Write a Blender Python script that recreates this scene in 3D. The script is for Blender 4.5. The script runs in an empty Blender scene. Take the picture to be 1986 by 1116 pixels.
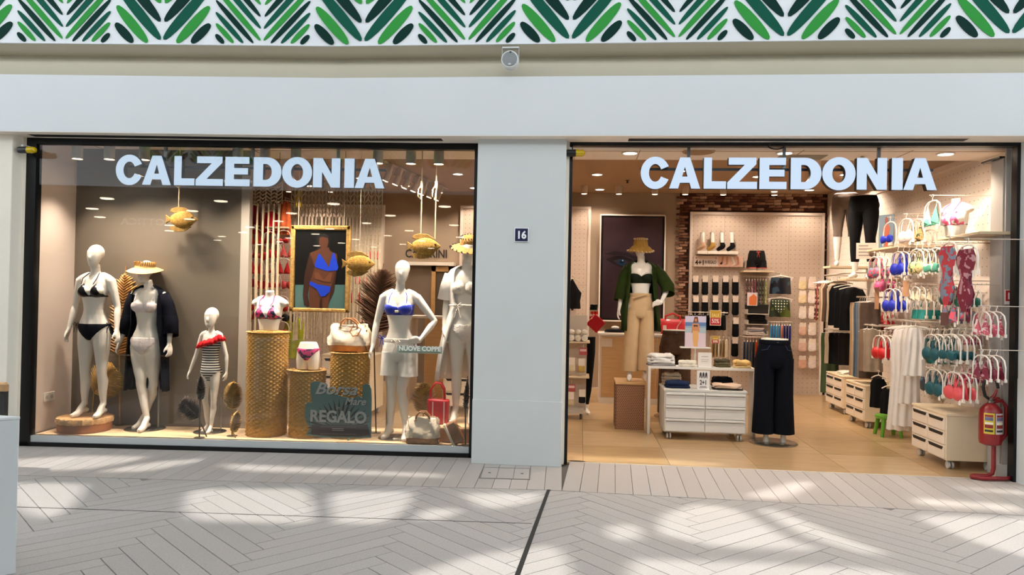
import bpy, bmesh, math, random
from mathutils import Vector, Matrix
rnd = random.Random(11)
scn = bpy.context.scene
COL = scn.collection
pi = math.pi
V = Vector

# ------------------------------------------------------------------ camera
FPX = 1434.0
yaw, pitch, roll = -.0930, .0088, .0199
CAM = V((0, -6.853, 1.55))
cy, sy, cp, sp, cr, sr = (math.cos(yaw), math.sin(yaw), math.cos(pitch), math.sin(pitch), math.cos(roll), math.sin(roll))
FW = V((sy*cp, cy*cp, sp)); R0 = V((cy, -sy, 0)); U0 = R0.cross(FW)
RT = cr*R0 + sr*U0; UP = -sr*R0 + cr*U0
cd = bpy.data.cameras.new('camera'); cam = bpy.data.objects.new('camera', cd); COL.objects.link(cam)
cd.sensor_width = 36; cd.lens = FPX/1986*36; cd.clip_start = .05; cd.clip_end = 200
m = Matrix.Identity(4)
for i in range(3):
    m[i][0], m[i][1], m[i][2], m[i][3] = RT[i], UP[i], -FW[i], CAM[i]
cam.matrix_world = m
scn.camera = cam

def ray(u, v): return FW + RT*((u-993)/FPX) - UP*((v-558)/FPX)
def G(u, v, z=0.):                      # where a pixel meets the level z
    d = ray(u, v); return CAM + d*((z-CAM.z)/d.z)
def P(u, v, y):                         # where a pixel meets a plane parallel to the back wall
    d = ray(u, v); return CAM + d*((y-CAM.y)/d.y)
def S(u, v, x):                         # where a pixel meets a plane parallel to the side wall
    d = ray(u, v); return CAM + d*((x-CAM.x)/d.x)

# ------------------------------------------------------------------ light
scn.view_settings.view_transform = 'Standard'
scn.view_settings.look = 'None'
scn.view_settings.gamma = 1
scn.view_settings.use_curve_mapping = False
scn.view_settings.exposure = 0.0
w = bpy.data.worlds.new('daylight'); scn.world = w; w.use_nodes = True
bg = w.node_tree.nodes['Background']
bg.inputs[0].default_value = (.90, .955, 1., 1); bg.inputs[1].default_value = 4.4
SUN_DIR = V((.10, .46, -.88)).normalized()
sl = bpy.data.lights.new('sun', 'SUN'); sl.energy = 3.7; sl.angle = math.radians(1.0); sl.color = (1, .97, .92)
so = bpy.data.objects.new('sun', sl); COL.objects.link(so)
so.rotation_euler = SUN_DIR.to_track_quat('-Z', 'Y').to_euler(); so.location = (0, -8, 14)
WARM = (1., .83, .67)

# ------------------------------------------------------------------ materials
def lin(h):
    h = h.lstrip('#'); o = []
    for i in (0, 2, 4):
        c = int(h[i:i+2], 16)/255
        o.append(c/12.92 if c <= .04045 else ((c+.055)/1.055)**2.4)
    return (*o, 1)
MATS = {}
def M(h, r=.5, metal=0., var=0., vs=8., bump=0., bs=60., stretch=(1, 1, 1), emit=0., coat=0., sheen=0., alpha=1., trans=0.):
    key = (h, r, metal, var, vs, bump, bs, stretch, emit, coat, sheen, alpha, trans)
    if key in MATS: return MATS[key]
    mt = bpy.data.materials.new('mat_'+h.lstrip('#')); mt.use_nodes = True
    nt = mt.node_tree; b = nt.nodes['Principled BSDF']; L = nt.links.new
    c = lin(h); b.inputs['Base Color'].default_value = c
    b.inputs['Roughness'].default_value = r; b.inputs['Metallic'].default_value = metal
    if r >= .7: b.inputs['Specular IOR Level'].default_value = .18
    if coat: b.inputs['Coat Weight'].default_value = coat
    if sheen: b.inputs['Sheen Weight'].default_value = sheen
    if alpha < 1: b.inputs['Alpha'].default_value = alpha
    if trans: b.inputs['Transmission Weight'].default_value = trans
    if emit: b.inputs['Emission Color'].default_value = c; b.inputs['Emission Strength'].default_value = emit
    if var or bump:
        tc = nt.nodes.new('ShaderNodeTexCoord'); mp = nt.nodes.new('ShaderNodeMapping')
        mp.inputs['Scale'].default_value = stretch; L(tc.outputs['Object'], mp.inputs[0])
    if var:
        n = nt.nodes.new('ShaderNodeTexNoise'); n.inputs['Scale'].default_value = vs; n.inputs['Detail'].default_value = 5
        L(mp.outputs[0], n.inputs[0])
        rp = nt.nodes.new('ShaderNodeValToRGB'); e = rp.color_ramp.elements
        e[0].position = .3; e[1].position = .7
        e[0].color = tuple(x*(1-var) for x in c[:3])+(1,); e[1].color = tuple(min(1, x*(1+var)) for x in c[:3])+(1,)
        L(n.outputs[0], rp.inputs[0]); L(rp.outputs[0], b.inputs['Base Color'])
    if bump:
        n2 = nt.nodes.new('ShaderNodeTexNoise'); n2.inputs['Scale'].default_value = bs; n2.inputs['Detail'].default_value = 3
        L(mp.outputs[0], n2.inputs[0])
        bp = nt.nodes.new('ShaderNodeBump'); bp.inputs['Strength'].default_value = bump; bp.inputs['Distance'].default_value = .01
        L(n2.outputs[0], bp.inputs['Height']); L(bp.outputs[0], b.inputs['Normal'])
    MATS[key] = mt; return mt

def two_tone(name, c0, c1, build, r=.6):
    """material that mixes two colours by a node mask made in build(nt, coord) -> socket"""
    mt = bpy.data.materials.new(name); mt.use_nodes = True; nt = mt.node_tree; b = nt.nodes['Principled BSDF']
    tc = nt.nodes.new('ShaderNodeTexCoord'); mk = build(nt, tc.outputs['Object'])
    mx = nt.nodes.new('ShaderNodeMix'); mx.data_type = 'RGBA'
    mx.inputs['A'].default_value = lin(c0); mx.inputs['B'].default_value = lin(c1)
    nt.links.new(mk, mx.inputs['Factor']); nt.links.new(mx.outputs['Result'], b.inputs['Base Color'])
    b.inputs['Roughness'].default_value = r
    return mt
def mth(nt, op, a, b=None):
    n = nt.nodes.new('ShaderNodeMath'); n.operation = op
    for i, x in enumerate((a, b)):
        if x is None: continue
        if isinstance(x, (int, float)): n.inputs[i].default_value = x
        else: nt.links.new(x, n.inputs[i])
    return n.outputs[0]
def dots(ax, pitch_, rad):
    def f(nt, co):
        s = nt.nodes.new('ShaderNodeSeparateXYZ'); nt.links.new(co, s.inputs[0]); d2 = []
        for a in ax:
            fr = mth(nt, 'FRACT', mth(nt, 'ADD', mth(nt, 'DIVIDE', s.outputs[a], pitch_), 100.))
            d = mth(nt, 'SUBTRACT', fr, .5); d2.append(mth(nt, 'MULTIPLY', d, d))
        return mth(nt, 'LESS_THAN', mth(nt, 'ADD', *d2), (rad/pitch_)**2)
    return f
def stripes(ax, pitch_, duty=.5):
    def f(nt, co):
        s = nt.nodes.new('ShaderNodeSeparateXYZ'); nt.links.new(co, s.inputs[0])
        return mth(nt, 'LESS_THAN', mth(nt, 'FRACT', mth(nt, 'ADD', mth(nt, 'DIVIDE', s.outputs[ax], pitch_), 100.)), duty)
    return f
def blotch(scale, thr=.5):
    def f(nt, co):
        n = nt.nodes.new('ShaderNodeTexNoise'); n.inputs['Scale'].default_value = scale; n.inputs['Detail'].default_value = 2
        nt.links.new(co, n.inputs[0]); return mth(nt, 'GREATER_THAN', n.outputs[0], thr)
    return f
PEG = two_tone('pegboard_xz', '#cbb7a5', '#6f6154', dots((0, 2), .075, .0062), .6)
PEGY = two_tone('pegboard_yz', '#e6d8ca', '#7c6d60', dots((1, 2), .085, .0062), .6)
WHITE = M('#e9e9e6', .45); OFFW = M('#dcdedd', .55, var=.02, vs=2)
MANN = M('#efe9df', .28, coat=.2); BLACK = M('#0b0b0d', .35); STEEL = M('#a8a8a6', .3, 1.)
NAVY = M('#090c1a', .75, var=.2, vs=20); GLOSSBLK = M('#0c0e16', .3)
WOOD = M('#cfa672', .5, var=.10, vs=6, stretch=(.6, .6, 9)); BIRCH = M('#d9c3a0', .5, var=.08, vs=7, stretch=(1, 1, .12))
GOLD = M('#a3834a', .42, .35, var=.25, vs=14)
ROPE = M('#c9b592', .9, bump=.6, bs=120)

# ------------------------------------------------------------------ mesh builder
class MB:
    def __init__(s): s.v = []; s.f = []; s.mi = []; s.m = 0
    def add(s, vs, fs):
        o = len(s.v); s.v += [tuple(x) for x in vs]
        for f in fs: s.f.append(tuple(i+o for i in f)); s.mi.append(s.m)
        return s
    def box(s, x0, x1, y0, y1, z0, z1):
        return s.add([(x, y, z) for x in (x0, x1) for y in (y0, y1) for z in (z0, z1)],
                     [(0, 1, 3, 2), (4, 6, 7, 5), (0, 4, 5, 1), (2, 3, 7, 6), (0, 2, 6, 4), (1, 5, 7, 3)])
    def obox(s, c, sz, rot=None):
        a, b, d = (x/2 for x in sz); rot = rot or Matrix.Identity(3); c = V(c)
        return s.add([c+rot@V((x, y, z)) for x in (-a, a) for y in (-b, b) for z in (-d, d)],
                     [(0, 1, 3, 2), (4, 6, 7, 5), (0, 4, 5, 1), (2, 3, 7, 6), (0, 2, 6, 4), (1, 5, 7, 3)])
    def loft(s, rings, cap=True, closed=True):
        n = len(rings[0]); vs = [p for r in rings for p in r]; fs = []
        for i in range(len(rings)-1):
            for j in range(n if closed else n-1):
                k = (j+1) % n; fs.append((i*n+j, i*n+k, (i+1)*n+k, (i+1)*n+j))
        if cap and closed: fs.append(tuple(range(n-1, -1, -1))); fs.append(tuple(range((len(rings)-1)*n, len(rings)*n)))
        return s.add(vs, fs)
    def tube(s, pts, r, n=8, cap=True, flat=1.):
        pts = [V(p) for p in pts]; N = len(pts)
        rs = list(r) if isinstance(r, (list, tuple)) else [r]*N
        rings = []; px = None
        for i, p in enumerate(pts):
            d = (pts[min(i+1, N-1)]-pts[max(i-1, 0)])
            d = d.normalized() if d.length > 1e-9 else V((0, 0, 1))
            if px is None: px = d.orthogonal().normalized() if abs(d.x) > .9 else d.cross(V((1, 0, 0))).cross(d).normalized()
            px = (px-d*px.dot(d)).normalized(); py = d.cross(px)
            rings.append([p+px*math.cos(2*pi*j/n)*rs[i]+py*math.sin(2*pi*j/n)*rs[i]*flat for j in range(n)])
        return s.loft(rings, cap)
    def ell(s, c, r, nu=16, nv=10):
        c = V(c); rings = []
        for i in range(nv+1):
            a = -pi/2+pi*i/nv; a = max(-pi/2+.03, min(pi/2-.03, a))
            rings.append([c+V((r[0]*math.cos(a)*math.cos(2*pi*j/nu), r[1]*math.cos(a)*math.sin(2*pi*j/nu), r[2]*math.sin(a))) for j in range(nu)])
        return s.loft(rings)
    def lathe(s, prof, c=(0, 0, 0), n=24, cap=True, sx=1., sy=1.):
        c = V(c)
        return s.loft([[c+V((r*sx*math.cos(2*pi*j/n), r*sy*math.sin(2*pi*j/n), z)) for j in range(n)] for r, z in prof], cap)
    def cyl(s, a, b, r, n=16): return s.tube([a, b], r, n)
    def prism(s, poly, y0, y1, ax='y'):
        n = len(poly)
        if ax == 'y': A = [(x, y0, z) for x, z in poly]; B = [(x, y1, z) for x, z in poly]
        elif ax == 'z': A = [(x, y, y0) for x, y in poly]; B = [(x, y, y1) for x, y in poly]
        else: A = [(y0, x, z) for x, z in poly]; B = [(y1, x, z) for x, z in poly]
        return s.add(A+B, [tuple(range(n)), tuple(range(2*n-1, n-1, -1))]+[(i, i+n, (i+1) % n+n, (i+1) % n) for i in range(n)])
    def mesh(s, name, mats, smooth=True, ang=38):
        me = bpy.data.meshes.new(name); me.from_pydata(s.v, [], s.f)
        for mt in (mats if isinstance(mats, (list, tuple)) else [mats]): me.materials.append(mt)
        if any(s.mi): me.polygons.foreach_set('material_index', s.mi)
        bm = bmesh.new(); bm.from_mesh(me); bmesh.ops.recalc_face_normals(bm, faces=bm.faces); bm.to_mesh(me); bm.free()
        if smooth: me.shade_smooth(); me.set_sharp_from_angle(angle=math.radians(ang))
        me.update(); return me
    def build(s, name, mats, parent=None, loc=None, rz=0., bevel=0., **k):
        return ob(name, s.mesh(name, mats, **k), parent, loc, rz, bevel)
def ob(name, me, parent=None, loc=None, rz=0., bevel=0.):
    o = bpy.data.objects.new(name, me); COL.objects.link(o)
    if parent: o.parent = parent
    if loc is not None: o.location = loc
    if rz: o.rotation_euler = (0, 0, rz)
    if bevel:
        b = o.modifiers.new('bevel', 'BEVEL'); b.width = bevel; b.segments = 2; b.limit_method = 'ANGLE'
    return o
def tag(o, label=None, cat=None, group=None, kind=None):
    for k, x in (('label', label), ('category', cat), ('group', group), ('kind', kind)):
        if x: o[k] = x
    return o
def thing(name, label, cat, loc=(0, 0, 0), rz=0., group=None):
    o = bpy.data.objects.new(name, None); COL.objects.link(o); o.empty_display_size = .1
    o.location = loc; o.rotation_euler = (0, 0, rz)
    return tag(o, label, cat, group)
def struct(o): o['kind'] = 'structure'; return o
KIDS = {}
def kids(o):
    return [c for c in COL.objects if c.parent == o]
def copy_tree(o, parent=None, sub=None):
    """copy a thing and its parts; sub = list of (part, [sub-parts]) captured once"""
    c = o.copy(); COL.objects.link(c); c.parent = parent
    for ch in (sub if sub is not None else kids(o)):
        d = ch.copy(); COL.objects.link(d); d.parent = c
    return c
def recolour(root, fn):
    """fn(part name) -> material or None; gives a copied thing's parts their own mesh material through object slots"""
    for ch in kids(root):
        mt = fn(ch.name.split('.')[0])
        if mt:
            ch.material_slots[0].link = 'OBJECT'; ch.material_slots[0].material = mt

def curve_mesh(splines, ext=0., name='glyph', bev=0.):
    c = bpy.data.curves.new(name, 'CURVE'); c.dimensions = '2D'; c.fill_mode = 'BOTH'; c.extrude = ext; c.bevel_depth = bev
    for pts in splines:
        s = c.splines.new('POLY'); s.points.add(len(pts)-1); s.use_cyclic_u = True
        for p, q in zip(s.points, pts): p.co = (q[0], q[1], 0, 1)
    o = bpy.data.objects.new(name, c); COL.objects.link(o)
    me = bpy.data.meshes.new_from_object(o.evaluated_get(bpy.context.evaluated_depsgraph_get()))
    bpy.data.objects.remove(o); bpy.data.curves.remove(c); return me
def text_mesh(txt, size, ext=.0008, bold=0., shear=0., align='CENTER', space=1.):
    c = bpy.data.curves.new('lettering', 'FONT'); c.body = txt; c.size = size; c.extrude = ext; c.offset = bold
    c.shear = shear; c.align_x = align; c.align_y = 'CENTER'; c.space_character = space; c.resolution_u = 3
    o = bpy.data.objects.new('lettering', c); COL.objects.link(o)
    me = bpy.data.meshes.new_from_object(o.evaluated_get(bpy.context.evaluated_depsgraph_get()))
    bpy.data.objects.remove(o); bpy.data.curves.remove(c); return me
STAND = Matrix(((1, 0, 0, 0), (0, 0, -1, 0), (0, 1, 0, 0), (0, 0, 0, 1)))   # curve plane xy -> upright xz, facing -y
def text(txt, size, mat, parent, loc, width=None, name='lettering', bold=0., shear=0., rot=None, ext=.0008, space=1.):
    me = text_mesh(txt, size, ext, bold, shear, space=space)
    if width:
        xs = [v.co.x for v in me.vertices]; k = width/(max(xs)-min(xs)); me.transform(Matrix.Diagonal((k, 1, 1, 1)))
    me.transform(STAND)
    if rot is not None: me.transform(rot)
    me.materials.clear(); me.materials.append(mat)
    return ob(name, me, parent, loc)
def blob(o_mb, voxel, smooth=4, name='body'):
    """turn overlapping solids into one continuous skin"""
    me = o_mb.mesh(name, MANN); o = bpy.data.objects.new(name, me); COL.objects.link(o)
    r = o.modifiers.new('r', 'REMESH'); r.mode = 'VOXEL'; r.voxel_size = voxel
    if smooth:
        q = o.modifiers.new('s', 'SMOOTH'); q.factor = .5; q.iterations = smooth
    res = bpy.data.meshes.new_from_object(o.evaluated_get(bpy.context.evaluated_depsgraph_get()))
    bpy.data.objects.remove(o); bpy.data.meshes.remove(me)
    res.materials.clear(); res.materials.append(MANN); res.shade_smooth(); res.name = name
    return res
def shell(body, pred, off, name, mat, parent, relax=3):
    """a close-fitting garment: the skin's faces chosen by pred(co), lifted off it"""
    bm = bmesh.new(); bm.from_mesh(body)
    bmesh.ops.delete(bm, geom=[f for f in bm.faces if not pred(f.calc_center_median())], context='FACES')
    bm.normal_update(); nr = {v: v.normal.copy() for v in bm.verts}
    for _ in range(relax):
        bv = [v for v in bm.verts if v.is_boundary]; new = {}
        for v in bv:
            nb = [e.other_vert(v) for e in v.link_edges if e.is_boundary]
            if nb: new[v] = v.co*.4+sum((x.co for x in nb), V())/len(nb)*.6
        for v, c in new.items(): v.co = c
    for v in bm.verts:
        v.co += nr[v]*(off if not v.is_boundary else off*.45)
    me = bpy.data.meshes.new(name); bm.to_mesh(me); bm.free(); me.materials.append(mat); me.shade_smooth()
    return ob(name, me, parent)
def lerp(a, b, t): return a+(b-a)*t
def arc(cx, cz, rx, rz, a0, a1, n):
    return [(cx+rx*math.cos(math.radians(lerp(a0, a1, i/n))), cz+rz*math.sin(math.radians(lerp(a0, a1, i/n)))) for i in range(n+1)]
# ================================================================== STRUCTURE
KX, KA = -2.277, .0632
def fy(x, off=0.):                      # the shop front bends slightly at x = KX
    return (min(0., 0.)+(x-KX)*KA if x < KX else 0.)-off
def wy(x): return (x-KX)*KA             # plane of the display window glass
def sweep(prof, x0, x1, f=fy):
    xs = [x0]+([KX] if x0 < KX < x1 and f is fy else [])+[x1]
    return MB().loft([[(x, f(x)-o, z) for o, z in prof] for x in xs])
def rect(o0, o1, z0, z1): return [(o0, z0), (o1, z0), (o1, z1), (o0, z1)]

# --- mall floor: planks with open joints over a dark bed
PLANK = [M(h, .62, var=.10, vs=90, bump=.15, bs=160) for h in ('#aea8a3', '#aca6a1', '#b0aaa6', '#aba5a1')]
BORD = [M(h, .6, var=.08, vs=90, bump=.12, bs=160) for h in ('#b3aaa3', '#afa7a0', '#b6aea8')]
bed = struct(MB().box(-14, 14, -7.4, 0.3, -.12, -.022).build('floor_mall', M('#6d6862', .8)))
tag(bed, 'pale stone plank paving of the mall walkway', 'floor')
def clip(poly, n, c):                   # keep the side where n.p <= c
    out = []
    for i, a in enumerate(poly):
        b = poly[(i+1) % len(poly)]; da = n[0]*a[0]+n[1]*a[1]-c; db = n[0]*b[0]+n[1]*b[1]-c
        if da <= 0: out.append(a)
        if da*db < 0:
            t = da/(da-db); out.append((a[0]+(b[0]-a[0])*t, a[1]+(b[1]-a[1])*t))
    return out
def area(p): return .5*abs(sum(p[i][0]*p[(i+1) % len(p)][1]-p[(i+1) % len(p)][0]*p[i][1] for i in range(len(p))))
def kerb(x): return -.968+(x+.23)*.0632 if x < -.23 else (-.968-(x+.23)*.035)
def plank(poly, mat, z=0.):
    if len(poly) < 3 or area(poly) < .003: return
    MB().prism(poly, -.025, z, 'z').build('plank', mat, bed, smooth=False)
def herring(org, base, halves):
    pl, pw, g = 1.085, .128, .003
    p = V((math.cos(base), math.sin(base))); q = V((math.sin(base), -math.cos(base)))
    for T in range(-9, 10):
        for i in range(-40, 41):
            for (a0, a1, b0, b1) in ((0, pl, 0, pw), (0, pw, pw, pw+pl)):
                o = V((i*pw+T*pl, i*pw-T*pl))
                c = [(o.x+a0+g, o.y+b0+g), (o.x+a1-g, o.y+b0+g), (o.x+a1-g, o.y+b1-g), (o.x+a0+g, o.y+b1-g)]
                poly = [tuple(org+p*x+q*y) for x, y in c]
                mx = sum(a for a, b in poly)/4; my = sum(b for a, b in poly)/4
                if not (-5.6 < mx < 4.2 and -3.75 < my < 0): continue
                for n_, c_ in halves: poly = clip(poly, n_, c_)
                plank(poly, rnd.choice(PLANK), -.0015+rnd.uniform(0, .0015))
jn = (.9986, -.052); jc = -.225*.9986+.958*.052          # expansion joint line
kl = (-.0632, 1.); klc = -.968+.23*.0632-.005
kr = (.035, 1.); krc = -.968-.23*.035-.005
herring(V((-2.635, -2.229)), math.radians(-42), [(jn, jc-.012), (kl, klc)])
herring(V((1.603, -1.843)), math.radians(-48), [((-jn[0], -jn[1]), -jc-.012), (kr, krc)])
bx = -5.7
while bx < 4.4:                          # border course along the shop fronts
    w_ = .1395; sk = .052 if bx > -.23 else -.03
    pts = [(bx+.002, kerb(bx)+.003), (bx+w_-.002, kerb(bx+w_)+.003), (bx+w_-.002+sk, .2), (bx+.002+sk, .2)]
    bump_ = [(x, y) for x, y in pts]
    bump_ = clip(bump_, (-KA, 1), -KX*KA-.01) if bx < KX else clip(bump_, (0, 1), .055 if bx > -.1 else .12)
    plank(bump_, rnd.choice(BORD)); bx += w_
ej = MB()
ej.add([(-.212, -.955, .001), (-.238, -.957, .001), (-.43, -4.6, .001), (-.396, -4.6, .001), (-.212, -.955, -.02), (-.238, -.957, -.02), (-.43, -4.6, -.02), (-.396, -4.6, -.02)],
       [(0, 1, 2, 3), (7, 6, 5, 4), (0, 3, 7, 4), (1, 5, 6, 2), (0, 4, 5, 1), (2, 6, 7, 3)])
tag(ej.build('expansion_joint', M('#2b2a28', .5, .6), smooth=False), 'dark metal expansion joint strip crossing the stone paving', 'floor joint')
mj = MB().add([(-5.5, -2.118, .0012), (-.30, -1.843, .0012), (-.30, -1.850, .0012), (-5.5, -2.125, .0012), (-5.5, -2.118, -.01), (-.30, -1.843, -.01), (-.30, -1.850, -.01), (-5.5, -2.125, -.01)],
              [(0, 1, 2, 3), (7, 6, 5, 4), (0, 4, 5, 1), (1, 5, 6, 2), (2, 6, 7, 3), (3, 7, 4, 0)])
tag(mj.build('movement_joint', M('#4a4642', .6), smooth=False), 'thin dark movement joint running along the paving towards the expansion joint', 'floor joint')
hc = thing('floor_hatch', 'rectangular floor access hatch with metal rim in front of pillar', 'hatch', (-.615, -.49, 0), .05)
MB().box(-.205, .205, -.19, .19, -.02, .0025).build('hatch_lid', BORD[0], hc)
MB().box(-.212, .212, -.197, -.186, -.02, .004).box(-.212, .212, .186, .197, -.02, .004).box(-.212, -.203, -.19, .19, -.02, .004).box(.203, .212, -.19, .19, -.02, .004).build('rim', M('#8b8782', .4, .8), hc)
for x in (-.14, .14): MB().cyl((x, 0, 0), (x, 0, .004), .012, 12).build('lifting_hole', M('#3a3835', .5), hc)
for x in (-.07, .07): MB().box(x-.0018, x+.0018, -.185, .185, .002, .0032).build('joint', M('#4a4642', .7), hc)

# --- facade members
FASC = M('#d3d6d8', .38, var=.015, vs=1.5); CREAM = M('#e8e1d2', .6, var=.02, vs=3); PIL = M('#cdd1d0', .5, var=.02, vs=2)
X0, X1 = -8.2, 5.8
tag(struct(sweep(rect(-.35, .30, 2.966, 3.492), X0, X1).build('wall_fascia', [FASC], smooth=False)), 'long smooth white fascia band above both shop openings', 'wall')
tag(struct(sweep(rect(-.02, .298, 2.9615, 2.9662), X0, X1).build('trim_soffit', M('#f6ecdf', .7), smooth=False)), 'cream underside of the fascia, painted lighter for floor bounce', 'trim')  # lighter warm lining stands in for light bounced off the paving
z1, z2, z3 = P(900, 124, -.17).z, P(900, 102, -.22).z, P(900, 86.5, -.34).z
sweep([(-.35, 3.492), (.14, 3.492), (.17, 3.51), (.17, z1), (.10, z1+.012), (.10, z2-.01), (.26, z2), (.31, z2+.03), (.335, z3+.004), (-.35, z3+.004)], X0, X1).build('trim_1', M('#cfc7b2', .7, var=.02, vs=3), ang=60)
struct(bpy.data.objects['trim_1']); tag(bpy.data.objects['trim_1'], 'stepped cream cove moulding between fascia and leaf panel', 'trim')
wu = struct(sweep(rect(-.35, .34, z3, 6.2), X0, X1).build('wall_upper', M('#e4e8ec', .5), smooth=False))
tag(wu, 'white upper wall panel printed with green leaf chevrons', 'wall')
# leaf print, cut as thin decals
LC = {'d': M('#07302a', .8), 't': M('#0e5543', .8), 'g': M('#369541', .8)}
big = [('d', 58, 79, 94, 42, 17), ('g', 29, 79, 92, 8, 19), ('t', 3, 73, 92, -30, 20), ('d', 4, 38, 92, -65, 20), ('g', 4, 2, 92, -100, 20), ('t', 4, -34, 92, -136, 20)]
sml = [('d', 75, 79, 91, 62, 10), ('g', 56, 78, 91, 41, 10), ('t', 37, 78, 92, 19, 10), ('d', 17, 78, 92, -4, 10.5), ('g', 3, 73, 92, -26, 11), ('t', 3, 50, 92, -50, 11), ('d', 4, 27, 92, -73, 11), ('g', 4, 4, 92, -96, 11), ('t', 4, -19, 92, -119, 11)]
xb = [P(u, 50, -.34).x for u in (315, 1961)]
per = (xb[1]-xb[0])/4; kpx = per/392.
def leaf_mesh(c, x0, y0, x1, y1, wd, sgn):
    a = V((x0, 82-y0))*kpx; b = V((x1, 82-y1))*kpx; d = b-a; n = V((-d.y, d.x)).normalized()*wd*kpx*.5
    pts = [a+d*(.5-.5*math.cos(pi*t/10))+n*(math.sin(pi*t/10)**.85) for t in range(11)]+[a+d*(.5-.5*math.cos(pi*t/10))-n*(math.sin(pi*t/10)**.85) for t in range(9, 0, -1)]
    return MB().prism([(sgn*p.x, p.y) for p in pts], -.003, .003).mesh('leaf', LC[c], smooth=False)
LM = {(k, s): [leaf_mesh(*l, s) for l in ls] for k, ls in (('b', big), ('s', sml)) for s in (-1, 1)}
def wall_x(u):                          # where a pixel column meets the leaf panel
    d = ray(u, 45)
    for sl_, c_ in ((0., -.344), (KA, -KX*KA-.344)):
        tt = (sl_*CAM.x+c_-CAM.y)/(d.y-sl_*d.x); x_ = CAM.x+d.x*tt
        if (x_ >= KX) == (sl_ == 0.): return x_
    return KX
VC = [(-265, 's'), (-70, 'b'), (125, 's'), (315, 'b'), (509, 's'), (705, 'b'), (906, 's'), (1107, 'b'), (1313, 's'), (1524, 'b'), (1742, 's'), (1961, 'b'), (2190, 's'), (2425, 'b')]
VX = [wall_x(u) for u, k in VC]
for (u, k), x, i in zip(VC, VX, range(99)):
    for s in (-1, 1):
        j = min(max(i+s, 0), len(VX)-1); hs_ = (abs(VX[j]-x) if j != i else per/2)/(per/2)
        x_far = x+s*hs_*per/4
        for me in LM[k, s]:
            if (x-KX)*(x_far-KX) < 0:        # this half wraps round the bend of the wall
                m2 = me.copy()
                for v_ in m2.vertices: wx_ = x+v_.co.x*hs_; v_.co = (wx_, fy(wx_)-.350+v_.co.y, z3+v_.co.z)
                ob('leaf', m2, wu)
            else:
                o = ob('leaf', me, wu, (x, fy(x)-.344, z3), math.atan(KA) if x < KX else 0); o.scale.x = hs_

# pillars
def pillar(name, x0, x1, y0, y1, label):
    o = struct(MB().box(x0, x1, y0, y1, .0, 2.966).build(name, PIL, bevel=.004)); tag(o, label, 'pillar'); return o
pl = pillar('wall_pillar', -.962, -.154, -.165, .12, 'broad grey-white pillar between the display window and the entrance')
MB().box(-.965, -.151, -.172, .1, 0, .585).build('plinth_panel', PIL, pl, bevel=.003)
MB().box(-.155, -.128, -.06, .12, 0, 2.966).build('jamb_strip', CREAM, pl)
pr_ = pillar('wall_pillar_side', 3.80, 5.2, -.16, .12, 'pale grey pillar right of the entrance')
MB().box(3.797, 5.2, -.167, .1, 0, .9).build('plinth_panel', PIL, pr_)
pl2 = struct(MB().box(-5.62, -5.36, fy(-5.5, .16), .25, 0, 2.966).build('wall_pilaster', CREAM, bevel=.006)); tag(pl2, 'narrow white pilaster left of the display window', 'pillar')
MB().box(-5.42, -5.33, fy(-5.4, .03), .3, 0, 2.966).build('jamb_strip', CREAM, pl2)
lb = MB().box(-5.60, -5.55, fy(-5.5, .172), fy(-5.5, .158), 1.36, 1.42).build('door_lock', M('#5a5040', .35, .9), pl2)
# neighbouring shopfront, set back
nb = struct(MB().box(-8.2, -5.55, -.06, .0, 0, 2.5).build('wall_neighbour', M('#c4cacd', .4), smooth=False)); tag(nb, 'pale grey closed shopfront beyond the pilaster', 'wall')
MB().box(-8.2, -5.58, -.10, .05, 2.5, 2.56).build('lintel', M('#a9adae', .3, .6), nb)
MB().box(-8.2, -5.58, -.05, .05, 2.56, 2.97).build('header', CREAM, nb)

# --- frames
FRM = M('#0c0d0f', .35, .3)
wf = struct(sweep(rect(-.05, .03, 2.905, 2.966), -5.345, -.985, wy).build('window_1', FRM, smooth=False)); tag(wf, 'large display window in a slim black frame', 'window')
for a, b in ((-5.345, -5.235), (-1.022, -.985)): sweep(rect(-.05, .03, .0, 2.91), a, b, wy).build('frame_post', FRM, wf, smooth=False)
sweep(rect(-.05, .03, .0, .04), -5.345, -.985, wy).build('frame_rail', FRM, wf, smooth=False)
sweep(rect(-.06, .012, .04, .1), -5.24, -1.02, wy).build('sill', M('#b9bdbe', .4), wf, smooth=False)
gl = bpy.data.materials.new('window_glass'); gl.use_nodes = True; nt = gl.node_tree; nt.nodes.clear()
o_ = nt.nodes.new('ShaderNodeOutputMaterial'); mx = nt.nodes.new('ShaderNodeMixShader'); tr = nt.nodes.new('ShaderNodeBsdfTransparent'); gs = nt.nodes.new('ShaderNodeBsdfGlossy')
fr = nt.nodes.new('ShaderNodeFresnel'); fr.inputs[0].default_value = 1.45
gs.inputs['Roughness'].default_value = .004; tr.inputs[0].default_value = (.95, .96, .955, 1)
nt.links.new(fr.outputs[0], mx.inputs[0]); nt.links.new(tr.outputs[0], mx.inputs[1]); nt.links.new(gs.outputs[0], mx.inputs[2]); nt.links.new(mx.outputs[0], o_.inputs[0])
sweep(rect(-.006, .004, .1, 2.905), -5.24, -1.02, wy).build('pane', gl, wf, smooth=False)
df = struct(MB().box(-.125, 3.80, -.03, .06, 2.93, 2.966).build('door_1', M('#1c2226', .4, .4), smooth=False)); tag(df, 'wide open shop entrance with slim black frame', 'entrance')
MB().box(-.125, -.098, -.03, .06, 0, 2.94).build('frame_post', FRM, df, smooth=False)
MB().box(3.772, 3.80, -.03, .06, 0, 2.94).build('frame_post', FRM, df, smooth=False)
MB().tube([(1.72+.07*math.cos(a), -.045, 2.925+.028*math.sin(a)) for a in [2*pi*i/14 for i in range(15)]], .006, 6).build('shutter_ring', FRM, df)
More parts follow.
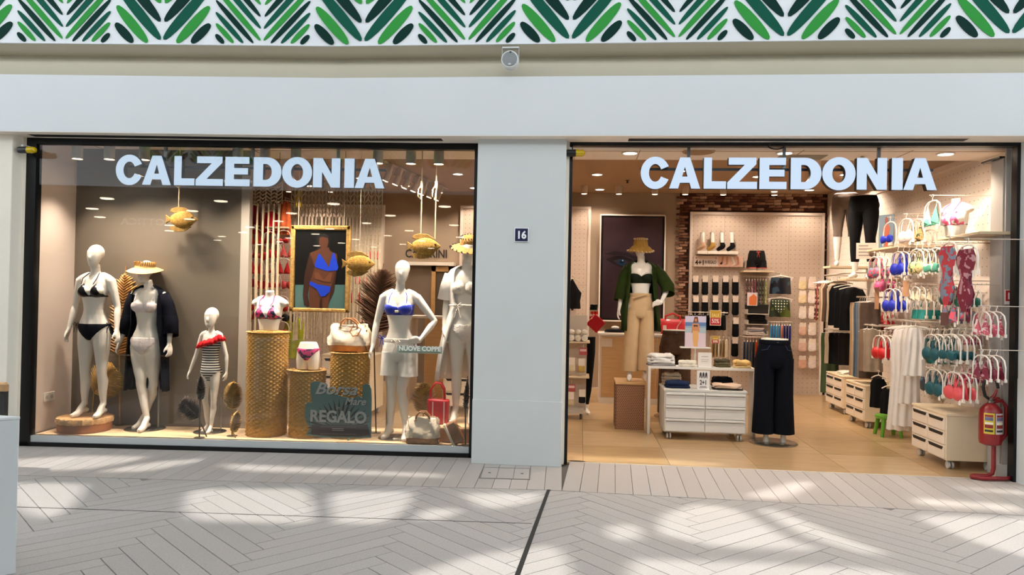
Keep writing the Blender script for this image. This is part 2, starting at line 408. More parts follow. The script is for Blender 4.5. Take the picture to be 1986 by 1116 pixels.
# slot diffusers in the soffit
for xa, xc, lab in ((-5.2, -1.3, 'long slot air diffuser in soffit above the display window'), (.40, 3.29, 'long slot air diffuser in soffit above the entrance')):
    t = thing('slot_diffuser', lab, 'air vent', (xa, 0, 2.9612))
    for n_, o0, o1, mt, dz in (('slot', .09, .20, M('#1a1614', .7), .002), ('rim', .075, .09, CREAM, .004), ('rim', .20, .215, CREAM, .003), ('blade', .14, .15, M('#3a3532', .5), .003)):
        f = (lambda x: fy(x)) if True else None
        b = MB().loft([[(x-xa, f(x)-o, z) for o, z in rect(o0, o1, -dz, .0005)] for x in ([xa, KX, xc] if xa < KX < xc else [xa, xc])]); b.build(n_, mt, t, smooth=False)

# --- shop shell
XL, XR, YB, ZC = -6.35, 4.0, 5.7, 3.29
fl_ = struct(MB().box(XL, XR, .03, YB, -.08, -.012).build('floor', M('#8a6f50', .7))); tag(fl_, 'warm timber-effect tile floor of the shop', 'floor')
TILE = [M(h, .28, var=.13, vs=3.2, bump=.02, bs=20, stretch=(.7, 3.5, 1)) for h in ('#b3966e', '#aa8d64', '#ba9e77', '#b0926a')]
x = XL
while x < XR-.02:
    y = .065; x2 = min(x+.80, XR); k = 0
    while y < YB-.02:
        y2 = min(y+.8, YB)
        MB().box(x+.002, x2-.002, y, y2-.004, -.012, .0).build('tile', rnd.choice(TILE), fl_, smooth=False); y = y2
    x = x2
MB().box(-.10, 3.80, .045, .066, -.012, .002).build('threshold_strip', M('#cfc4b2', .5), fl_, smooth=False)
TAUPE = M('#a08c78', .8, var=.03, vs=1.5)
wb = struct(MB().box(XL, XR+.1, YB, YB+.15, 0, ZC+.2).build('wall_back', TAUPE, smooth=False)); tag(wb, 'taupe painted back wall of the shop', 'wall')
wr = struct(MB().box(XR, XR+.15, .1, YB+.15, 0, ZC+.2).build('wall_right', M('#c9b7a6', .8), smooth=False)); tag(wr, 'right side wall of the shop behind white pegboard', 'wall')
wl = struct(MB().box(XL-.15, XL, -.1, YB+.15, 0, ZC+.2).build('wall_left', TAUPE, smooth=False)); tag(wl, 'left side wall of the shop', 'wall')
cl = struct(MB().box(XL-.1, XR+.15, .95, YB+.15, ZC, ZC+.12).build('ceiling', M('#a88b70', .85), smooth=False)); tag(cl, 'plain warm-toned shop ceiling', 'ceiling')
sf = struct(MB().box(XL-.1, XR+.15, -.02, .98, 2.985, ZC+.12).build('ceiling_soffit', M('#f7ebdf', .8), smooth=False)); tag(sf, 'lowered pale soffit just inside the shop front', 'ceiling')  # albedo raised to stand in for daylight bounced in from outside
for xx in (-5.0, -3.4, -1.8, -.1, .55, 2.1, 3.1): MB().box(xx, xx+.006, .12, .97, 2.982, 2.986).build('panel_joint', M('#8f7c6c', .7), sf)
MB().box(XL, XR, .5, .506, 2.982, 2.986).build('panel_joint', M('#8f7c6c', .7), sf)
MB().box(1.95, 2.4, .68, .93, 2.979, 2.986).build('air_grille', M('#8d8474', .6), sf)
# pegboards
def pegboard(par, x0, x1, z0, z1, lab=None):
    o = MB().box(x0, x1, YB-.055, YB-.02, z0, z1).build('pegboard', PEG, par, smooth=False)
    fm = M('#dccdbf', .5); w_ = .045
    for a, b, c, d in ((x0-w_, x0, z0, z1+w_), (x1, x1+w_, z0, z1+w_), (x0, x1, z1, z1+w_)):
        MB().box(a, b, YB-.075, YB, c, d).build('pegboard_frame', fm, par, smooth=False)
    n = max(1, round((x1-x0)/.47))
    for i in range(1, n): xx = x0+(x1-x0)*i/n; MB().box(xx-.002, xx+.002, YB-.0565, YB-.05, z0, z1).build('panel_joint', M('#a08e7e', .7), par)
    MB().box(x0, x1, YB-.0565, YB-.05, 1.72, 1.725).build('panel_joint', M('#a08e7e', .7), par)
pegboard(wb, -5.95, -3.45, .0, 3.0); pegboard(wb, -2.03, .10, 0, 3.0); pegboard(wb, 1.83, 3.90, 0, 2.93)
MB().box(XR-.035, XR, .42, YB-.25, .0, 3.0).build('pegboard', PEGY, wr, smooth=False)
MB().box(XR-.05, XR, .42, YB-.25, 3.0, 3.06).build('pegboard_trim', M('#e2d5c7', .5), wr, smooth=False)
MB().box(XR-.25, XR-.02, .145, .345, 0, 2.86).build('end_panel', M('#a9a39c', .5), wr, bevel=.004)
MB().box(XR-.28, XR, .15, .46, 2.86, 2.875).build('end_panel_cap', BLACK, wr)
# brick-slip cladding round the pegboard: every brick a piece
BR = [M(h, .85, var=.3, vs=30, bump=.4, bs=90) for h in ('#6e4a38', '#7d5a48', '#5a3a2c', '#8d6a55', '#b08d75', '#4a2f25', '#946f58')]
bw = tag(MB().box(1.62, XR, YB-.012, YB, 0, ZC).build('brick_backing', M('#3c2a22', .95), wb), None)
bmesh_b = []
for k in range(14):
    b = MB(); ww, hh, dd = rnd.uniform(.10, .15), rnd.uniform(.033, .040), rnd.uniform(.012, .028)
    j = lambda s: rnd.uniform(-s, s)
    pts = [(x+j(.006), 0 if y == 0 else -dd+j(.005), z+j(.004)) for x in (-ww/2, ww/2) for y in (-1, 0) for z in (-hh/2, hh/2)]
    b.add(pts, [(0, 1, 3, 2), (4, 6, 7, 5), (0, 4, 5, 1), (2, 3, 7, 6), (0, 2, 6, 4), (1, 5, 7, 3)])
    bmesh_b.append((ww, b.mesh('brick', BR[k % 7], smooth=False)))
nbk = 0; row = 0; zz = 3.265
while zz > .9 and nbk < 300:
    if zz > 2.985: spans = [(1.62, 3.99)]
    else: spans = [(1.62, 1.785)]+([(3.95, 3.99)] if zz > 2.3 else [])
    for a, b in spans:
        x = a-(.06 if row % 2 else 0)
        while x < b-.03 and nbk < 300:
            ww, me = rnd.choice(bmesh_b)
            if x+ww > a+.03 and x+ww < b+.05: ob('brick', me, wb, (x+ww/2, YB-.012, zz)); nbk += 1
            x += ww+.008
    row += 1; zz -= .047

# --- added unseen roof slab: openings cut so the sun draws the floor patches
def roof_pt(x, y, z=7.6):
    t = (z)/-SUN_DIR.z; return (x-SUN_DIR.x*t, y-SUN_DIR.y*t)
patches = [
 [(-5.2, -.95), (-4.75, -.60), (-4.35, -.46), (-3.85, -.42), (-4.1, -.98), (-4.9, -1.2)],
 [(-4.0, -1.04), (-3.69, -.56), (-3.31, -.40), (-3.6, -.96)],
 [(-4.7, -1.5), (-3.81, -1.36), (-3.55, -1.90), (-3.45, -2.24), (-3.62, -2.22)],
 [(-3.0, -1.40), (-2.1, -1.24), (-1.93, -1.58), (-1.76, -1.95), (-1.78, -2.1), (-2.6, -2.15)],
 [(-1.9, -1.28), (-1.25, -1.18), (-1.22, -1.65), (-1.28, -2.02), (-1.62, -2.06)],
 [(-.9, -1.19), (-.24, -1.07), (-.35, -1.37), (-.64, -1.57), (-.78, -1.4)],
 [(-1.05, -1.6), (-.78, -1.58), (-.93, -1.87), (-1.12, -1.92)],
 [(-1.02, -3.0), (-.61, -2.50), (-.1, -2.22), (.05, -3.1)],
 [(.19, -1.81), (.41, -1.74), (.44, -2.05), (.23, -2.12)],
 [(.60, -1.5), (.88, -1.17), (1.17, -1.24), (1.36, -1.9), (1.53, -2.1), (.88, -2.14), (.52, -1.94)],
 [(1.31, -1.2), (1.48, -1.24), (1.74, -1.80), (1.93, -2.11), (1.77, -2.13), (1.5, -1.85)],
 [(2.41, -1.2), (3.4, -1.14), (3.2, -2.3), (2.78, -2.1), (2.55, -1.75)],
 [(1.27, -.9), (1.86, -.33), (2.07, -.31), (1.58, -.97)],
 [(2.65, -.70), (3.4, -.80), (3.3, -1.02), (2.58, -.91)],
 [(2.95, -.30), (3.75, -.33), (3.66, -.50)],
 [(.3, -2.42), (.99, -2.37), (1.9, -2.39), (2.1, -3.1), (.3, -3.1)],
 [(.0, .34), (1.0, .36), (1.4, .22), (1.3, .10), (.0, .07)],
 [(-3.2, -.55), (-1.2, -.60), (-1.0, -.72), (-2.9, -.80)],
]
def loop(pts, n=6):                       # rounded corners
    out = []
    for i, p in enumerate(pts):
        a = V(pts[i-1]); b = V(p); c = V(pts[(i+1) % len(pts)])
        a2 = b.lerp(a, .22); c2 = b.lerp(c, .22)
        out += [tuple(a2.lerp(b, .5).lerp(b.lerp(c2, .5), t)) if 0 else tuple((1-t)**2*a2+2*t*(1-t)*b+t*t*c2) for t in (0, .33, .66, 1)]
    return out
c0 = [roof_pt(x, y) for x, y in ((-12., -5.9), (12., -5.9), (12., 4.4), (-12., 4.4))]
me = curve_mesh([c0]+[[roof_pt(*q) for q in loop(p)] for p in patches], .02, 'roof')
me.materials.clear(); me.materials.append(M('#e8e8e6', .8))
rf = struct(ob('ceiling_sun_mask', me, None, (0, 0, 7.6))); tag(rf, 'unseen white roof slab, openings cut to shape the sun patches', 'ceiling')
oflo = struct(MB().box(-40, 40, -34, -7.4, -.12, 0).build('floor_opposite', M('#332d28', .6), smooth=False)); tag(oflo, 'dim floor of the shops across the mall', 'floor')
# opposite side of the mall, seen only as reflections in the glass
op = struct(MB().box(-40, 40, -34, -7.6, 3.35, 3.5).build('ceiling_opposite', M('#3d352e', .8), smooth=False)); tag(op, 'low ceiling of the shops across the mall', 'ceiling')
ow = struct(MB().box(-40, 40, -7.8, -7.6, 3.35, 5.3).build('wall_opposite', M('#c9ccd0', .6), smooth=False)); tag(ow, 'fascia of the shops across the mall', 'wall')
oe = struct(MB().box(-40, 40, -34.1, -34, 0, 3.5).build('wall_opposite_end', M('#2c2723', .8), smooth=False)); tag(oe, 'dark end wall of the shops across the mall', 'wall')
for i in range(-6, 13):
    x = -(xb[0]+per*i/2)
    if -9 < x < 9:
        for s in (-1, 1):
            for me in LM['b' if i % 2 == 0 else 's', s]: ob('leaf', me, ow, (x, -7.595, 4.0))
dl = None
for ix in range(8):
    for iy in range(8):
        x = -11+ix*2.3+(iy % 2)*.9; y = -8.3-iy*2.1
        me_ = dl or MB().lathe([(.10, 0), (.10, .02), (.13, .02), (.13, .0)], n=14).mesh('ceiling_light', M('#fff1dc', .5, emit=14)); dl = me_
        tag(ob('ceiling_light', me_, None, (x, y, 3.33)), 'round recessed light in ceiling across the mall', 'light', 'ceiling lights across the mall')

# hanging letters across the mall (they show mirrored in the window glass)
d_ = ray(277, 431); tg = (wy(0)+KX*0-CAM.y+CAM.x*KA)/(d_.y-KA*d_.x); hit = CAM+d_*tg; n_g = V((KA, -1, 0)).normalized(); r_d = d_-2*d_.dot(n_g)*n_g
qo = hit+r_d*((-9.2-hit.y)/r_d.y)
ot = thing('letter_sign', 'pale hanging letters OTTICA over the shops across the mall', 'sign', qo)
text('OTTICA', .2, M('#b9b6ae', .5, emit=.5), ot, (0, 0, 0), 75/FPX*(qo-hit).length+75/FPX*(hit-CAM).length, rot=Matrix.Rotation(pi, 4, 'Z'), bold=.004)
MB().box(-.5, -.49, -.005, .005, 0, 3.36-qo.z).box(.49, .5, -.005, .005, 0, 3.36-qo.z).box(-.5, .5, -.004, .004, -.006, .006).build('hanger_frame', M('#3a3835', .5), ot)
# ================================================================== MANNEQUINS
def hand(b, wr, d, lat, nrm, s=1., curl=.35, thumb=1.):
    wr, d, lat, nrm = V(wr), V(d).normalized(), V(lat).normalized(), V(nrm).normalized()
    pe = wr+d*.085*s
    for k in range(4):                                   # palm: four metacarpals side by side
        o = lat*((k-1.5)*.0155*s)
        b.tube([wr+o*.55-d*.01*s, wr+d*.045*s+o*.95, pe+o], [.017*s, .0165*s, .0125*s], 8)
        ln = (.062, .072, .077, .068)[k]*s
        a = pe+o; q = (d*math.cos(curl)+nrm*math.sin(curl)); q2 = (d*math.cos(curl*2.2)+nrm*math.sin(curl*2.2))
        sp_ = lat*((k-1.5)*.0045*s)
        p1 = a+q*ln*.5+sp_; p2 = p1+q2*ln*.5+sp_*.6
        b.tube([a-d*.01*s, a, p1, p2], [.0115*s, .0115*s, .0102*s, .0078*s], 7)
    t0 = wr+d*.022*s+lat*(.026*thumb*s); t1 = t0+d*.036*s+lat*(.026*thumb*s)+nrm*.012*s; t2 = t1+d*.034*s+lat*(.006*thumb*s)+nrm*.012*s
    b.tube([wr+d*.005*s, t0, t1, t2], [.015*s, .0155*s, .0122*s, .0085*s], 8)
def ringz(c, rx, ry, z, n=20, pw=1.): return [(c[0]+rx*math.cos(2*pi*j/n), c[1]+ry*math.sin(2*pi*j/n), z) for j in range(n)]
TORSO = [(.775, .0, .060, .055), (.80, .0, .110, .085), (.84, .005, .152, .108), (.88, .008, .166, .116), (.93, .008, .163, .114), (.99, .005, .143, .098), (1.05, 0, .117, .082),
         (1.10, -.004, .105, .077), (1.16, -.004, .112, .080), (1.22, 0, .130, .088), (1.29, .002, .142, .093), (1.35, .004, .150, .090), (1.40, .008, .152, .080), (1.43, .01, .140, .066), (1.455, .012, .100, .052), (1.475, .012, .062, .046)]
def figure(arms, legs, name='body', voxel=.0075, head=1., bust=1., kid=False, turn=(0, 0), hipx=0., cut=None):
    """arms: (shoulder dx, elbow, wrist, hand dir, lat, nrm) per side; legs: (knee, ankle, foot dir) per side. Faces -y."""
    b = MB(); k = .86 if kid else 1.
    prof = TORSO
    def wx(rx, z):
        if not kid: return rx
        return lerp(rx, .118, .65) if .84 < z < 1.36 else rx*.86
    b.loft([ringz((hipx*max(0, min(1, (1.12-z)/.2)), cyy), wx(rx, z), ry*(1 if not kid else .95), z) for z, cyy, rx, ry in prof])
    if bust:
        for s in (-1, 1): b.ell((s*.068, -.068, 1.293), (.064*bust, .060*bust, .062*bust), 16, 12)
    for s in (-1, 1):
        b.ell((s*.075+hipx, .062, .875), (.082*k, .066*k, .085*k), 14, 10)         # buttocks
        b.tube([(s*.06, .012, 1.452), (s*.12, .012, 1.425), (s*.163*k, .012, 1.40)], [.045, .048, .046], 10)
    nz = .012-.0
    tx, ty = turn
    b.tube([(0, .016, 1.43), (0, .004, 1.50), (tx*.3, -.006+ty*.3, 1.565)], [.060, .046*(.92 if kid else 1), .045], 14)
    hz = 1.655; hs = head
    hc = V((tx, -.010+ty, hz if not kid else hz+.02))
    b.ell(hc+V((0, .018, .035))*hs, (.074*hs, .088*hs, .082*hs), 20, 14)           # cranium
    b.loft([[(hc.x+rx*hs*math.cos(2*pi*j/16)+tx*.3*(1-i/6), hc.y+(yy+ry*math.sin(2*pi*j/16))*hs, hc.z+z*hs) for j in range(16)]
            for i, (z, yy, rx, ry) in enumerate(((-.118, -.040, .018, .016), (-.105, -.036, .036, .034), (-.08, -.028, .050, .050), (-.045, -.018, .061, .064), (0, -.008, .069, .078), (.05, 0, .070, .082)))])
    b.ell(hc+V((tx*.25, -.088, -.022))*hs, (.011*hs, .015*hs, .026*hs), 10, 8)      # nose
    b.ell(hc+V((tx*.2, -.070, -.073))*hs, (.020*hs, .012*hs, .009*hs), 10, 8)       # mouth
    for s, (el, wr, hd, lat, nrm) in zip((-1, 1), arms):
        sh = V((s*.168*k, .012, 1.402)); el = V(el); wr = V(wr)
        b.tube([sh+V((-s*.02, 0, .01)), sh, sh.lerp(el, .35), sh.lerp(el, .75), el, el.lerp(wr, .25), el.lerp(wr, .7), wr, wr+(wr-el).normalized()*.02],
               [.040, .046*k, .043*k, .036*k, .033*k, .035*k, .027*k, .0215*k, .022*k], 12)
        hand(b, wr, hd, lat, nrm, .95 if not kid else .82, thumb=1)
    for s, (kn, an, fd) in zip((-1, 1), legs):
        hp = V((s*.083*k+hipx, .006, .86)); kn = V(kn); an = V(an); fd = V(fd).normalized()
        cf = kn.lerp(an, .3)+V((0, .016, 0))
        b.tube([hp+V((0, 0, .05)), hp, hp.lerp(kn, .3), hp.lerp(kn, .65), kn+V((0, 0, .05)), kn, kn.lerp(an, .12), cf, kn.lerp(an, .62), an.lerp(kn, .1), an],
               [.080*k, .086*k, .082*k, .064*k, .053*k, .050*k, .047*k, .0525*k, .040*k, .030*k, .031*k], 14)
        z0 = .022; ball = V((an.x, an.y, z0))+fd*(.115*k); toe = ball+fd*(.065*k); heel = an-fd*.030*k; heel.z = max(.02, an.z-.055)
        b.tube([heel+V((0, 0, .012)), heel, heel.lerp(ball, .45)+V((0, 0, .022)), ball+V((0, 0, .006)), toe], [.024*k, .028*k, .033*k, .034*k, .020*k], 12, flat=1.)
        b.tube([an+V((0, 0, .02)), an.lerp(ball, .5)+V((0, 0, .012)), ball], [.031*k, .031*k, .026*k], 10)
    if cut: cut(b)
    return blob(b, voxel, 5, name)
def neck_seam(parent, x=0, y=.0, z=1.535):
    b = MB(); b.lathe([(.0475, -.0012), (.0485, 0), (.0475, .0012)], (x, y, z), 20, cap=False); b.build('neck_seam', M('#b9b2a6', .4), parent)
def base_disc(parent, x, y, r=.19, rod=None):
    MB().lathe([(r, 0), (r, .006), (r-.008, .011), (0.001, .012)], (x, y, 0), 40).build('base_plate', M('#8f8a80', .22, .9), parent)
    if rod: MB().cyl((rod[0], rod[1], .01), (rod[0], rod[1], rod[2]), .009, 10).build('support_rod', STEEL, parent)
def strip(parent, pts, r, mat, name='strap', n=6): return MB().tube(pts, r, n).build(name, mat, parent)

# predicates on the shared torso
def tri_cup(zt, zb, xi, xo, xa):
    def f(c):
        if c.y > .0: return False
        x = abs(c.x)
        if not zb < c.z < zt: return False
        t = (c.z-zb)/(zt-zb); return lerp(xi, xa, t) < x < lerp(xo, xa+.008, t)
    return f
def band(z0, z1): return lambda c: z0 < c.z < z1 and abs(c.x) < .162
def brief(top, leg, back=.03, cx=0.):
    """bikini bottom: high cut at the sides, legs left free"""
    def f(c):
        x = abs(c.x-cx)
        if c.z > top-x*.0 or c.z < .752: return False
        lim = leg+(x-.018)*(1.05 if c.y < .02 else .62) if x > .018 else leg
        return c.z > lim-(back if c.y > .03 else 0) and x < .19
    return f
def bow(parent, p, mat, s=1.):
    b = MB(); p = V(p)
    for a in (-1, 1):
        b.tube([p, p+V((a*.02, -.01, .022))*s, p+V((a*.036, -.008, .004))*s, p+V((a*.014, -.006, -.008))*s, p], .0045*s, 6)
        b.tube([p, p+V((a*.010, -.012, -.035))*s, p+V((a*.022, -.010, -.085))*s], [.004*s, .004*s, .003*s], 6)
    b.build('bow', mat, parent)
def straw_hat(parent, c, r0, r1, h, mat, trim, tilt=0., crown=True, drop=.05, name='hat'):
    """round sun hat; brim drops at the sides"""
    n = 40; rings = []
    prof = ([(.001, h), (r0*.45, h*.985), (r0*.78, h*.87), (r0*.95, h*.6), (r0, h*.35)] if crown else [(r0*.97, h*.62), (r0, h*.3)])+[(r0*1.03, 0), (lerp(r0, r1, .35), -drop*.3), (lerp(r0, r1, .7), -drop*.68), (r1, -drop)]
    b = MB(); rt = Matrix.Rotation(tilt, 3, 'X')
    def pt(r, z, j, dz=0):
        a = 2*pi*j/n; wob = .012*math.sin(a*2+.6)*(r/r1)**2 if r > r0*1.05 else 0
        return V(c)+rt@V((r*math.cos(a), r*1.08*math.sin(a), z+wob+dz))
    b.loft([[pt(r, z, j) for j in range(n)] for r, z in prof]+[[pt(max(r-.004, .0005), z, j, -.005) for j in range(n)] for r, z in reversed(prof)], cap=False)
    o = b.build(name, mat, parent, ang=60)
    if trim:
        t = MB()
        for j in range(0, n, 2):
            p0 = pt(r1-.012, -drop+.004, j); p1 = pt(r1+.004, -drop, j+.6); t.tube([p0, p0.lerp(p1, .5)+V((0, 0, .006)), p1], .0065, 6)
            if crown:
                p0 = pt(r0*.93, h*.88, j); p1 = pt(r0*.99, h*.72, j+.6); t.tube([p0, p0.lerp(p1, .5)+V((0, 0, .006)), p1], .005, 6)
        w_ = t.build('whipstitch', trim, o); w_['kind'] = 'stuff'
    return o
def robe(parent, rows, mat, sleeves, name='kimono', n=44, fold=.012, th=.004):
    """open-front robe; rows: (z, cx, rx, ry, open half angle deg)"""
    b = MB(); rings = []
    for i, (z, cx, rx, ry, op_) in enumerate(rows):
        g = math.radians(op_); r_ = []
        for j in range(n):
            a = -pi/2+g+(2*pi-2*g)*j/(n-1)
            w_ = 1+fold/max(rx, .05)*(i/len(rows))*math.sin(j*1.37+i*.22)
            r_.append((cx+rx*w_*math.cos(a), .01+ry*w_*math.sin(a), z+.004*math.sin(j*.9)))
        rings.append(r_)
    b.loft(rings, cap=False, closed=False)
    for pts, rs in sleeves: b.tube(pts, rs, 14, cap=False)
    o = b.build(name, mat, parent, ang=80)
    s = o.modifiers.new('cloth', 'SOLIDIFY'); s.thickness = th; s.offset = 0
    return o
def trouser_mesh(waist, hip, legs, name, mat, parent, n=28, fold=.05, cap=True):
    """waist/hip: list of (z, cx, cy, rx, ry); legs: per leg list of (z, cx, cy, rx, ry)"""
    b = MB(); b.loft([ringz((cx, cyy), rx, ry, z, n) for z, cx, cyy, rx, ry in waist+hip])
    for s, lg in zip((0, 1), legs):
        b.loft([[(cx+rx*(1+fold*min(1, i/3)*math.sin(j*2*pi/n*5+s+i*.35))*math.cos(2*pi*j/n), cyy+ry*(1+fold*min(1, i/3)*math.sin(j*2*pi/n*5+s+i*.35))*math.sin(2*pi*j/n), z) for j in range(n)] for i, (z, cx, cyy, rx, ry) in enumerate(lg)])
    return b.build(name, mat, parent, ang=70)

HANG = lambda s, ex=.20, wx_=.225, wz=.90, ez=1.14: ((s*ex, .02, ez), (s*wx_, -.03, wz), (s*.18, -.12, -1), (0, -1, 0), (-s, -.2, 0))
def place(u, v, y, z0, vtop):
    """position and scale of a figure from its foot and head pixels"""
    p = P(u, v, y); q = P(u, vtop, y); return (p.x, y, z0), (q.z-z0)

# --- display platform, panels (the stage of the window)
PZ = .1
plat = struct(MB().prism([(-5.24, wy(-5.24)+.02), (-1.0, wy(-1.0)+.02), (-.97, .86), (-5.3, .86)], 0, PZ, 'z').build('floor_display', M('#d9bd97', .45, var=.06, vs=5, stretch=(.4, 3, 1)), smooth=False))
tag(plat, 'low pale wood display platform behind the window', 'floor')
sw = struct(MB().box(-5.33, -5.285, -.16, .50, PZ, 2.99).build('wall_display_side', M('#dccdc2', .7), smooth=False)); tag(sw, 'pale side panel of the display window', 'wall')
dp = MB().prism([(-5.30, wy(-5.30)+.62), (-3.52, wy(-3.52)+.62), (-3.52, wy(-3.52)+.65), (-5.30, wy(-5.30)+.65)], PZ, 2.99, 'z').build('display_panel', M('#665d52', .35, var=.02, vs=2), smooth=False)
tag(dp, 'tall grey-taupe backdrop panel behind the left mannequins', 'panel'); dp['kind'] = 'structure'
MB().box(-3.53, -3.44, .53, .60, PZ, 2.99).build('edge_post', M('#a49c93', .35), dp)
sk = thing('wall_socket', 'white double wall socket low on the display side panel', 'socket', (-5.285, .10, .43))
MB().box(-.002, .008, -.075, .075, -.045, .045).build('socket_plate', M('#e8e4de', .4), sk, bevel=.003)
for yy in (-.035, .035): MB().cyl((.007, yy, 0), (.0095, yy, 0), .02, 14).build('outlet', M('#b8b2aa', .5), sk)

# ---- mannequin A
p, h = place(178, 812, .15, .24, 474); s = h/1.775
A = thing('mannequin', 'white full-length mannequin in black triangle bikini on round log plinth', 'mannequin', p); A.scale = (s, s, s)
ZS = lambda k, kx, ax, fz=.10: ((k*kx, .0, .47), (k*ax, .02, fz), (k*.12, -1, 0))
me = figure([((-.232, .03, 1.13), (-.262, -.02, .89), (-.25, -.15, -1), (.1, -1, 0), (1, 0, 0)), ((.232, .03, 1.13), (.262, -.02, .89), (.28, -.15, -1), (-.1, -1, 0), (-1, 0, 0))],
            [ZS(-1, .088, .095, .115), ZS(1, .095, .110, .115)])
ob('body', me, A)
ab = MB(); neck_seam(A)
for s_ in (-1, 1):
    shell(me, (lambda q: (lambda c: q(c) and c.x*s_ > 0))(tri_cup(1.375, 1.238, .008, .134, .062)), .006, 'bikini_cup', GLOSSBLK, A)
    strip(A, [(s_*.064, -.125, 1.36), (s_*.075, -.085, 1.42), (s_*.055, -.02, 1.475), (s_*.03, .05, 1.49)], .0045, GLOSSBLK)
shell(me, band(1.232, 1.246), .006, 'bikini_band', GLOSSBLK, A)
shell(me, brief(.955, .79), .006, 'bikini_bottom', NAVY, A)
for s_ in (-1, 1): bow(A, (s_*.178, -.02, .945), GLOSSBLK)
pz = thing('log_plinth', 'round wooden log slice plinth with pale bark rim', 'plinth', (P(165, 815, .15).x, .15, PZ))
MB().lathe([(.235, 0), (.245, .03), (.242, .085)], n=48, cap=True).build('drum', M('#a06c48', .6, var=.12, vs=10), pz)
b = MB(); b.loft([[((.25+.008*math.sin(j*2.3)+.005*math.sin(j*5.1+k))*math.cos(2*pi*j/60)*(1, 1.02, .995)[k], (.25+.008*math.sin(j*2.3)+.005*math.sin(j*5.1+k))*math.sin(2*pi*j/60)*(1, 1.02, .995)[k], (.085, .11, .138)[k]) for j in range(60)] for k in range(3)])
b.build('bark_rim', M('#d8b183', .8, var=.2, vs=25, bump=.6, bs=60), pz)
MB().lathe([(.235, .136), (.235, .141)], n=40).build('top_face', M('#c79a6c', .6, var=.15, vs=9), pz)

# ---- mannequin B: visor, white bikini, navy kimono, crossed legs
p, h = place(281, 843, .32, PZ, 500); s = h/1.775*.985
B = thing('mannequin', 'white mannequin in sun visor and long open navy kimono over white bikini', 'mannequin', p); B.scale = (s, s, s)
me = figure([((-.222, .03, 1.15), (-.262, -.06, .92), (-.30, -.2, -1), (.3, -1, 0), (1, 0, 0)), ((.228, .04, 1.14), (.262, -.03, .90), (.25, -.2, -1), (-.3, -1, 0), (-1, 0, 0))],
            [((-.038, -.03, .47), (.055, -.055, .105), (.1, -1, 0)), ((.052, .05, .47), (-.055, .09, .115), (-.15, -1, 0))], turn=(-.03, 0), hipx=-.012)
ob('body', me, B); base_disc(B, 0, .0, .20, (.09, .09, .5)); neck_seam(B)
WB = M('#e9dfe0', .6)
for s_ in (-1, 1):
    shell(me, lambda c, s_=s_: c.y < 0 and 1.235 < c.z < 1.335-abs(abs(c.x)-.075)*.25 and .006 < c.x*s_ < .145, .007, 'bikini_cup', WB, B)
    strip(B, [(s_*.09, -.11, 1.33), (s_*.095, -.07, 1.40), (s_*.085, .0, 1.448)], .0045, WB)
shell(me, band(1.225, 1.25), .006, 'bikini_band', WB, B)
shell(me, brief(.965, .79, cx=-.012), .007, 'bikini_bottom', M('#e6dcdb', .6, bump=.3, bs=90), B)
KN = M('#080b18', .9, var=.25, vs=25)
robe(B, [(1.508, 0, .070, .066, 58), (1.488, 0, .115, .078, 54), (1.462, 0, .160, .088, 52), (1.42, 0, .185, .10, 50), (1.36, 0, .188, .115, 48), (1.25, 0, .182, .125, 50), (1.1, .0, .175, .125, 52), (.95, .0, .20, .14, 56), (.8, .0, .212, .15, 60), (.62, .0, .218, .15, 62), (.47, .0, .225, .15, 63), (.40, 0, .228, .15, 64)], KN,
     [([(-.155, .012, 1.42), (-.20, .02, 1.30), (-.232, .03, 1.14), (-.265, -.03, .985)], [.06, .065, .070, .078]), ([(.155, .012, 1.42), (.205, .025, 1.30), (.238, .04, 1.14), (.262, -.01, .99)], [.06, .065, .070, .078])])
v_ = straw_hat(B, (-.035, -.015, 1.70), .094, .175, .085, M('#e0b878', .8, var=.12, vs=30, bump=.5, bs=80), None, tilt=.10, crown=False, drop=.045, name='sun_visor')
t = MB()
for j in range(30):
    a = 2*pi*j/30; t.tube([(-.035+.093*math.cos(a), -.015+.1*math.sin(a), 1.715), (-.035+.097*math.cos(a+.08), -.015+.104*math.sin(a+.08), 1.757)], .0075, 6)
t.build('plaited_band', M('#d8a860', .8), v_)

# ---- child mannequin
p, h = place(405, 843, .28, PZ, 597); s = h/1.82
Cc = thing('child_mannequin', 'white child mannequin in striped swimsuit with red ruffle', 'mannequin', p); Cc.scale = (s, s, s)
me = figure([((-.235, .02, 1.12), (-.30, -.03, .88), (-.3, -.2, -1), (.2, -1, 0), (1, 0, 0)), ((.225, .03, 1.12), (.235, .02, .87), (.0, -.2, -1), (-.2, -1, 0), (-1, 0, 0))],
            [((-.085, .03, .46), (-.06, .08, .07), (-.1, -1, 0)), ((.075, -.02, .46), (.05, -.04, .07), (.1, -1, 0))], head=1.28, bust=0, kid=True)
ob('body', me, Cc); base_disc(Cc, 0, .03, .23, (.12, .12, .5))
STR = two_tone('striped_jersey', '#efece4', '#17171c', stripes(2, .036, .52), .75)
shell(me, lambda c: .755 < c.z < 1.345+c.x*.22 and abs(c.x) < .158 and (abs(c.x) < .03 or c.z > .80+(abs(c.x)-.03)*(.85 if c.y < .02 else .5)), .006, 'swimsuit', STR, Cc)
rb = M('#d01f28', .75); bR = MB(); rr = [[], [], []]
for j in range(120):
    a = 2*pi*j/120; x = .168*math.cos(a); y = .004+.105*math.sin(a); zt = 1.335+x*.30+(.02 if x > .1 else 0)
    f_ = 1+.10*math.sin(j*1.05)
    for k, (r_, dz) in enumerate(((.97, .03), (1.10*f_, -.01), (1.22*f_, -.062))): rr[k].append((x*r_, .004+(y-.004)*r_, zt+dz+.006*math.sin(j*.7)))
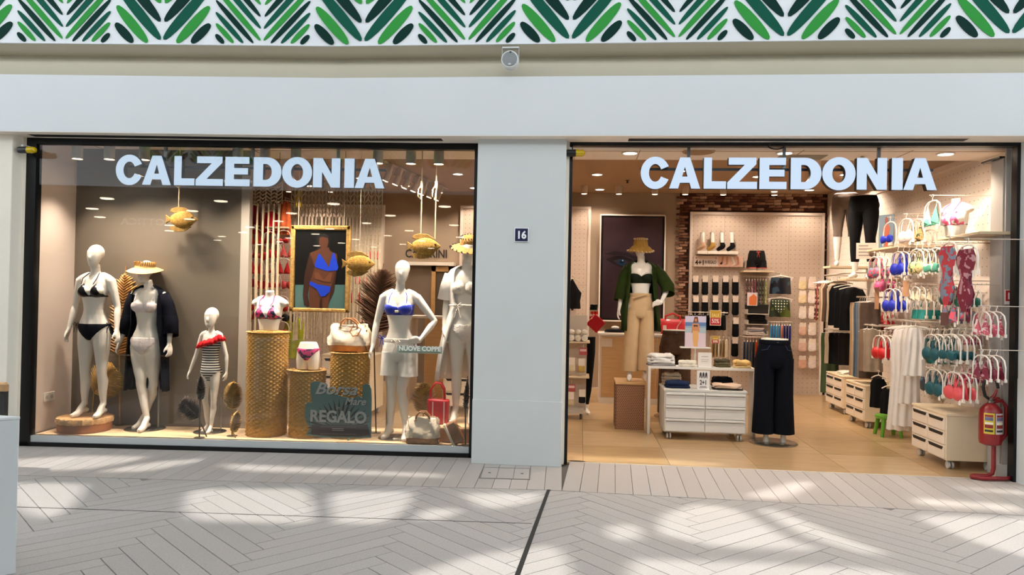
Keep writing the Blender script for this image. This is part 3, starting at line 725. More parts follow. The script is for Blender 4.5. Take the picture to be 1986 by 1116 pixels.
bR.loft(rr, cap=False); o = bR.build('ruffle', rb, Cc, ang=80); sm = o.modifiers.new('cloth', 'SOLIDIFY'); sm.thickness = .006
strip(Cc, [(-.10, -.085, 1.33), (-.115, -.03, 1.42), (-.11, .04, 1.42)], .004, GLOSSBLK)

# ---- mannequin C: blue top, white shorts, hand on hip
p, h = place(770, 852, .33, PZ, 504); s = h/1.775
Cm = thing('mannequin', 'white mannequin in cobalt blue bikini top and white linen shorts, hand on hip', 'mannequin', p); Cm.scale = (s, s, s)
me = figure([((-.235, .02, 1.15), (-.262, -.02, .91), (-.28, -.15, -1), (.1, -1, 0), (1, 0, 0)), ((.345, .05, 1.17), (.225, -.06, .985), (-1, -.25, -.12), (0, -.25, 1), (.2, .5, -.5))],
            [((-.075, .02, .47), (-.085, .06, .115), (-.2, -1, 0)), ((.045, -.03, .47), (.09, -.01, .115), (.12, -1, 0))], turn=(.018, 0), hipx=.01)
ob('body', me, Cm); base_disc(Cm, -.03, .02, .165, (-.13, .08, .55)); neck_seam(Cm)
BLU = M('#1330b0', .45, sheen=.2)
for s_ in (-1, 1):
    shell(me, lambda c, s_=s_: c.y < 0 and 1.232 < c.z < 1.328-(.075-abs(c.x))*.35*(1 if abs(c.x) < .075 else .0) and .0 < c.x*s_ < .148, .008, 'bikini_cup', BLU, Cm)
    strip(Cm, [(s_*.092, -.105, 1.32), (s_*.085, -.06, 1.42), (s_*.05, .0, 1.478)], .004, BLU)
shell(me, band(1.228, 1.258), .006, 'bikini_band', BLU, Cm)
MB().obox((0, -.125, 1.262), (.035, .012, .022)).build('clasp', M('#e4d9b8', .3), Cm, bevel=.003)
LIN = M('#f1ede6', .85, var=.04, vs=14, bump=.5, bs=18)
trouser_mesh([(.985, .01, .006, .158, .112), (.965, .01, .006, .166, .12)], [(.92, .008, .008, .172, .128), (.86, .008, .008, .177, .132), (.80, .008, .008, .174, .126), (.765, .008, .008, .15, .10)],
             [[(.86, -.076, .008, .095, .122), (.78, -.079, .01, .098, .12), (.70, -.088, .012, .093, .118), (.63, -.094, .012, .092, .118)], [(.86, .092, .004, .095, .122), (.78, .092, .0, .098, .12), (.70, .098, -.004, .093, .118), (.625, .104, -.008, .092, .118)]], 'shorts', LIN, Cm, fold=.045)
MB().lathe([(.166, .955), (.172, .965), (.17, .99), (.16, .998)], (.01, .006, 0), 40, cap=False, sy=.72).build('waistband', LIN, Cm)
bow(Cm, (.0, -.135, .965), M('#e8e2d8', .8), 1.2)
for s_ in (-1, 1): bow(Cm, (.01+s_*.172, -.04, 1.0), BLU, 1.1)

# ---- mannequin D: white beach dress, straw hat
p, h = place(900, 792, .45, .26, 462); s = h/1.775
D = thing('mannequin', 'white mannequin in wide straw hat and long white open beach dress', 'mannequin', p); D.scale = (s, s, s)
me = figure([((-.20, .04, 1.14), (-.205, -.02, .90), (.05, -.2, -1), (0, -1, 0), (1, 0, 0)), ((.235, .03, 1.14), (.20, -.09, .96), (-.6, -.4, -.6), (0, -.6, 1), (-.5, .5, 0))],
            [((-.08, .0, .47), (-.085, .02, .115), (-.1, -1, 0)), ((.09, -.02, .47), (.075, -.02, .115), (.12, -1, 0))], turn=(.02, 0))
ob('body', me, D); neck_seam(D)
CRO = M('#efe6dc', .85, bump=.8, bs=70)
for s_ in (-1, 1):
    shell(me, lambda c, s_=s_: c.y < 0 and 1.24 < c.z < 1.34 and .002 < c.x*s_ < .14, .007, 'bikini_cup', CRO, D)
shell(me, brief(.945, .79), .006, 'bikini_bottom', CRO, D); bow(D, (.175, -.03, .94), CRO)
SHEER = M('#f3eee8', .85, alpha=.86, bump=.3, bs=25)
robe(D, [(1.508, 0, .070, .066, 50), (1.488, 0, .115, .078, 44), (1.462, 0, .160, .088, 40), (1.42, 0, .18, .10, 38), (1.33, 0, .178, .115, 36), (1.2, 0, .165, .12, 40), (1.12, 0, .15, .115, 34), (1.05, 0, .165, .12, 34), (.9, 0, .21, .15, 42), (.7, -.01, .24, .17, 50), (.5, -.02, .26, .18, 55), (.40, -.02, .27, .185, 56)], SHEER,
     [([(-.155, .012, 1.42), (-.19, .02, 1.30), (-.205, .03, 1.18)], [.062, .07, .08]), ([(.155, .012, 1.42), (.205, .02, 1.30), (.235, .03, 1.18)], [.062, .07, .08])])
MB().tube([(-.15, -.08, 1.125), (0, -.13, 1.13), (.15, -.08, 1.125)], .008, 8).build('waist_tie', CRO, D); bow(D, (-.06, -.125, 1.12), CRO, 1.3)
straw_hat(D, (.02, .02, 1.72), .092, .19, .085, M('#a8834e', .85, var=.25, vs=40, bump=.6, bs=80), BLACK, tilt=.35, drop=.03)
pd = thing('log_plinth', 'wide round wooden plinth under the mannequin in straw hat', 'plinth', (P(890, 800, .47).x, .47, PZ))
MB().lathe([(.27, 0), (.275, .04), (.27, .13)], n=44).build('drum', M('#9b7350', .6, var=.12, vs=10), pd)
MB().lathe([(.285, .13), (.292, .145), (.285, .16)], n=44).build('top_board', M('#d9b88c', .6, var=.15, vs=12), pd)

# ---- mannequin E in the shop: hat, green kimono, wide beige trousers
pe = G(1232, 741, .52) if False else P(1230, 738, 2.05)
Eh = P(1243, 460, 2.05).z; ZE = P(1225, 738, 2.05).z; s = (Eh-ZE)/1.80
E = thing('mannequin', 'white mannequin in straw hat, olive green kimono and wide beige trousers', 'mannequin', (P(1240, 700, 2.05).x, 2.05, ZE)); E.scale = (s, s, s)
me = figure([((-.225, .03, 1.13), (-.265, -.02, .89), (-.2, -.2, -1), (.1, -1, 0), (1, 0, 0)), ((.33, .04, 1.15), (.245, -.12, .985), (-1, -.45, -.15), (0, -.3, 1), (.2, .5, -.5))],
            [ZS(-1, .09, .115, .10), ZS(1, .075, .07, .10)], turn=(-.015, 0), hipx=-.01)
ob('body', me, E); neck_seam(E)
GRN = M('#141f10', .7, var=.2, vs=14)
for s_ in (-1, 1): shell(me, lambda c, s_=s_: c.y < 0 and 1.225 < c.z < 1.335-(.0 if abs(c.x) > .06 else (.06-abs(c.x))*.5) and .0 < c.x*s_ < .148, .008, 'bandeau_cup', GRN, E)
shell(me, band(1.22, 1.30), .006, 'bandeau_band', GRN, E)
LB = M('#c9ab84', .85, var=.06, vs=8, bump=.4, bs=16)
trouser_mesh([(1.08, 0, .0, .128, .096), (1.05, 0, .0, .138, .102)], [(.98, 0, .004, .152, .114), (.90, 0, .006, .170, .126), (.82, -.005, .006, .173, .126), (.78, -.005, .006, .155, .108)],
             [[(.88, -.086, .006, .092, .12), (.7, -.092, .006, .094, .112), (.5, -.102, .01, .095, .108), (.3, -.112, .012, .099, .108), (.12, -.118, .014, .104, .11)], [(.88, .08, .006, .092, .12), (.7, .080, .004, .095, .112), (.5, .076, .0, .097, .108), (.3, .074, 0, .101, .11), (.14, .075, -.0, .107, .114)]], 'trousers', LB, E, fold=.05)
MB().lathe([(.134, 1.045), (.140, 1.055), (.138, 1.085), (.131, 1.095)], n=36, cap=False, sy=.76).build('waistband', LB, E)
MB().tube([(-.10, -.11, 1.03), (-.02, -.125, 1.055), (.08, -.118, 1.085)], [.008, .012, .006], 8).build('waist_fold', LB, E)
robe(E, [(1.508, 0, .070, .066, 56), (1.488, 0, .115, .078, 50), (1.462, 0, .160, .088, 47), (1.42, 0, .185, .105, 44), (1.35, 0, .195, .12, 40), (1.2, 0, .20, .13, 42), (1.05, .0, .21, .14, 46), (.9, .0, .22, .15, 50), (.75, .01, .23, .155, 54), (.62, .015, .235, .16, 56)], M('#27350f', .85, var=.2, vs=12),
     [([(-.155, .012, 1.42), (-.21, .02, 1.30), (-.235, .03, 1.13), (-.255, .0, 1.0)], [.062, .068, .072, .075]), ([(.155, .012, 1.42), (.25, .025, 1.32), (.335, .03, 1.18), (.335, -.02, 1.09)], [.062, .075, .085, .085])], fold=.02)
straw_hat(E, (-.01, .0, 1.695), .088, .165, .10, M('#c39a4e', .85, var=.2, vs=40, bump=.6, bs=90), M('#efe0bb', .8), tilt=.08, drop=.075)
pt = thing('perforated_plinth', 'brown perforated metal box plinth with wooden top under mannequin', 'plinth', (0, 0, 0))
a0, a1 = P(1193, 836, 1.85), P(1257, 836, 1.85)
px0, px1, pzt = a0.x, P(1256, 780, 1.60).x-.014, ZE
MB().box(px0, px1, 1.85, 2.3, 0, pzt-.03).build('box', M('#6e4432', .6), pt, smooth=False)
MB().box(px0-.006, px1+.006, 1.84, 2.31, pzt-.03, pzt).build('wood_top', WOOD, pt, bevel=.003)
hm = MB()
nx, nz = 15, 26; dx = (px1-px0)/nx; dz = (pzt-.04)/nz
for j in range(nz+1):
    for i in range(nx+1):
        cx_ = px0+(i+(.5 if j % 2 else 0))*dx; cz = .01+j*dz
        if cx_+dx*.5 > px1 or cx_-dx*.4 < px0 or cz+dz > pzt-.03: continue
        ro, ri = dx*.56, dx*.36
        O_ = [(cx_+ro*math.sin(pi/3*q), 1.843, cz+ro*math.cos(pi/3*q)*dz/dx*1.12) for q in range(6)]; I_ = [(cx_+ri*math.sin(pi/3*q), 1.843, cz+ri*math.cos(pi/3*q)*dz/dx*1.12) for q in range(6)]
        J_ = [(x, 1.852, z) for x, y, z in I_]
        hm.add(O_+I_+J_, [(q, (q+1) % 6, 6+(q+1) % 6, 6+q) for q in range(6)]+[(6+q, 6+(q+1) % 6, 12+(q+1) % 6, 12+q) for q in range(6)])
mo = hm.build('mesh_sheet', M('#b98a68', .5, .1), pt, smooth=False); mo['kind'] = 'stuff'
# ================================================================== SHOP FRONT FITTINGS AND WINDOW PROPS
def pp(pts, y, mat, parent, name='print', org=(0, 0, 0), th=.001):
    """flat printed shape given by its outline on an upright surface at depth y"""
    q = [P(u, v, y) for u, v in pts]
    return MB().prism([(a.x-org[0], a.z-org[2]) for a in q], y-org[1]-th, y-org[1]).build(name, mat, parent, smooth=False)
def el(cx, cy_, rx, ry, n=18, a0=0, a1=360): return [(cx+rx*math.cos(math.radians(a0+(a1-a0)*i/n)), cy_+ry*math.sin(math.radians(a0+(a1-a0)*i/n))) for i in range(n if a1-a0 == 360 else n+1)]

# ---- illuminated letter signs
GLY = {
 'C': [arc(.5, .5, .5, .525, 24, 336, 28)[::1]+[(.70, .385)]+arc(.5, .5, .215, .285, 328, 32, 20)+[(.70, .615)]],
 'A': [[(0, 0), (.34, 1), (.66, 1), (1, 0), (.71, 0), (.655, .185), (.345, .185), (.29, 0)], [(.415, .385), (.5, .70), (.585, .385)]],
 'L': [[(0, 0), (0, 1), (.36, 1), (.36, .24), (1, .24), (1, 0)]],
 'Z': [[(0, 0), (0, .20), (.58, .77), (.04, .77), (.04, 1), (.97, 1), (.97, .79), (.40, .23), (1, .23), (1, 0)]],
 'E': [[(0, 0), (0, 1), (.97, 1), (.97, .765), (.36, .765), (.36, .62), (.92, .62), (.92, .40), (.36, .40), (.36, .235), (1, .235), (1, 0)]],
 'D': [[(0, 0), (0, 1), (.45, 1)]+arc(.48, .5, .52, .5, 82, -82, 20)+[(.45, 0)], [(.34, .23), (.34, .77), (.45, .77)]+arc(.44, .5, .21, .27, 70, -70, 14)+[(.45, .23)]],
 'O': [arc(.5, .5, .5, .525, 0, 350, 36), arc(.5, .5, .20, .285, 0, 345, 24)],
 'N': [[(0, 0), (0, 1), (.34, 1), (.68, .46), (.68, 1), (1, 1), (1, 0), (.67, 0), (.33, .53), (.33, 0)]],
 'I': [[(0, 0), (0, 1), (1, 1), (1, 0)]]}
LPX = [('C', 228, 281), ('A', 280, 336), ('L', 342, 382), ('Z', 384, 437), ('E', 441, 489), ('D', 496, 550), ('O', 551, 609), ('N', 611, 663), ('I', 671, 690), ('A', 691, 748)]
LFACE = M('#cfe3fa', .4, emit=.95); LFACE.node_tree.nodes['Principled BSDF'].inputs['Base Color'].default_value = (.02, .025, .03, 1); LSIDE = M('#14161a', .5)
def shop_sign(label, ua, ub, y, yb, z0, hgt, rz):
    xa, xc = P(ua, 335, y).x, P(ub, 335, yb).x; k = (xc-xa)/(748-228)
    t = thing('illuminated_sign', label, 'sign', (xa, y, z0), rz)
    for ch, u0, u1 in LPX:
        me = curve_mesh([[(a*(u1-u0)*k, b*hgt) for a, b in pl_] for pl_ in GLY[ch]], .032, 'letter')
        me.transform(STAND); me.materials.clear(); me.materials.append(LFACE); me.materials.append(LSIDE)
        me.update()
        for f in me.polygons: f.material_index = 0 if f.normal.y < -.5 else 1
        ob('letter', me, t, ((u0-228)*k, 0, 0))
    L_ = (xc-xa)
    MB().box(0, L_, .036, .06, hgt*.62, hgt*.70).build('mounting_rail', M('#3a3d40', .4, .6), t)
    for f in (.17, .5, .82): MB().box(f*L_-.014, f*L_+.014, .04, .06, hgt*.6, 2.99-z0).build('hanging_rod', M('#9a9da0', .35, .7), t)
    return t
ya = wy(-3.2)+.09
shop_sign('white illuminated block-letter sign hanging inside the display window', 228, 748, wy(-4.4)+.06, wy(-1.86)+.06, 2.535, .282, math.atan(KA))
shop_sign('white illuminated block-letter sign hanging over the shop entrance', 1242, 1814, .06, .06, 2.548, .286, 0.)

# ---- loudspeaker, door numbers, warning lamps
q = P(991, 92, -.34)
t = thing('loudspeaker', 'round grey loudspeaker on a metal bracket under the leaf wall', 'loudspeaker', (q.x, -.36, q.z-.01))
b = MB(); b.tube([(-.074, .0, -.13), (-.074, 0, .0), (.074, 0, .0), (.074, 0, -.13)], .006, 6); b.build('bracket', M('#9ea0a0', .4, .7), t)
MB().box(-.074, .074, -.012, .045, -.006, .006).build('bracket_plate', M('#b9bab8', .4, .5), t)
MB().loft([[(r*math.cos(2*pi*j/32), yy+.02*math.cos(2*pi*j/32)*0, -.12+r*math.sin(2*pi*j/32)) for j in range(32)] for r, yy in ((.055, .06), (.074, .03), (.076, -.06), (.070, -.068))]).build('housing', M('#d3d4d3', .45), t)
MB().loft([[(r*math.cos(2*pi*j/32), yy, -.12+r*math.sin(2*pi*j/32)) for j in range(32)] for r, yy in ((.066, -.066), (.062, -.074), (.001, -.078))]).build('grille', M('#8d9194', .6, bump=.6, bs=300), t)
MB().ell((0, -.078, -.168), (.014, .004, .008), 12, 8).build('badge', M('#d9dadb', .4), t)
MB().ell((.006, -.078, -.062), (.010, .006, .007), 10, 8).build('bracket_screw', M('#33363a', .4), t)
a0, a1 = P(997, 442, -.17), P(1026, 470, -.17)
t = thing('number_plate', 'small square navy number plate reading 16 on the pillar', 'sign', ((a0.x+a1.x)/2, -.166, (a0.z+a1.z)/2))
MB().box(-.066, .066, -.012, 0, -.066, .066).build('backing_plate', M('#e6e7ea', .4), t, bevel=.005)
MB().box(-.058, .058, -.0145, -.010, -.058, .058).build('face', M('#0d1440', .4), t, bevel=.004)
text('16', .095, M('#f3f4f6', .4), t, (0, -.0152, -.004), width=.075, bold=.0035)
def warning_lamp(u, v, y, s, lab):
    q = P(u, v, y); t = thing('warning_lamp', lab, 'lamp', q)
    MB().tube([(-.09*s, 0, 0), (-.075*s, 0, 0), (0, 0, 0)], [.030, .033, .033], 16).build('lamp_body', M('#17181a', .4), t)
    MB().tube([(0, 0, 0), (.055*s, 0, 0), (.075*s, 0, 0), (.084*s, 0, 0)], [.032, .031, .024, .008], 16).build('lamp_dome', M('#c7a800', .2, coat=.5), t)
    MB().box(-.05*s-.012, -.05*s+.012, -.012, .14, -.012, .05).build('lamp_bracket', M('#c9c8c2', .5), t)
warning_lamp(54, 291, -.33, 1, 'black and yellow warning lamp at the top left of display window')
warning_lamp(1117, 297, -.10, 1, 'black and yellow warning lamp on the entrance jamb beside pillar')
# ---- white counter end in the foreground, bench behind it
cx_, cyy = -2.985, -3.14
t = thing('white_counter', 'plain white box counter standing on the paving by the display window', 'counter', (cx_, cyy, 0))
MB().prism([(0, 0), (-.95, .12), (-1.3, -.75), (-.62, -.62)], .0, .825, 'z').build('counter_body', M('#ccd1d3', .45), t, bevel=.004)
MB().prism([(.004, 0), (-.955, .125), (-1.31, -.755), (-.62, -.627)], .825, .84, 'z').build('counter_top', M('#d5d9da', .4), t, bevel=.003)
q = P(14, 751, -1.5)
t = thing('wooden_bench', 'slatted bench with wooden seat edge and dark leg by the pilaster', 'bench', (q.x, -1.5, 0))
for k in range(3): MB().box(-1.2, -.0-.05*k, -.02+k*.05, .02+k*.05, q.z-.035, q.z+.02).build('seat_slat', M('#b08a5c', .6, var=.15, vs=10), t, bevel=.004)
MB().box(-.06, -.02, .0, .04, 0, q.z-.035).build('leg', M('#2c2a28', .5), t); MB().box(-1.15, -1.11, .0, .04, 0, q.z-.035).build('leg', M('#2c2a28', .5), t)

# ---- window spotlights
def spot_light(parent, loc, target, e, size=1.2, blend=.6, rad=.04):
    l = bpy.data.lights.new('spot', 'SPOT'); l.energy = e; l.color = WARM; l.spot_size = size; l.spot_blend = blend; l.shadow_soft_size = rad
    o = bpy.data.objects.new('spot_beam', l); COL.objects.link(o); o.parent = parent
    o.location = loc; o.rotation_euler = (V(target)-V(loc)).to_track_quat('-Z', 'Y').to_euler(); return o
LAMP = M('#ffe6c8', .4, emit=9)
SPM = [MB().lathe([(.046, .015), (.05, .0), (.05, .15), (.044, .155)], n=24).mesh('spot_body', M('#c9bfae', .4)), MB().lathe([(.043, .012), (.043, .004)], n=20).mesh('lens', LAMP), MB().box(-.012, .012, -.02, .02, .15, .185).mesh('spot_stem', M('#b9b0a2', .4), smooth=False)]

for i, (u, tgt) in enumerate(((150, (-4.75, .1, 1.2)), (212, (-4.3, .2, 1.2)), (280, (-3.9, .25, 1.0)), (461, (-3.4, .3, .8)), (514, (-2.95, .3, .8)), (574, (-2.6, .3, .8)), (733, (-2.1, .3, 1.0)), (797, (-1.75, .3, 1.2)), (851, (-1.4, .4, 1.2)))):
    ysp = wy(P(u, 312, 0).x)+.19; q = P(u, 312, ysp)
    t = thing('window_spotlight', 'white cylinder spotlight on the soffit track of the display window', 'spotlight', (q.x, ysp, 2.80), 0, 'display window spotlights')
    for n_, me in zip(('spot_body', 'lens', 'spot_stem'), SPM): ob(n_, me, t)
    spot_light(t, (0, 0, .0), (tgt[0]-q.x, tgt[1]-ysp, tgt[2]-2.80), 205, 1.7, .8)
tr_ = sweep(rect(-.205, -.175, 2.972, 2.986), -5.2, -1.05, wy).build('spotlight_track', M('#cfc3b4', .5), smooth=False); tag(tr_, 'pale lighting track on the soffit of the display window', 'track')

# ---- woven baskets
def basket(px0, px1, vt, vb, yc, lab):
    a, b_ = P(px0, (vt+vb)/2, yc), P(px1, (vt+vb)/2, yc); r = (b_.x-a.x)/2; zt = P((px0+px1)/2, vt, yc-r).z
    t = thing('woven_basket', lab, 'basket', ((a.x+b_.x)/2, yc, PZ), 0)
    h_ = zt-PZ; nr = max(12, int(h_/.019)); nc = 76; rings = []
    for i in range(nr+1):
        for half in (0, 1):
            if i == nr and half: continue
            rings.append([((r*(1+.012*math.sin(i*.4))+(-.004 if half else .010*math.cos((j*.5+(i % 2))*pi)))*math.cos(2*pi*j/nc)*1., (r+(-.004 if half else .010*math.cos((j*.5+(i % 2))*pi)))*math.sin(2*pi*j/nc), h_*(i+half*.5)/nr+.003*math.sin(j*.5)) for j in range(nc)])
    mb = MB(); mb.loft(rings); mb.build('woven_wall', M('#b8904e', .7, var=.18, vs=40), t, ang=80)
    rim = MB().tube([(r*1.0*math.cos(2*pi*j/40), r*1.0*math.sin(2*pi*j/40), h_) for j in range(41)], .009, 8); rim.build('rim', M('#9a7440', .8), t)
    s = MB()
    for k in range(90):
        a_ = rnd.uniform(0, 2*pi); rr_ = r*rnd.uniform(.86, .97); d = a_+rnd.uniform(-.9, .9); l = rnd.uniform(.02, .045)
        p0 = V((rr_*math.cos(a_), rr_*math.sin(a_), h_-.005)); s.tube([p0, p0+V((math.cos(d)*l*.6, math.sin(d)*l*.6, l*.35)), p0+V((math.cos(d)*l*1.1, math.sin(d)*l*1.1, l*.25))], .0028, 4)
    so_ = s.build('straw_filling', M('#d9b67c', .8), t); so_['kind'] = 'stuff'
    return t, zt, r
BK1 = basket(482, 555, 647, 848, .30, 'tallest woven rush basket pedestal, under the bikini bust')
BK2 = basket(564, 629, 722, 850, .30, 'shortest woven rush basket pedestal, under the hip form')
BK3 = basket(642, 714, 687, 852, .36, 'woven rush basket pedestal carrying the canvas tote')

def bust_mesh(name='bust'):
    b = MB(); b.loft([ringz((0, cyy), rx, ry, z-1.08) for z, cyy, rx, ry in TORSO if z >= 1.08])
    for s in (-1, 1):
        b.ell((s*.068, -.068, .213), (.066, .064, .064), 16, 12)
        b.tube([(s*.06, .012, .372), (s*.12, .012, .345), (s*.165, .012, .32), (s*.178, .012, .30)], [.045, .048, .046, .042], 10)
    b.tube([(0, .016, .36), (0, .006, .42), (0, .0, .46)], [.060, .048, .047], 14)
    return blob(b, .007, 4, name)
def hip_mesh(name='hips', zlo=.66):
    b = MB(); b.loft([ringz((0, cyy), rx, ry, z-zlo) for z, cyy, rx, ry in TORSO if z <= 1.05])
    for s in (-1, 1):
        b.ell((s*.075, .062, .875-zlo), (.082, .066, .085), 14, 10)
        b.tube([(s*.083, .006, .9-zlo), (s*.085, .006, .8-zlo), (s*.086, .004, 0)], [.082, .088, .078], 16)
    return blob(b, .007, 4, name)
FLOR = two_tone('tropical_print', '#c73a78', '#1c1440', blotch(22, .5), .5)
FLOR2 = two_tone('pink_wave_print', '#d85a86', '#efe6e2', blotch(16, .52), .5)
BM, HM = bust_mesh(), hip_mesh()
t = thing('bust_form', 'white bust form in pink and navy halter bikini top on tall basket', 'bust form', (BK1[0].location.x+.01, .29, BK1[1]+.002)); t.scale = (.9,)*3
ob('bust', BM, t)
for s_ in (-1, 1):
    shell(BM, lambda c, s_=s_: tri_cup(1.385, 1.232, .004, .14, .062)(c+V((0, 0, 1.08))) and c.x*s_ > 0, .006, 'bikini_cup', FLOR, t)
    strip(t, [(s_*.064, -.125, .29), (s_*.078, -.085, .345), (s_*.06, -.02, .40), (s_*.02, .055, .42)], .007, M('#c73a78', .5))
shell(BM, lambda c: .148 < c.z < .166, .006, 'bikini_band', M('#2a1848', .5), t)
t = thing('hip_form', 'white hip form in pink and navy bikini bottom on short basket', 'hip form', (BK2[0].location.x+.0, .29, BK2[1]+.008)); t.scale = (.70,)*3
ob('hips', HM, t); shell(HM, lambda c: brief(.955, .79)(c+V((0, 0, .66))), .006, 'bikini_bottom', FLOR, t)
shell(HM, lambda c: .285 < c.z < .302 and abs(c.x) > .1, .007, 'side_tie', M('#c73a78', .5), t)

# ---- bags
def tote(name, lab, loc, rz, w_, h_, d_, cloth, base, strap, cat='bag', lean=0.):
    t = thing(name, lab, cat, loc, rz)
    def ring(z, k, n=40):
        o = []
        for j in range(n):
            a = 2*pi*j/n; c, s = math.cos(a), math.sin(a); e = .42
            wr_ = .010*math.sin(j*.9+z*34)+.006*math.sin(j*2.1-z*57)
            o.append((w_/2*k[0]*math.copysign(abs(c)**e, c)+wr_, d_/2*k[1]*math.copysign(abs(s)**e, s)+lean*z+wr_*1.2, z+(.012*math.sin(j*.63+w_*9) if z > h_*.6 else 0)))
        return o
    zb = h_*.24
    MB().loft([ring(0, (.94, .9)), ring(.01, (1, 1)), ring(zb, (1.02, 1.04))]).build('base_panel', base, t, ang=70)
    bo = MB().loft([ring(zb-.004, (1.01, 1.03)), ring(h_*.36, (1.02, 1.05)), ring(h_*.5, (1.0, .98)), ring(h_*.64, (.975, .86)), ring(h_*.78, (.95, .70)), ring(h_*.9, (.925, .52)), ring(h_*.97, (.915, .40)), ring(h_, (.90, .34)), ring(h_*.93, (.87, .26))]).build('bag_body', cloth, t, ang=70)
    for yy, k in ((-.26, 1), (.26, -1)):
        o = MB().tube([(-w_*.22, d_*yy*.6+lean*h_, h_*.90), (-w_*.2, d_*yy+lean*h_, h_*1.08), (-w_*.08, d_*yy*1.2+lean*h_, h_*1.22), (w_*.06, d_*yy*1.4+lean*h_, h_*1.20), (w_*.19, d_*yy+lean*h_, h_*1.05), (w_*.22, d_*yy*.6+lean*h_, h_*.90)], .0085, 8).build('handle', strap, t)
    for x in (-.22, .22): MB().lathe([(.009, 0), (.014, .002), (.014, .006), (.009, .008)], n=14).build('eyelet', M('#b08a4a', .3, .9), t, (x*w_, -d_*.26+lean*h_*.9, h_*.88))
    return t
CANV = M('#e2d5c1', .9, var=.06, vs=10, bump=.5, bs=24); TAN = M('#a5764e', .7, var=.15, vs=9, bump=.3, bs=20); LEA = M('#a06a3e', .5)
tb = tote('canvas_tote', 'cream canvas tote with tan base and leather cords on woven basket', (BK3[0].location.x-.01, .36, BK3[1]+.0095), 0, .40, .27, .17, CANV, TAN, LEA)
MB().tube([(.06, -.075, .27), (.03, -.095, .20), (.06, -.10, .16), (.11, -.097, .17), (.14, -.09, .23), (.09, -.085, .26)], .007, 8).build('hanging_cord', LEA, tb)
tote('canvas_tote', 'large cream canvas tote with brown base slumped on display floor', (P(820, 862, .15).x, .145, PZ), .06, .31, .25, .12, CANV, TAN, M('#8a5c38', .6))
po = thing('zip_pouch', 'cream and brown zip pouch leaning beside the floor tote', 'pouch', (P(882, 862, .14).x, .135, PZ+.005), .1)
rt = Matrix.Rotation(.62, 3, 'Y')
MB().obox((0, 0, .115), (.11, .06, .22), Matrix.Rotation(-.45, 3, 'Y')).build('pouch_body', M('#9c6b45', .6, var=.15, vs=12), po, bevel=.02)
MB().obox((-.052, -.005, .085), (.025, .07, .24), Matrix.Rotation(-.45, 3, 'Y')).build('pouch_side', CANV, po, bevel=.01)
MB().tube([(-.02, -.035, .215), (.06, -.035, .17)], .005, 6).build('zip', M('#c9a060', .3, .8), po)
rg = thing('red_handbag', 'red handbag with tall curved handles standing behind the floor tote', 'bag', (P(850, 795, .33).x, .33, PZ+.16), .1)
RED = M('#c0141f', .4, coat=.2)
MB().prism([(-.10, 0), (.10, 0), (.11, .24), (-.105, .25)], -.05, .06).build('bag_body', RED, rg, bevel=.02)
for x in (-.05, .06): MB().box(x-.006, x+.006, -.054, -.046, .0, .22).build('piping', M('#e6c9bb', .5), rg)
for yy in (-.03, .04): MB().tube([(-.08, yy, .24), (-.075, yy, .34), (-.03, yy, .40), (.02, yy, .40), (.055, yy, .34), (.06, yy, .24)], .010, 8).build('handle', RED, rg)

# ---- dried leaves
def palm(name, lab, u, v, y, length, wid, tilt, mat, blades=26, ragged=.0, stem=None, cat='dried leaf', foot=True, zf=PZ, cup=.06):
    q = P(u, v, y); t = thing(name, lab, cat, (q.x, y, zf))
    c = V((0, 0, q.z-zf)); ax = V((math.sin(tilt), 0, math.cos(tilt))); sd = V((math.cos(tilt), 0, -math.sin(tilt)))
    st = c-ax*length*.5; b = MB()
    for s in (-1, 1):
        for k in range(blades):
            f = (k+.5)/blades; root = st+ax*length*f*.86
            prof = math.sin(pi*min(1, (.10+.90*f))**.75)**.75
            wl = wid*.5*prof*(1-ragged*rnd.uniform(0, 1)); up_ = .35+.5*f
            d = (sd*s+ax*up_).normalized()
            tip = root+d*wl*math.sqrt(1+up_*up_)*.92+V((0, cup*wl*(1+rnd.uniform(-1, 1)*ragged*2), 0))
            hw = length*.86/blades*.62*(1 if not ragged else 1.25); mid = root.lerp(tip, .55)
            n0, n1 = ax*hw*.8, ax*hw*.95
            z_ = V((0, -.010, 0))
            b.add([root-n0, root+n0, mid+z_*1.4, mid-n1, mid+n1, tip-n1*(.7 if not ragged else .3), tip+n1*(.7 if not ragged else .3), root+z_, tip+z_*.5],
                  [(0, 7, 2, 3), (7, 1, 4, 2), (3, 2, 8, 5), (2, 4, 6, 8)])
    lf = b.build('leaf_blade', mat, t, ang=30); s_ = lf.modifiers.new('t', 'SOLIDIFY'); s_.thickness = .003
    foot_p = V((stem[0], stem[1], 0)) if stem else V((0, 0, 0))
    MB().tube([foot_p, foot_p.lerp(st, .6)+V((0, .0, 0)), st, c, c+ax*length*.45], [.007, .007, .008, .006, .003], 7).build('stem', mat, t)
    if foot: MB().lathe([(.05, 0), (.05, .004), (.001, .006)], foot_p, 24).build('stand_foot', M('#5c5348', .4, .6), t)
    return t
BRZ = M('#b07f45', .6, .0, var=.3, vs=20); BRN = M('#4a3022', .7, var=.3, vs=25); DRK = M('#3a2e26', .6, var=.3, vs=20); GLD = M('#b08c4c', .4, .45, var=.2, vs=20); OLV = M('#b08a45', .5, .1, var=.25, vs=18)
palm('dried_palm_leaf', 'large ragged bronze dried palm leaf behind the first two mannequins', 238, 598, .46, .98, .56, .05, BRZ, 30, .35, cup=.03)
palm('dried_palm_leaf', 'gold-brown fan leaf leaning behind the legs on the log plinth', 207, 737, .435, .40, .46, .75, OLV, 22, .1, stem=(-.16, .0), cup=.03)
palm('dried_palm_leaf', 'small upright dark pointed leaf in front of the child mannequin', 389, 749, .0, .27, .115, .0, DRK, 16, .1)
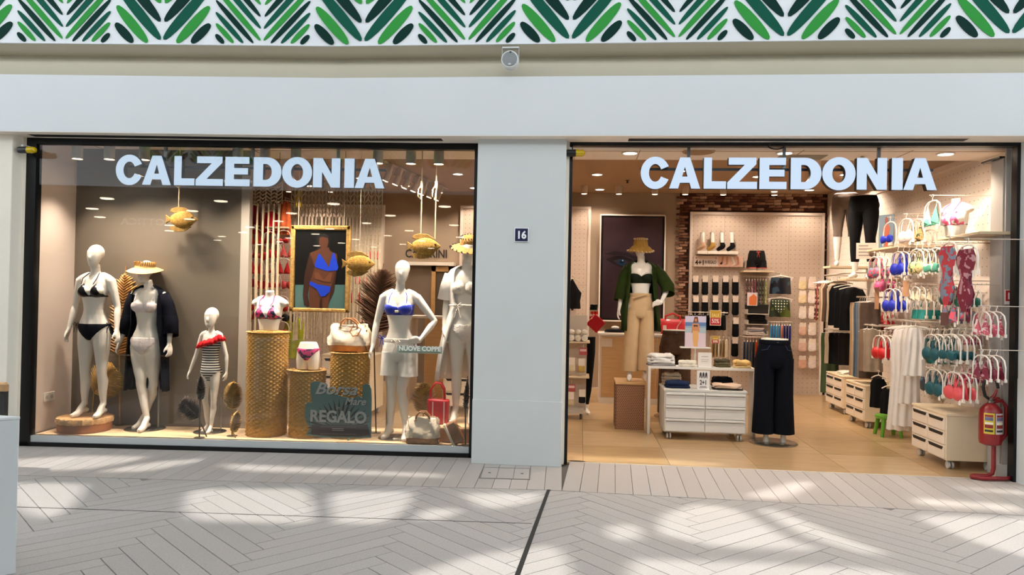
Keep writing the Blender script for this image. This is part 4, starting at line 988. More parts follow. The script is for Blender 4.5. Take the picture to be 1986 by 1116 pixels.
palm('dried_palm_leaf', 'dark round frayed leaf tilted beside the child mannequin', 366, 792, .05, .27, .29, -.9, M('#3d3128', .6, var=.3, vs=20), 18, .25, stem=(.19, 0), foot=False)
palm('dried_palm_leaf', 'upper golden ribbed leaf beside the tall basket', 452, 764, .14, .31, .22, .05, GLD, 20, .04)
palm('dried_palm_leaf', 'lower curled golden leaf beside the tall basket', 458, 815, .06, .25, .13, .25, M('#b8965a', .4, .45, var=.2, vs=20), 16, .05, foot=False)
palm('dried_palm_leaf', 'huge shredded dark brown palm leaf behind the blue-bikini mannequin', 735, 575, .56, .76, .58, .12, BRN, 44, .45, cup=.08)
palm('dried_palm_leaf', 'gold-brown pointed leaf behind the floor tote', 822, 768, .50, .36, .27, .0, M('#b48f50', .5, .1, var=.25, vs=18), 20, .06)
palm('dried_palm_leaf', 'narrow dark leaf spike beside the window frame post', 905, 760, .125, .33, .075, .05, DRK, 18, .3)

# ---- woven fish on ropes
def fish(u, v, y, L_, lab, ropes):
    q = P(u, v, y); t = thing('woven_fish', lab, 'fish ornament', q)
    n = 28; rings = []
    for i in range(15):
        f = i/14; x = lerp(-.5, .5, f)*L_*.80+.06*L_
        hh = L_*.24*math.sin(pi*min(1, f*.93+.07))**.6*(1 if f < .6 else 1-((f-.6)/.4)**2*.72); tk = hh*.42
        rings.append([(x, tk*math.cos(2*pi*j/n)*(1+.03*math.sin(i*3+j*2)), hh*math.sin(2*pi*j/n)) for j in range(n)])
    FM = M('#9a7636', .7, var=.35, vs=45, bump=.8, bs=110)
    MB().loft(rings).build('fish_body', FM, t, ang=70)
    FN = M('#8a6a34', .7, var=.3, vs=40, bump=.6, bs=120)
    MB().prism([(-.30*L_, .0), (-.50*L_, .13*L_), (-.47*L_, 0), (-.50*L_, -.13*L_)], -.010, .010).build('tail_fin', FN, t, bevel=.004)
    for s in (-1, 1):
        out = [(-.26*L_, s*.19*L_), (-.36*L_, s*.22*L_), (-.33*L_, s*.30*L_), (-.15*L_, s*.355*L_), (.08*L_, s*.33*L_), (.27*L_, s*.21*L_), (.2*L_, s*.18*L_), (.0, s*.2*L_)]
        MB().prism(out if s > 0 else out[::-1], -.009, .009).build('fin', FN, t, bevel=.003)
    MB().ell((.30*L_, -.045*L_, .05*L_), (.012, .008, .012), 10, 8).build('eye', M('#3a2812', .4), t)
    for x in ropes:
        MB().tube([(x*L_, 0, .2*L_), (x*L_, 0, 2.985-q.z)], .006, 8).build('rope', ROPE, t)
        k = .62*(2.985-q.z)
        MB().tube([(x*L_, -.006, k), (x*L_-.03, -.01, k-.04), (x*L_-.035, -.01, k-.11), (x*L_-.006, -.01, k-.14), (x*L_+.004, -.006, k-.03)], .006, 8).build('rope_loop', ROPE, t)
        MB().tube([(x*L_, 0, k-.03), (x*L_, 0, k+.04)], .013, 8).build('rope_knot', ROPE, t)
    return t
fish(354, 426, .34, .36, 'woven straw fish hanging alone before the grey backdrop panel', (-.12,))
fish(697, 512, .36, .36, 'woven straw fish hanging beside the framed poster', ())
fish(824, 478, .36, .36, 'woven straw fish hanging from two ropes by fitting-room lettering', (-.12, .28))
for o in COL.objects:
    if o.name == 'woven_fish.001':
        MB().tube([(0, 0, .06), (0, 0, 2.985-o.location.z)], .0015, 5).build('rope', M('#cfc6b4', .8), o)

# ---- macrame hangings
MAC = M('#b9a88f', .9, var=.12, vs=30, bump=.7, bs=130)
def macrame(u0, u1, y, lab, n, vt, vk, vb0, vb1, skip=()):
    a, b_ = P(u0, vt, y), P(u1, vt, y); t = thing('macrame_hanging', lab, 'macrame', ((a.x+b_.x)/2, y, a.z)); W = b_.x-a.x
    MB().cyl((-W/2-.02, 0, 0), (W/2+.02, 0, 0), .012, 12).build('hanging_rod', M('#a58a62', .7), t)
    for x in (-W*.42, W*.42): MB().cyl((x, 0, 0), (x, 0, 2.985-a.z), .005, 6).build('cord', MAC, t)
    zk = P(u0, vk, y).z-a.z; b = MB()
    nz = max(4, int(W/.075))
    for r in range(6):
        zz_ = zk*(r+.35)/6
        b.tube([(-W/2+W*i/(2*nz), -.006, zz_+(.5 if i % 2 else -.5)*zk/8) for i in range(2*nz+1)], .0075, 6)
    for i in range(n+1): b.tube([(-W/2+W*i/n, 0, 0), (-W/2+W*i/n, 0, zk)], .0065, 5)
    k_ = b.build('knotted_panel', MAC, t); k_['kind'] = 'stuff'
    sm = []
    for k in range(3):
        l = MB(); ln = -1.0
        for d in range(3): l.tube([((d-1)*.007+.004*math.sin(i*.8+d+k), .004*math.cos(i*1.1+d), ln*i/10) for i in range(11)], [.0065]*10+[.009], 5)
        sm.append(l.mesh('strand', MAC))
    for i in range(n):
        if i in skip: continue
        vb = lerp(vb0, vb1, (i+.5)/n)+rnd.uniform(-16, 16); zb = P((u0+u1)/2, vb, y).z-a.z
        o = ob('strand', sm[i % 3], t, (-W/2+W*(i+.5)/n+rnd.uniform(-.008, .008), 0, zk)); o.scale = (1, 1, -(zb-zk))
macrame(474, 548, .62, 'pale macrame hanging with long fringe beside the grey backdrop panel', 7, 352, 395, 800, 700)
macrame(566, 742, .78, 'wide pale macrame hanging with zigzag knots behind the framed poster', 26, 352, 420, 660, 640)

# ---- framed poster
yp = .50
a, b_ = P(565, 437, yp), P(678, 607, yp)
t = thing('framed_poster', 'framed poster of a person in blue bikini, woven gold frame', 'poster', ((a.x+b_.x)/2, yp, b_.z))
org = ((a.x+b_.x)/2, yp, b_.z); W, H_ = (b_.x-a.x), a.z-b_.z
FRG = M('#9b7a3e', .5, .35, var=.3, vs=40, bump=.8, bs=120)
for n_, x0, x1, zz0, zz1 in (('frame_side', -W/2, -W/2+.05, 0, H_), ('frame_side', W/2-.05, W/2, 0, H_), ('frame_top', -W/2, W/2, H_-.05, H_), ('frame_bottom', -W/2, W/2, 0, .04)):
    MB().box(x0, x1, -.02, .02, zz0, zz1).build(n_, FRG, t, bevel=.012)
MB().box(-W/2+.02, W/2-.02, -.004, .01, .01, H_-.02).build('print_board', M('#0a0807', .3), t)
for x in (-W*.38, W*.38): MB().cyl((x, 0, H_-.01), (x, 0, 2.985-b_.z), .004, 6).build('hanging_cord', ROPE, t)
SK, SK2, PB, TEAL = M('#4c2b1b', .35), M('#2f180e', .35), M('#1434a8', .35), M('#3f5d5b', .35)
def c7(x, y_): return (430+x/4.294, 350+y_/4.294)
yy = yp-.005
for pts, mt, n_ in (([(610, 870), (1030, 870), (1030, 1085), (610, 1085)], TEAL, 'print_sea'),
    ([(790, 470), (830, 445), (880, 455), (905, 500), (895, 560), (900, 600), (800, 600), (790, 540)], M('#120c0a', .4), 'print_hair'),
    ([(735, 605), (690, 780), (675, 960), (685, 1040), (720, 1060), (735, 1040), (715, 960), (735, 850), (790, 700)], SK2, 'print_arm'),
    ([(940, 600), (965, 640), (955, 780), (935, 930), (880, 1040), (860, 1030), (900, 920), (920, 780)], SK2, 'print_arm'),
    ([(735, 605), (800, 580), (830, 560), (890, 560), (905, 590), (960, 615), (960, 680), (945, 760), (930, 830), (915, 890), (900, 960), (880, 1085), (830, 1085), (820, 990), (810, 1085), (735, 1085), (725, 960), (730, 860), (755, 790), (775, 720)], SK, 'print_torso'),
    (el(850, 510, 38, 62), SK, 'print_face'), ([(805, 480), (835, 450), (880, 458), (900, 500), (880, 480), (840, 470)], M('#120c0a', .4), 'print_hair'),
    ([(805, 612), (818, 612), (870, 690), (890, 730), (925, 605), (938, 605), (972, 725), (960, 750), (880, 757), (780, 725), (775, 700)], PB, 'print_bikini_top'),
    ([(770, 770), (800, 765), (850, 830), (900, 770), (925, 775), (905, 850), (860, 845), (780, 820)], M('#5c3623', .35), 'print_highlight'), ([(822, 985), (830, 985), (838, 1085), (812, 1085)], M('#2c160d', .35), 'print_shadow'),
    ([(735, 838), (800, 868), (905, 885), (900, 925), (860, 965), (825, 968), (790, 905), (730, 870)], PB, 'print_bikini_bottom')):
    yy -= .0007; pp([c7(*p_) for p_ in pts], yy, mt, t, n_, org, .0006)

# ---- leaf-shaped gift sign
ys = .115; q = P(655, 848, ys); org = (q.x, ys, PZ)
t = thing('gift_sign', 'teal leaf-shaped cut-out sign reading Borsa Mare in REGALO before baskets', 'sign', (q.x, ys, PZ))
def cs(x, y_): return (590+x/7.97, 720+y_/7.97)
out = [(20, 520), (60, 485), (125, 490), (105, 330), (95, 240), (110, 180), (180, 155), (270, 178), (350, 240), (420, 330), (600, 400), (760, 420), (850, 385), (900, 420), (905, 320), (910, 220), (960, 195), (1010, 215), (1040, 280), (1045, 450), (1042, 700), (1037, 1030), (850, 1035), (500, 1030), (250, 1020), (30, 990), (100, 880), (40, 800), (15, 680)]
pp([cs(*p_) for p_ in out], ys, M('#5b7d7c', .4), t, 'board', org, .006)
b = MB(); fx, fz = 540, 900
for k in range(19):
    a_ = math.radians(-8+k*196/18); l = 470 if 40 < k*10 < 140 else 520
    r1_ = .72
    pts = [(fx, fz), (fx-math.cos(a_+.045)*l*r1_, fz-math.sin(a_+.045)*l*r1_), (fx-math.cos(a_)*l, fz-math.sin(a_)*l), (fx-math.cos(a_-.045)*l*r1_, fz-math.sin(a_-.045)*l*r1_)]
    pts = [(max(30, min(1030, x)), min(1015, max(z, 360))) for x, z in pts]
    pp([cs(*p_) for p_ in pts], ys-.0065, M('#2a2426', .4), t, 'print_frond', org, .0006)
pp([cs(*p_) for p_ in ((120, 830), (980, 830), (1020, 1000), (850, 1015), (400, 1012), (100, 985))], ys-.0072, M('#3a3032', .4), t, 'print_foot', org, .0006)
def sign_text(txt, x, y_, size, wpx, bold=.0, shear=0., c='#b9bdbc'):
    p_ = P(*cs(x, y_), ys); wd = wpx/7.97/1434*7.0
    text(txt, size, M('#1c1a1c', .5), t, (p_.x-org[0]+.004, -.0085, p_.z-org[2]-.004), wd, 'lettering_shadow', bold, shear)
    text(txt, size, M(c, .4), t, (p_.x-org[0], -.0105, p_.z-org[2]), wd, 'lettering', bold, shear)
sign_text('Borsa', 490, 285, .155, 680, .003, .35); sign_text('Mare', 790, 475, .10, 340, .002, .3); sign_text('in', 530, 570, .05, 55)
sign_text('REGALO', 530, 715, .155, 910, .005)
for v_ in (885, 912): pp([cs(*p_) for p_ in ((430, v_), (610, v_+4), (610, v_+14), (430, v_+10))], ys-.0085, M('#a9a3a3', .5), t, 'print_rule', org, .0006)
for v_ in (858, 968): pp([cs(*p_) for p_ in ((250, v_), (800, v_+8), (800, v_+12), (250, v_+4))], ys-.0085, M('#8d8688', .5), t, 'print_rule', org, .0006)
MB().prism([(0, 0), (.055, 0), (0, .22)], .1, .104, 'x').build('strut', M('#5b7d7c', .5), t)
# ---- strip sticker on the glass
xs0, xs1 = P(771, 676, wy(-1.7)), P(857, 676, wy(-1.6)); zq = xs0.z
t = thing('window_sticker', 'small grey-green glass sticker reading NUOVE COPPE', 'sticker', ((xs0.x+xs1.x)/2, wy((xs0.x+xs1.x)/2)-.0045, zq), KA)
W = xs1.x-xs0.x
MB().box(-W/2, W/2, -.001, 0.0, -.042, .025).build('film', M('#97a595', .6, alpha=.72), t)
text('NUOVE COPPE', .06, M('#e7e7dc', .5), t, (0, -.0018, .0), W*.94, bold=.002)
MB().box(-W*.46, W*.46, -.0016, -.001, -.036, -.026).build('printed_line', M('#5f6a58', .5), t)
# ================================================================== SHOP INTERIOR
def ocol(o, mt): o.material_slots[0].link = 'OBJECT'; o.material_slots[0].material = mt; return o
# ---- ceiling downlights and wall-washers
DLM = [MB().lathe([(.085, .004), (.085, -.012), (.068, -.012), (.062, .004)], n=28, cap=False).mesh('trim_ring', M('#efe6da', .5)), MB().lathe([(.066, -.004), (.066, -.009)], n=24).mesh('diffuser', M('#fff0dc', .4, emit=14))]
def downlight(u, v, z, lab, e=75, grp=None, size=2.3):
    q = G(u, v, z); t = thing('downlight', lab, 'ceiling light', (q.x, q.y, z), 0, grp)
    ob('trim_ring', DLM[0], t); ob('diffuser', DLM[1], t)
    if e: spot_light(t, (0, 0, -.02), (0, 0, -2), e, size, .5, .06)
g1, g2 = 'downlights in the lowered soffit', 'downlights in the main shop ceiling'
for u, v in ((1222, 296), (1522, 296), (1834, 298)): downlight(u, v, 2.985, 'round white downlight in the pale soffit over the entrance', 105, g1)
for u, v in ((1158, 338), (1163, 367), (1408, 366), (1570, 368), (1330, 330), (1640, 338), (1470, 342), (786, 360), (888, 337), (920, 364), (700, 345), (600, 360)):  # downlights behind the sign letters are added, out of sight
    downlight(u, v, ZC, 'round white downlight in the warm-toned shop ceiling', 60 if v > 364 else 95, g2)
WW = [MB().lathe([(.03, 0), (.048, .0), (.055, .13), (.05, .14)], n=18).mesh('spot_head', M('#d9c6b0', .45)), MB().lathe([(.045, .002), (.04, -.003)], n=16).mesh('lens', M('#ffe9cf', .4, emit=4)), MB().box(-.012, .012, -.012, .012, .12, .2).mesh('spot_stem', M('#c9b8a4', .45), smooth=False)]
for u, tx in ((1133, -.3), (1202, .4), (1274, 1.0), (1335, 1.9), (1412, 2.6), (1516, 3.4), (560, -5.2), (640, -4.4), (850, -2.0)):  # second spot at the left pegboard is added to brighten it
    q = G(u, 378, ZC-.18)
    t = thing('ceiling_spot', 'small white spotlight on the ceiling washing the back wall', 'spotlight', (q.x, 4.9, ZC-.13), 0, 'ceiling spots along the back wall'); r_ = .45
    for n_, me in zip(('spot_head', 'lens', 'spot_stem'), WW):
        o = ob(n_, me, t)
    spot_light(t, (0, .02, -.02), (tx-q.x, .75, -1.6), 20 if tx > 1.5 else 34, 1.2, .9, .03)
for k, (y_, zt_) in enumerate(((.75, 1.9), (1.45, 1.6), (2.2, 1.5), (3.1, 1.5), (4.1, 1.6))):  # unseen spots added to brighten the side wall
    zz_ = ZC-.19 if y_ > 1 else 2.985-.19
    t = thing('ceiling_spot', 'small white ceiling spotlight added to brighten the side wall', 'spotlight', (2.75, y_, zz_), 0, 'added ceiling spots along the side wall')
    for n_, me in zip(('spot_head', 'lens', 'spot_stem'), WW): ob(n_, me, t)
    spot_light(t, (.02, 0, -.02), (1.0, .25, zt_-zz_+.2), 85 if y_ < 2 else 130, 1.5, .9, .03)
t0, t1 = G(745, 320, ZC-.06), G(868, 372, ZC-.06)
t = thing('track_lighting', 'row of pale track spotlights running back along the shop ceiling', 'track light', (0, 0, 0))
MB().tube([t0+V((0, 0, .05)), t1+V((0, 0, .05))], .014, 6).build('track', M('#d4c2ac', .5), t)
for k in range(7):
    q = t0.lerp(t1, .06+k*.13); MB().obox(q+V((0, 0, -.02)), (.09, .10, .13), Matrix.Rotation(.3, 3, 'Y')).build('adaptor_box', M('#cbb9a2', .5), t, bevel=.006)
    h_ = MB().tube([q+V((.02, -.05, -.08)), q+V((-.03, -.06, -.20))], [.04, .045], 14).build('spot_head', M('#dccab4', .45), t)
    MB().tube([q+V((-.03, -.06, -.198)), q+V((-.032, -.0605, -.204))], .04, 12).build('lens', M('#ffe9cf', .4, emit=5), h_)
for u, v in ((1217, 350), (1760, 318)):
    q = G(u, v, ZC); t = thing('sprinkler', 'small dark sprinkler head in the shop ceiling', 'sprinkler', (q.x, q.y, ZC), 0, 'ceiling sprinklers')
    MB().lathe([(.035, .0), (.035, -.006), (.01, -.01), (.012, -.035), (.022, -.037), (.022, -.042)], n=16).build('head', M('#4a3a2e', .4, .5), t)
for u, v, z in ((1285, 367, ZC), (1355, 294, 2.985)):
    q = G(u, v, z); t = thing('ceiling_speaker', 'flush round ceiling speaker grille' + (' in soffit behind the sign' if z < 3 else ' near the brick cladding'), 'speaker', (q.x, q.y, z))
    MB().lathe([(.16, .0), (.155, -.008), (.14, -.01)], n=32).build('rim', M('#b79a7c', .6), t); MB().lathe([(.138, -.008), (.138, -.0125), (.002, -.014)], n=28).build('grille', M('#a88a6c', .7, bump=.5, bs=200), t)

# ---- hanging swimwear prototypes (hanger faces -y before rotation; hook at the origin)
hw_ = .115
HG = MB().tube([(-hw_, 0, -.25), (-hw_*1.02, 0, -.14), (-hw_*.86, 0, -.075), (-hw_*.5, 0, -.045), (0, 0, -.035), (hw_*.5, 0, -.045), (hw_*.86, 0, -.075), (hw_*1.02, 0, -.14), (hw_, 0, -.25)], .0065, 7)
HG.tube([(0, 0, -.035), (0, 0, -.012), (.012, 0, .004), (.008, 0, .018), (-.008, 0, .018), (-.014, 0, .006)], .0035, 6)
for s in (-1, 1): HG.box(s*hw_-.011, s*hw_+.011, -.008, .008, -.275, -.245)
HGM = HG.mesh('hanger', M('#efe6da', .4))
def cup_mesh(kind, s):
    b = MB()
    if kind == 'tri':
        pts = [(s*.004, -.262), (s*.112, -.262), (s*.104, -.225), (s*.062, -.095), (s*.052, -.095), (s*.008, -.215)]
        c = V((s*.05, -.045, -.225)); f = []; vs = [(x, -.006, z) for x, z in pts]+[tuple(c)]; n = len(pts)
        b.add(vs+[(x, 0, z) for x, z in pts], [(i, (i+1) % n, n) for i in range(n)]+[tuple(range(n+1, 2*n+1))])
    elif kind == 'ruffle':
        b.loft([[(s*.052+(.05+.006*math.sin(j*2.5+k))*math.cos(2*pi*j/22), (.016+.02*k/3+.006*math.sin(j*3.1))*math.sin(2*pi*j/22), -.19-.03*k) for j in range(22)] for k in range(4)])
    else:
        b.loft([[(s*.054+.06*math.sin(a)*math.cos(t_), -.034*math.cos(a)*1.1, -.212+.062*math.sin(a)*math.sin(t_)) for t_ in [2*pi*j/16 for j in range(16)]] for a in (.08, .5, .9, 1.2, pi/2)])
    return b.mesh('cup', M('#ffffff'), ang=60)
CUP = {(k, s): cup_mesh(k, s) for k in ('cups', 'tri', 'ruffle') for s in (-1, 1)}
STRP = {s: MB().tube([(s*.052, -.02, -.16), (s*.062, -.005, -.09), (s*.058, .004, -.052)], .0035, 5).mesh('strap', M('#ffffff')) for s in (-1, 1)}
BND = MB().tube([(-.1, 0, -.25), (-.05, -.012, -.256), (0, -.014, -.25), (.05, -.012, -.256), (.1, 0, -.25)], .006, 6).mesh('band', M('#ffffff'))
lg = MB(); lg.loft([[((w_+.008*math.sin(j*2+i))*math.cos(2*pi*j/24), (.02+.007*math.sin(j*3+i*.7))*math.sin(2*pi*j/24)-.012, z) for j in range(24)] for i, (w_, z) in enumerate(((.07, -.07), (.105, -.13), (.10, -.19), (.06, -.27), (.05, -.32), (.075, -.38), (.095, -.43), (.07, -.5), (.025, -.57)))])
LNG = lg.mesh('swimsuit_body', M('#ffffff'), ang=70)
bandeau = MB(); bandeau.loft([[(x, -.02-h2*.5+h2*.9*math.cos(2*pi*j/14)*.5, -.215+h2*math.sin(2*pi*j/14)) for j in range(14)] for x, h2 in ((-.10, .028), (-.07, .042), (-.03, .036), (0, .018), (.03, .036), (.07, .042), (.10, .028))])
BDM = bandeau.mesh('bandeau', M('#ffffff'), ang=60)
TAG_ = MB().box(-.014, .014, -.0008, .0008, -.06, 0).mesh('price_tag', M('#e9e2d8', .6), smooth=False)
def swim(loc, rz, mt, style, label, group=None, s=1., mt2=None, tagp=False):
    t = thing('bikini_top' if style != 'long' else 'swimsuit', label, 'bikini top' if style != 'long' else 'swimsuit', loc, rz, group); t.scale = (s, s, s)
    ob('hanger', HGM, t)
    if style == 'long': ocol(ob('swimsuit_body', LNG, t), mt); 
    elif style == 'bandeau': ocol(ob('bandeau', BDM, t), mt)
    else:
        for k in (-1, 1): ocol(ob('cup', CUP[style, k], t), mt)
        ocol(ob('band', BND, t), mt2 or mt)
    if style not in ('bandeau',):
        for k in (-1, 1): ocol(ob('strap', STRP[k], t), mt2 or mt)
    if tagp: ob('price_tag', TAG_, t, (.085, -.01, -.24))
    return t
FB = {
 'cobalt blue': M('#1c2fb4', .5), 'white': M('#eee4de', .6), 'blush white': M('#ead9d2', .6), 'cream': M('#e3d3b4', .6), 'mint': two_tone('mint_fade', '#63b79a', '#d7ead9', blotch(9, .5), .5),
 'sea green': M('#246f5c', .6), 'deep green': M('#15463a', .6), 'teal': M('#0c535c', .6), 'turquoise': M('#1f7f78', .6), 'red': M('#c81e22', .5), 'crimson': M('#a01030', .5), 'slate blue': M('#5d7288', .6),
 'navy': M('#141a38', .6), 'black': M('#0d0d0f', .5), 'pink': M('#d6588a', .5), 'coral': M('#e0555a', .5),
 'yellow print': two_tone('yellow_print', '#e0c98e', '#4d6b4a', blotch(26, .55), .5), 'tan print': two_tone('tan_print', '#cfa56c', '#3d4a34', blotch(24, .52), .5),
 'pink print': two_tone('pink_print', '#d85a70', '#6f7f94', blotch(20, .5), .5), 'red print': two_tone('red_print', '#c0404c', '#7b8ea0', blotch(18, .52), .5), 'wine print': two_tone('wine_print', '#7c2238', '#b88a90', blotch(22, .56), .5),
 'rose print': two_tone('rose_print', '#c85a6a', '#e6d2cc', blotch(24, .52), .5), 'magenta print': two_tone('magenta_print', '#b03a6a', '#e9b8b8', blotch(24, .5), .5)}
WX = 3.55
r1, r2, r3, r4, r5, r6 = ('above the wall shelf', 'in side wall second row', 'in side wall third row', 'in side wall fourth row', 'in side wall fifth row', 'in side wall lowest row')
WALL_SWIM = ((1726, 468, 'cobalt blue', 'bandeau', 1, r1), (1757, 470, 'blush white', 'cups', 1, r1), (1787, 464, 'tan print', 'tri', 1, r1), (1808, 458, 'mint', 'tri', 1, r1),
          (1709, 528, 'pink print', 'cups', 2, r2), (1727, 527, 'cobalt blue', 'cups', 3, r2), (1755, 527, 'white', 'cups', 3, r2), (1785, 524, 'yellow print', 'cups', 2, r2), (1813, 524, 'mint', 'bandeau', 2, r2), (1840, 516, 'red print', 'long', 1, r2), (1862, 524, 'wine print', 'long', 1, r2),
          (1704, 586, 'pink', 'cups', 2, r3), (1729, 598, 'cobalt blue', 'cups', 2, r3), (1757, 582, 'blush white', 'tri', 3, r3), (1783, 580, 'cream', 'tri', 3, r3), (1810, 585, 'sea green', 'tri', 3, r3), (1836, 586, 'deep green', 'cups', 3, r3), (1868, 590, 'sea green', 'cups', 2, r3),
          (1707, 636, 'red', 'cups', 2, r4), (1783, 636, 'turquoise', 'ruffle', 3, r4), (1812, 640, 'deep green', 'ruffle', 2, r4), (1842, 646, 'pink print', 'tri', 3, r4), (1872, 640, 'magenta print', 'tri', 3, r4), (1896, 645, 'rose print', 'tri', 2, r4),
          (1705, 690, 'red', 'cups', 2, r5), (1728, 668, 'cobalt blue', 'cups', 1, r5), (1806, 692, 'teal', 'cups', 3, r5), (1845, 682, 'teal', 'bandeau', 3, r5),
          (1786, 750, 'slate blue', 'cups', 2, r6), (1812, 760, 'teal', 'cups', 3, r6), (1846, 742, 'coral', 'cups', 2, r6), (1874, 738, 'magenta print', 'tri', 2, r6), (1896, 730, 'wine print', 'tri', 2, r6), (1872, 690, 'deep green', 'cups', 2, r5), (1771, 466, 'cream', 'tri', 1, r1), (1745, 650, 'navy', 'cups', 2, r4), (1826, 700, 'turquoise', 'cups', 2, r5))
# ---- bikinis on the back wall seen through the display window
BACK_SWIM = []
for u, v, c, st in ((482, 500, 'crimson', 'cups'), (504, 500, 'red', 'cups'), (531, 496, 'red', 'cups'), (557, 496, 'coral', 'tri')): BACK_SWIM.append((u, v, c, st, 'in its upper row'))
for u, v, c, st in ((470, 556, 'crimson', 'cups'), (484, 552, 'crimson', 'cups'), (506, 556, 'red', 'cups'), (530, 556, 'red', 'bandeau'), (556, 556, 'coral', 'cups')): BACK_SWIM.append((u, v, c, st, 'in its middle row'))
for u, v, c, st in ((472, 640, 'crimson', 'cups'), (488, 616, 'crimson', 'tri'), (470, 700, 'wine print', 'cups'), (560, 620, 'black', 'cups'), (700, 500, 'white', 'cups'), (722, 500, 'coral', 'tri'), (690, 585, 'red', 'tri')): BACK_SWIM.append((u, v, c, st, 'in its lower row'))

# ---- hanging garments
def garment(name, label, cat, loc, rz, prof, mat, group=None, depth=.035, folds=6, hang=True, amp=.012, tagp=False, bar=.22):
    """prof: list of (z below the rail, half width, x shift)"""
    t = thing(name, label, cat, loc, rz, group); n = 40; rings = []
    for i, (z, w_, sh) in enumerate(prof):
        f = min(1, i/2)
        rings.append([(sh+(w_+amp*.4*f*math.sin(j*1.9))*math.cos(2*pi*j/n), (depth+amp*f*math.sin(folds*2*pi*j/n+i*.4))*math.sin(2*pi*j/n), -z+.004*math.sin(j)) for j in range(n)])
    MB().loft(rings).build('cloth', mat, t, ang=75)
    if hang:
        b = MB().tube([(-bar*.8, 0, -.075), (-bar*.4, 0, -.05), (0, 0, -.035), (bar*.4, 0, -.05), (bar*.8, 0, -.075)], .007, 7); b.tube([(0, 0, -.035), (0, 0, 0), (.012, 0, .012), (0, 0, .022), (-.014, 0, .012)], .0035, 6)
        b.build('hanger', M('#e6dccf', .4), t)
    if tagp: MB().box(-.03, .03, -depth-.02, -depth-.018, -.48, -.36).build('price_tag', M('#e6dccd', .6), t)
    return t
CLO = lambda h, **k: M(h, .85, var=k.get('var', .1), vs=10, bump=.3, bs=16)
def trou(z0=.06, z1=1.0, w=.13): return [(z0, w*.95, 0), (z0+.08, w, 0), (z1*.5, w*1.02, .01), (z1, w*1.1, .015)]
def shirt(z1=.75, w=.2): return [(.055, .04, 0), (.075, w*.75, 0), (.16, w, 0), (z1*.6, w*.98, 0), (z1, w*1.05, 0)]
def wall_g(u, v, x, name, label, cat, prof, mat, rz=-.9, grp=None, **k):
    k.setdefault('depth', .022); k.setdefault('amp', .010)
    q = S(u, v, x); return garment(name, label, cat, (x, q.y, q.z), rz, prof, mat, grp, **k)
def rail(u0, v0, u1, v1, x, label):
    a, b = S(u0, v0, x), S(u1, v1, x); t = thing('clothes_rail', label, 'rail', (0, 0, 0))
    MB().tube([(x, a.y, a.z+.012), (x, b.y, a.z+.012)], .011, 8).build('rail_bar', M('#d8cbbb', .3, .5), t)
    for p_ in (a, b): MB().tube([(x, p_.y, a.z+.012), (XR-.035, p_.y, a.z+.012)], .009, 8).build('bracket', M('#d8cbbb', .3, .5), t)
rail(1598, 536, 1662, 545, 3.6, 'upper clothes rail near the brick cladding holding patterned garments')
PAT = two_tone('leaf_pattern', '#4a332a', '#c9a893', blotch(20, .5), .8)
for k, (u, mt, nm, lb) in enumerate(((1603, PAT, 'shirt', 'brown patterned shirt at the end of upper side rail'), (1612, CLO('#b39576'), 'shirt', 'tan linen shirt on the upper side rail'), (1619, CLO('#6f4f3c'), 'shirt', 'brown shirt on the upper side rail'), (1606, CLO('#8a4038'), 'shirt', 'brick red shirt on the upper side rail'), (1609, PAT, 'shirt', 'second brown patterned shirt on the upper side rail'), (1616, CLO('#d8c8b2'), 'shirt', 'cream shirt on the upper side rail'), (1624, CLO('#4a4038'), 'shirt', 'dark taupe shirt on the upper side rail'), (1628, CLO('#cbb59a'), 'shirt', 'sand linen shirt beside the black shirts'))):
    wall_g(u, 540, 3.6, nm, lb, 'shirt', shirt(.62, .16), mt, -.12, 'garments on the upper side rail')
for k, (u, lb) in enumerate(((1632, 'black shirt with white hanger on upper side rail'), (1644, 'black top beside the black shirt on upper side rail'), (1655, 'black top at near end of upper side rail'))):
    wall_g(u, 545+k*3, 3.6, 'shirt', lb, 'shirt', shirt(.62, .16), CLO('#0c0c0e'), -.12, 'garments on the upper side rail', tagp=True)
rail(1600, 640, 1645, 640, 3.76, 'lower clothes rail near the brick cladding holding trousers')
for u, h, lb in ((1606, '#e0d6c8', 'white trousers at far end of lower side rail'), (1609, '#46553a', 'sage green trousers on the lower side rail'), (1616, '#c9b69c', 'stone trousers on the lower side rail'), (1624, '#0d0d0f', 'black trousers on lower side rail with price tag'), (1634, '#101012', 'second black trousers on the lower side rail'), (1643, '#1a1718', 'charcoal trousers at near end of lower side rail')):
    wall_g(u, 640, 3.76, 'trousers', lb, 'trousers', trou(.05, .95 if u < 1612 else .5, .12), CLO(h), -.12, 'trousers on the lower side rail', tagp=h == '#0d0d0f', bar=.14)
rail(1662, 578, 1700, 582, 3.55, 'middle clothes rail above the second drawer cabinet')
for u, h, lb in ((1668, '#b09070', 'long tan trousers hanging above second drawer cabinet'), (1676, '#4f5f70', 'long denim blue trousers hanging above second drawer cabinet'), (1684, '#8f8578', 'long grey trousers hanging above second drawer cabinet'), (1672, '#c9ad8a', 'long sand trousers hanging above second drawer cabinet'), (1680, '#6a7a8c', 'long washed blue trousers hanging above second drawer cabinet'), (1688, '#5a4a40', 'long brown trousers hanging above second drawer cabinet')):
    wall_g(u, 580, 3.55, 'trousers', lb, 'trousers', trou(.05, .98, .12), CLO(h), -.12, tagp=h == '#4f5f70', bar=.14)
rail(1677, 632, 1702, 636, 3.48, 'short clothes rail with taupe shorts beside red bikinis')
for u, h, lb in ((1682, '#8f7763', 'taupe trousers hanging in front on the short rail'), (1692, '#a2917c', 'beige trousers hanging on the short rail')):
    wall_g(u, 632, 3.48, 'trousers', lb, 'trousers', trou(.05, .55, .10), CLO(h), -.12, bar=.12)
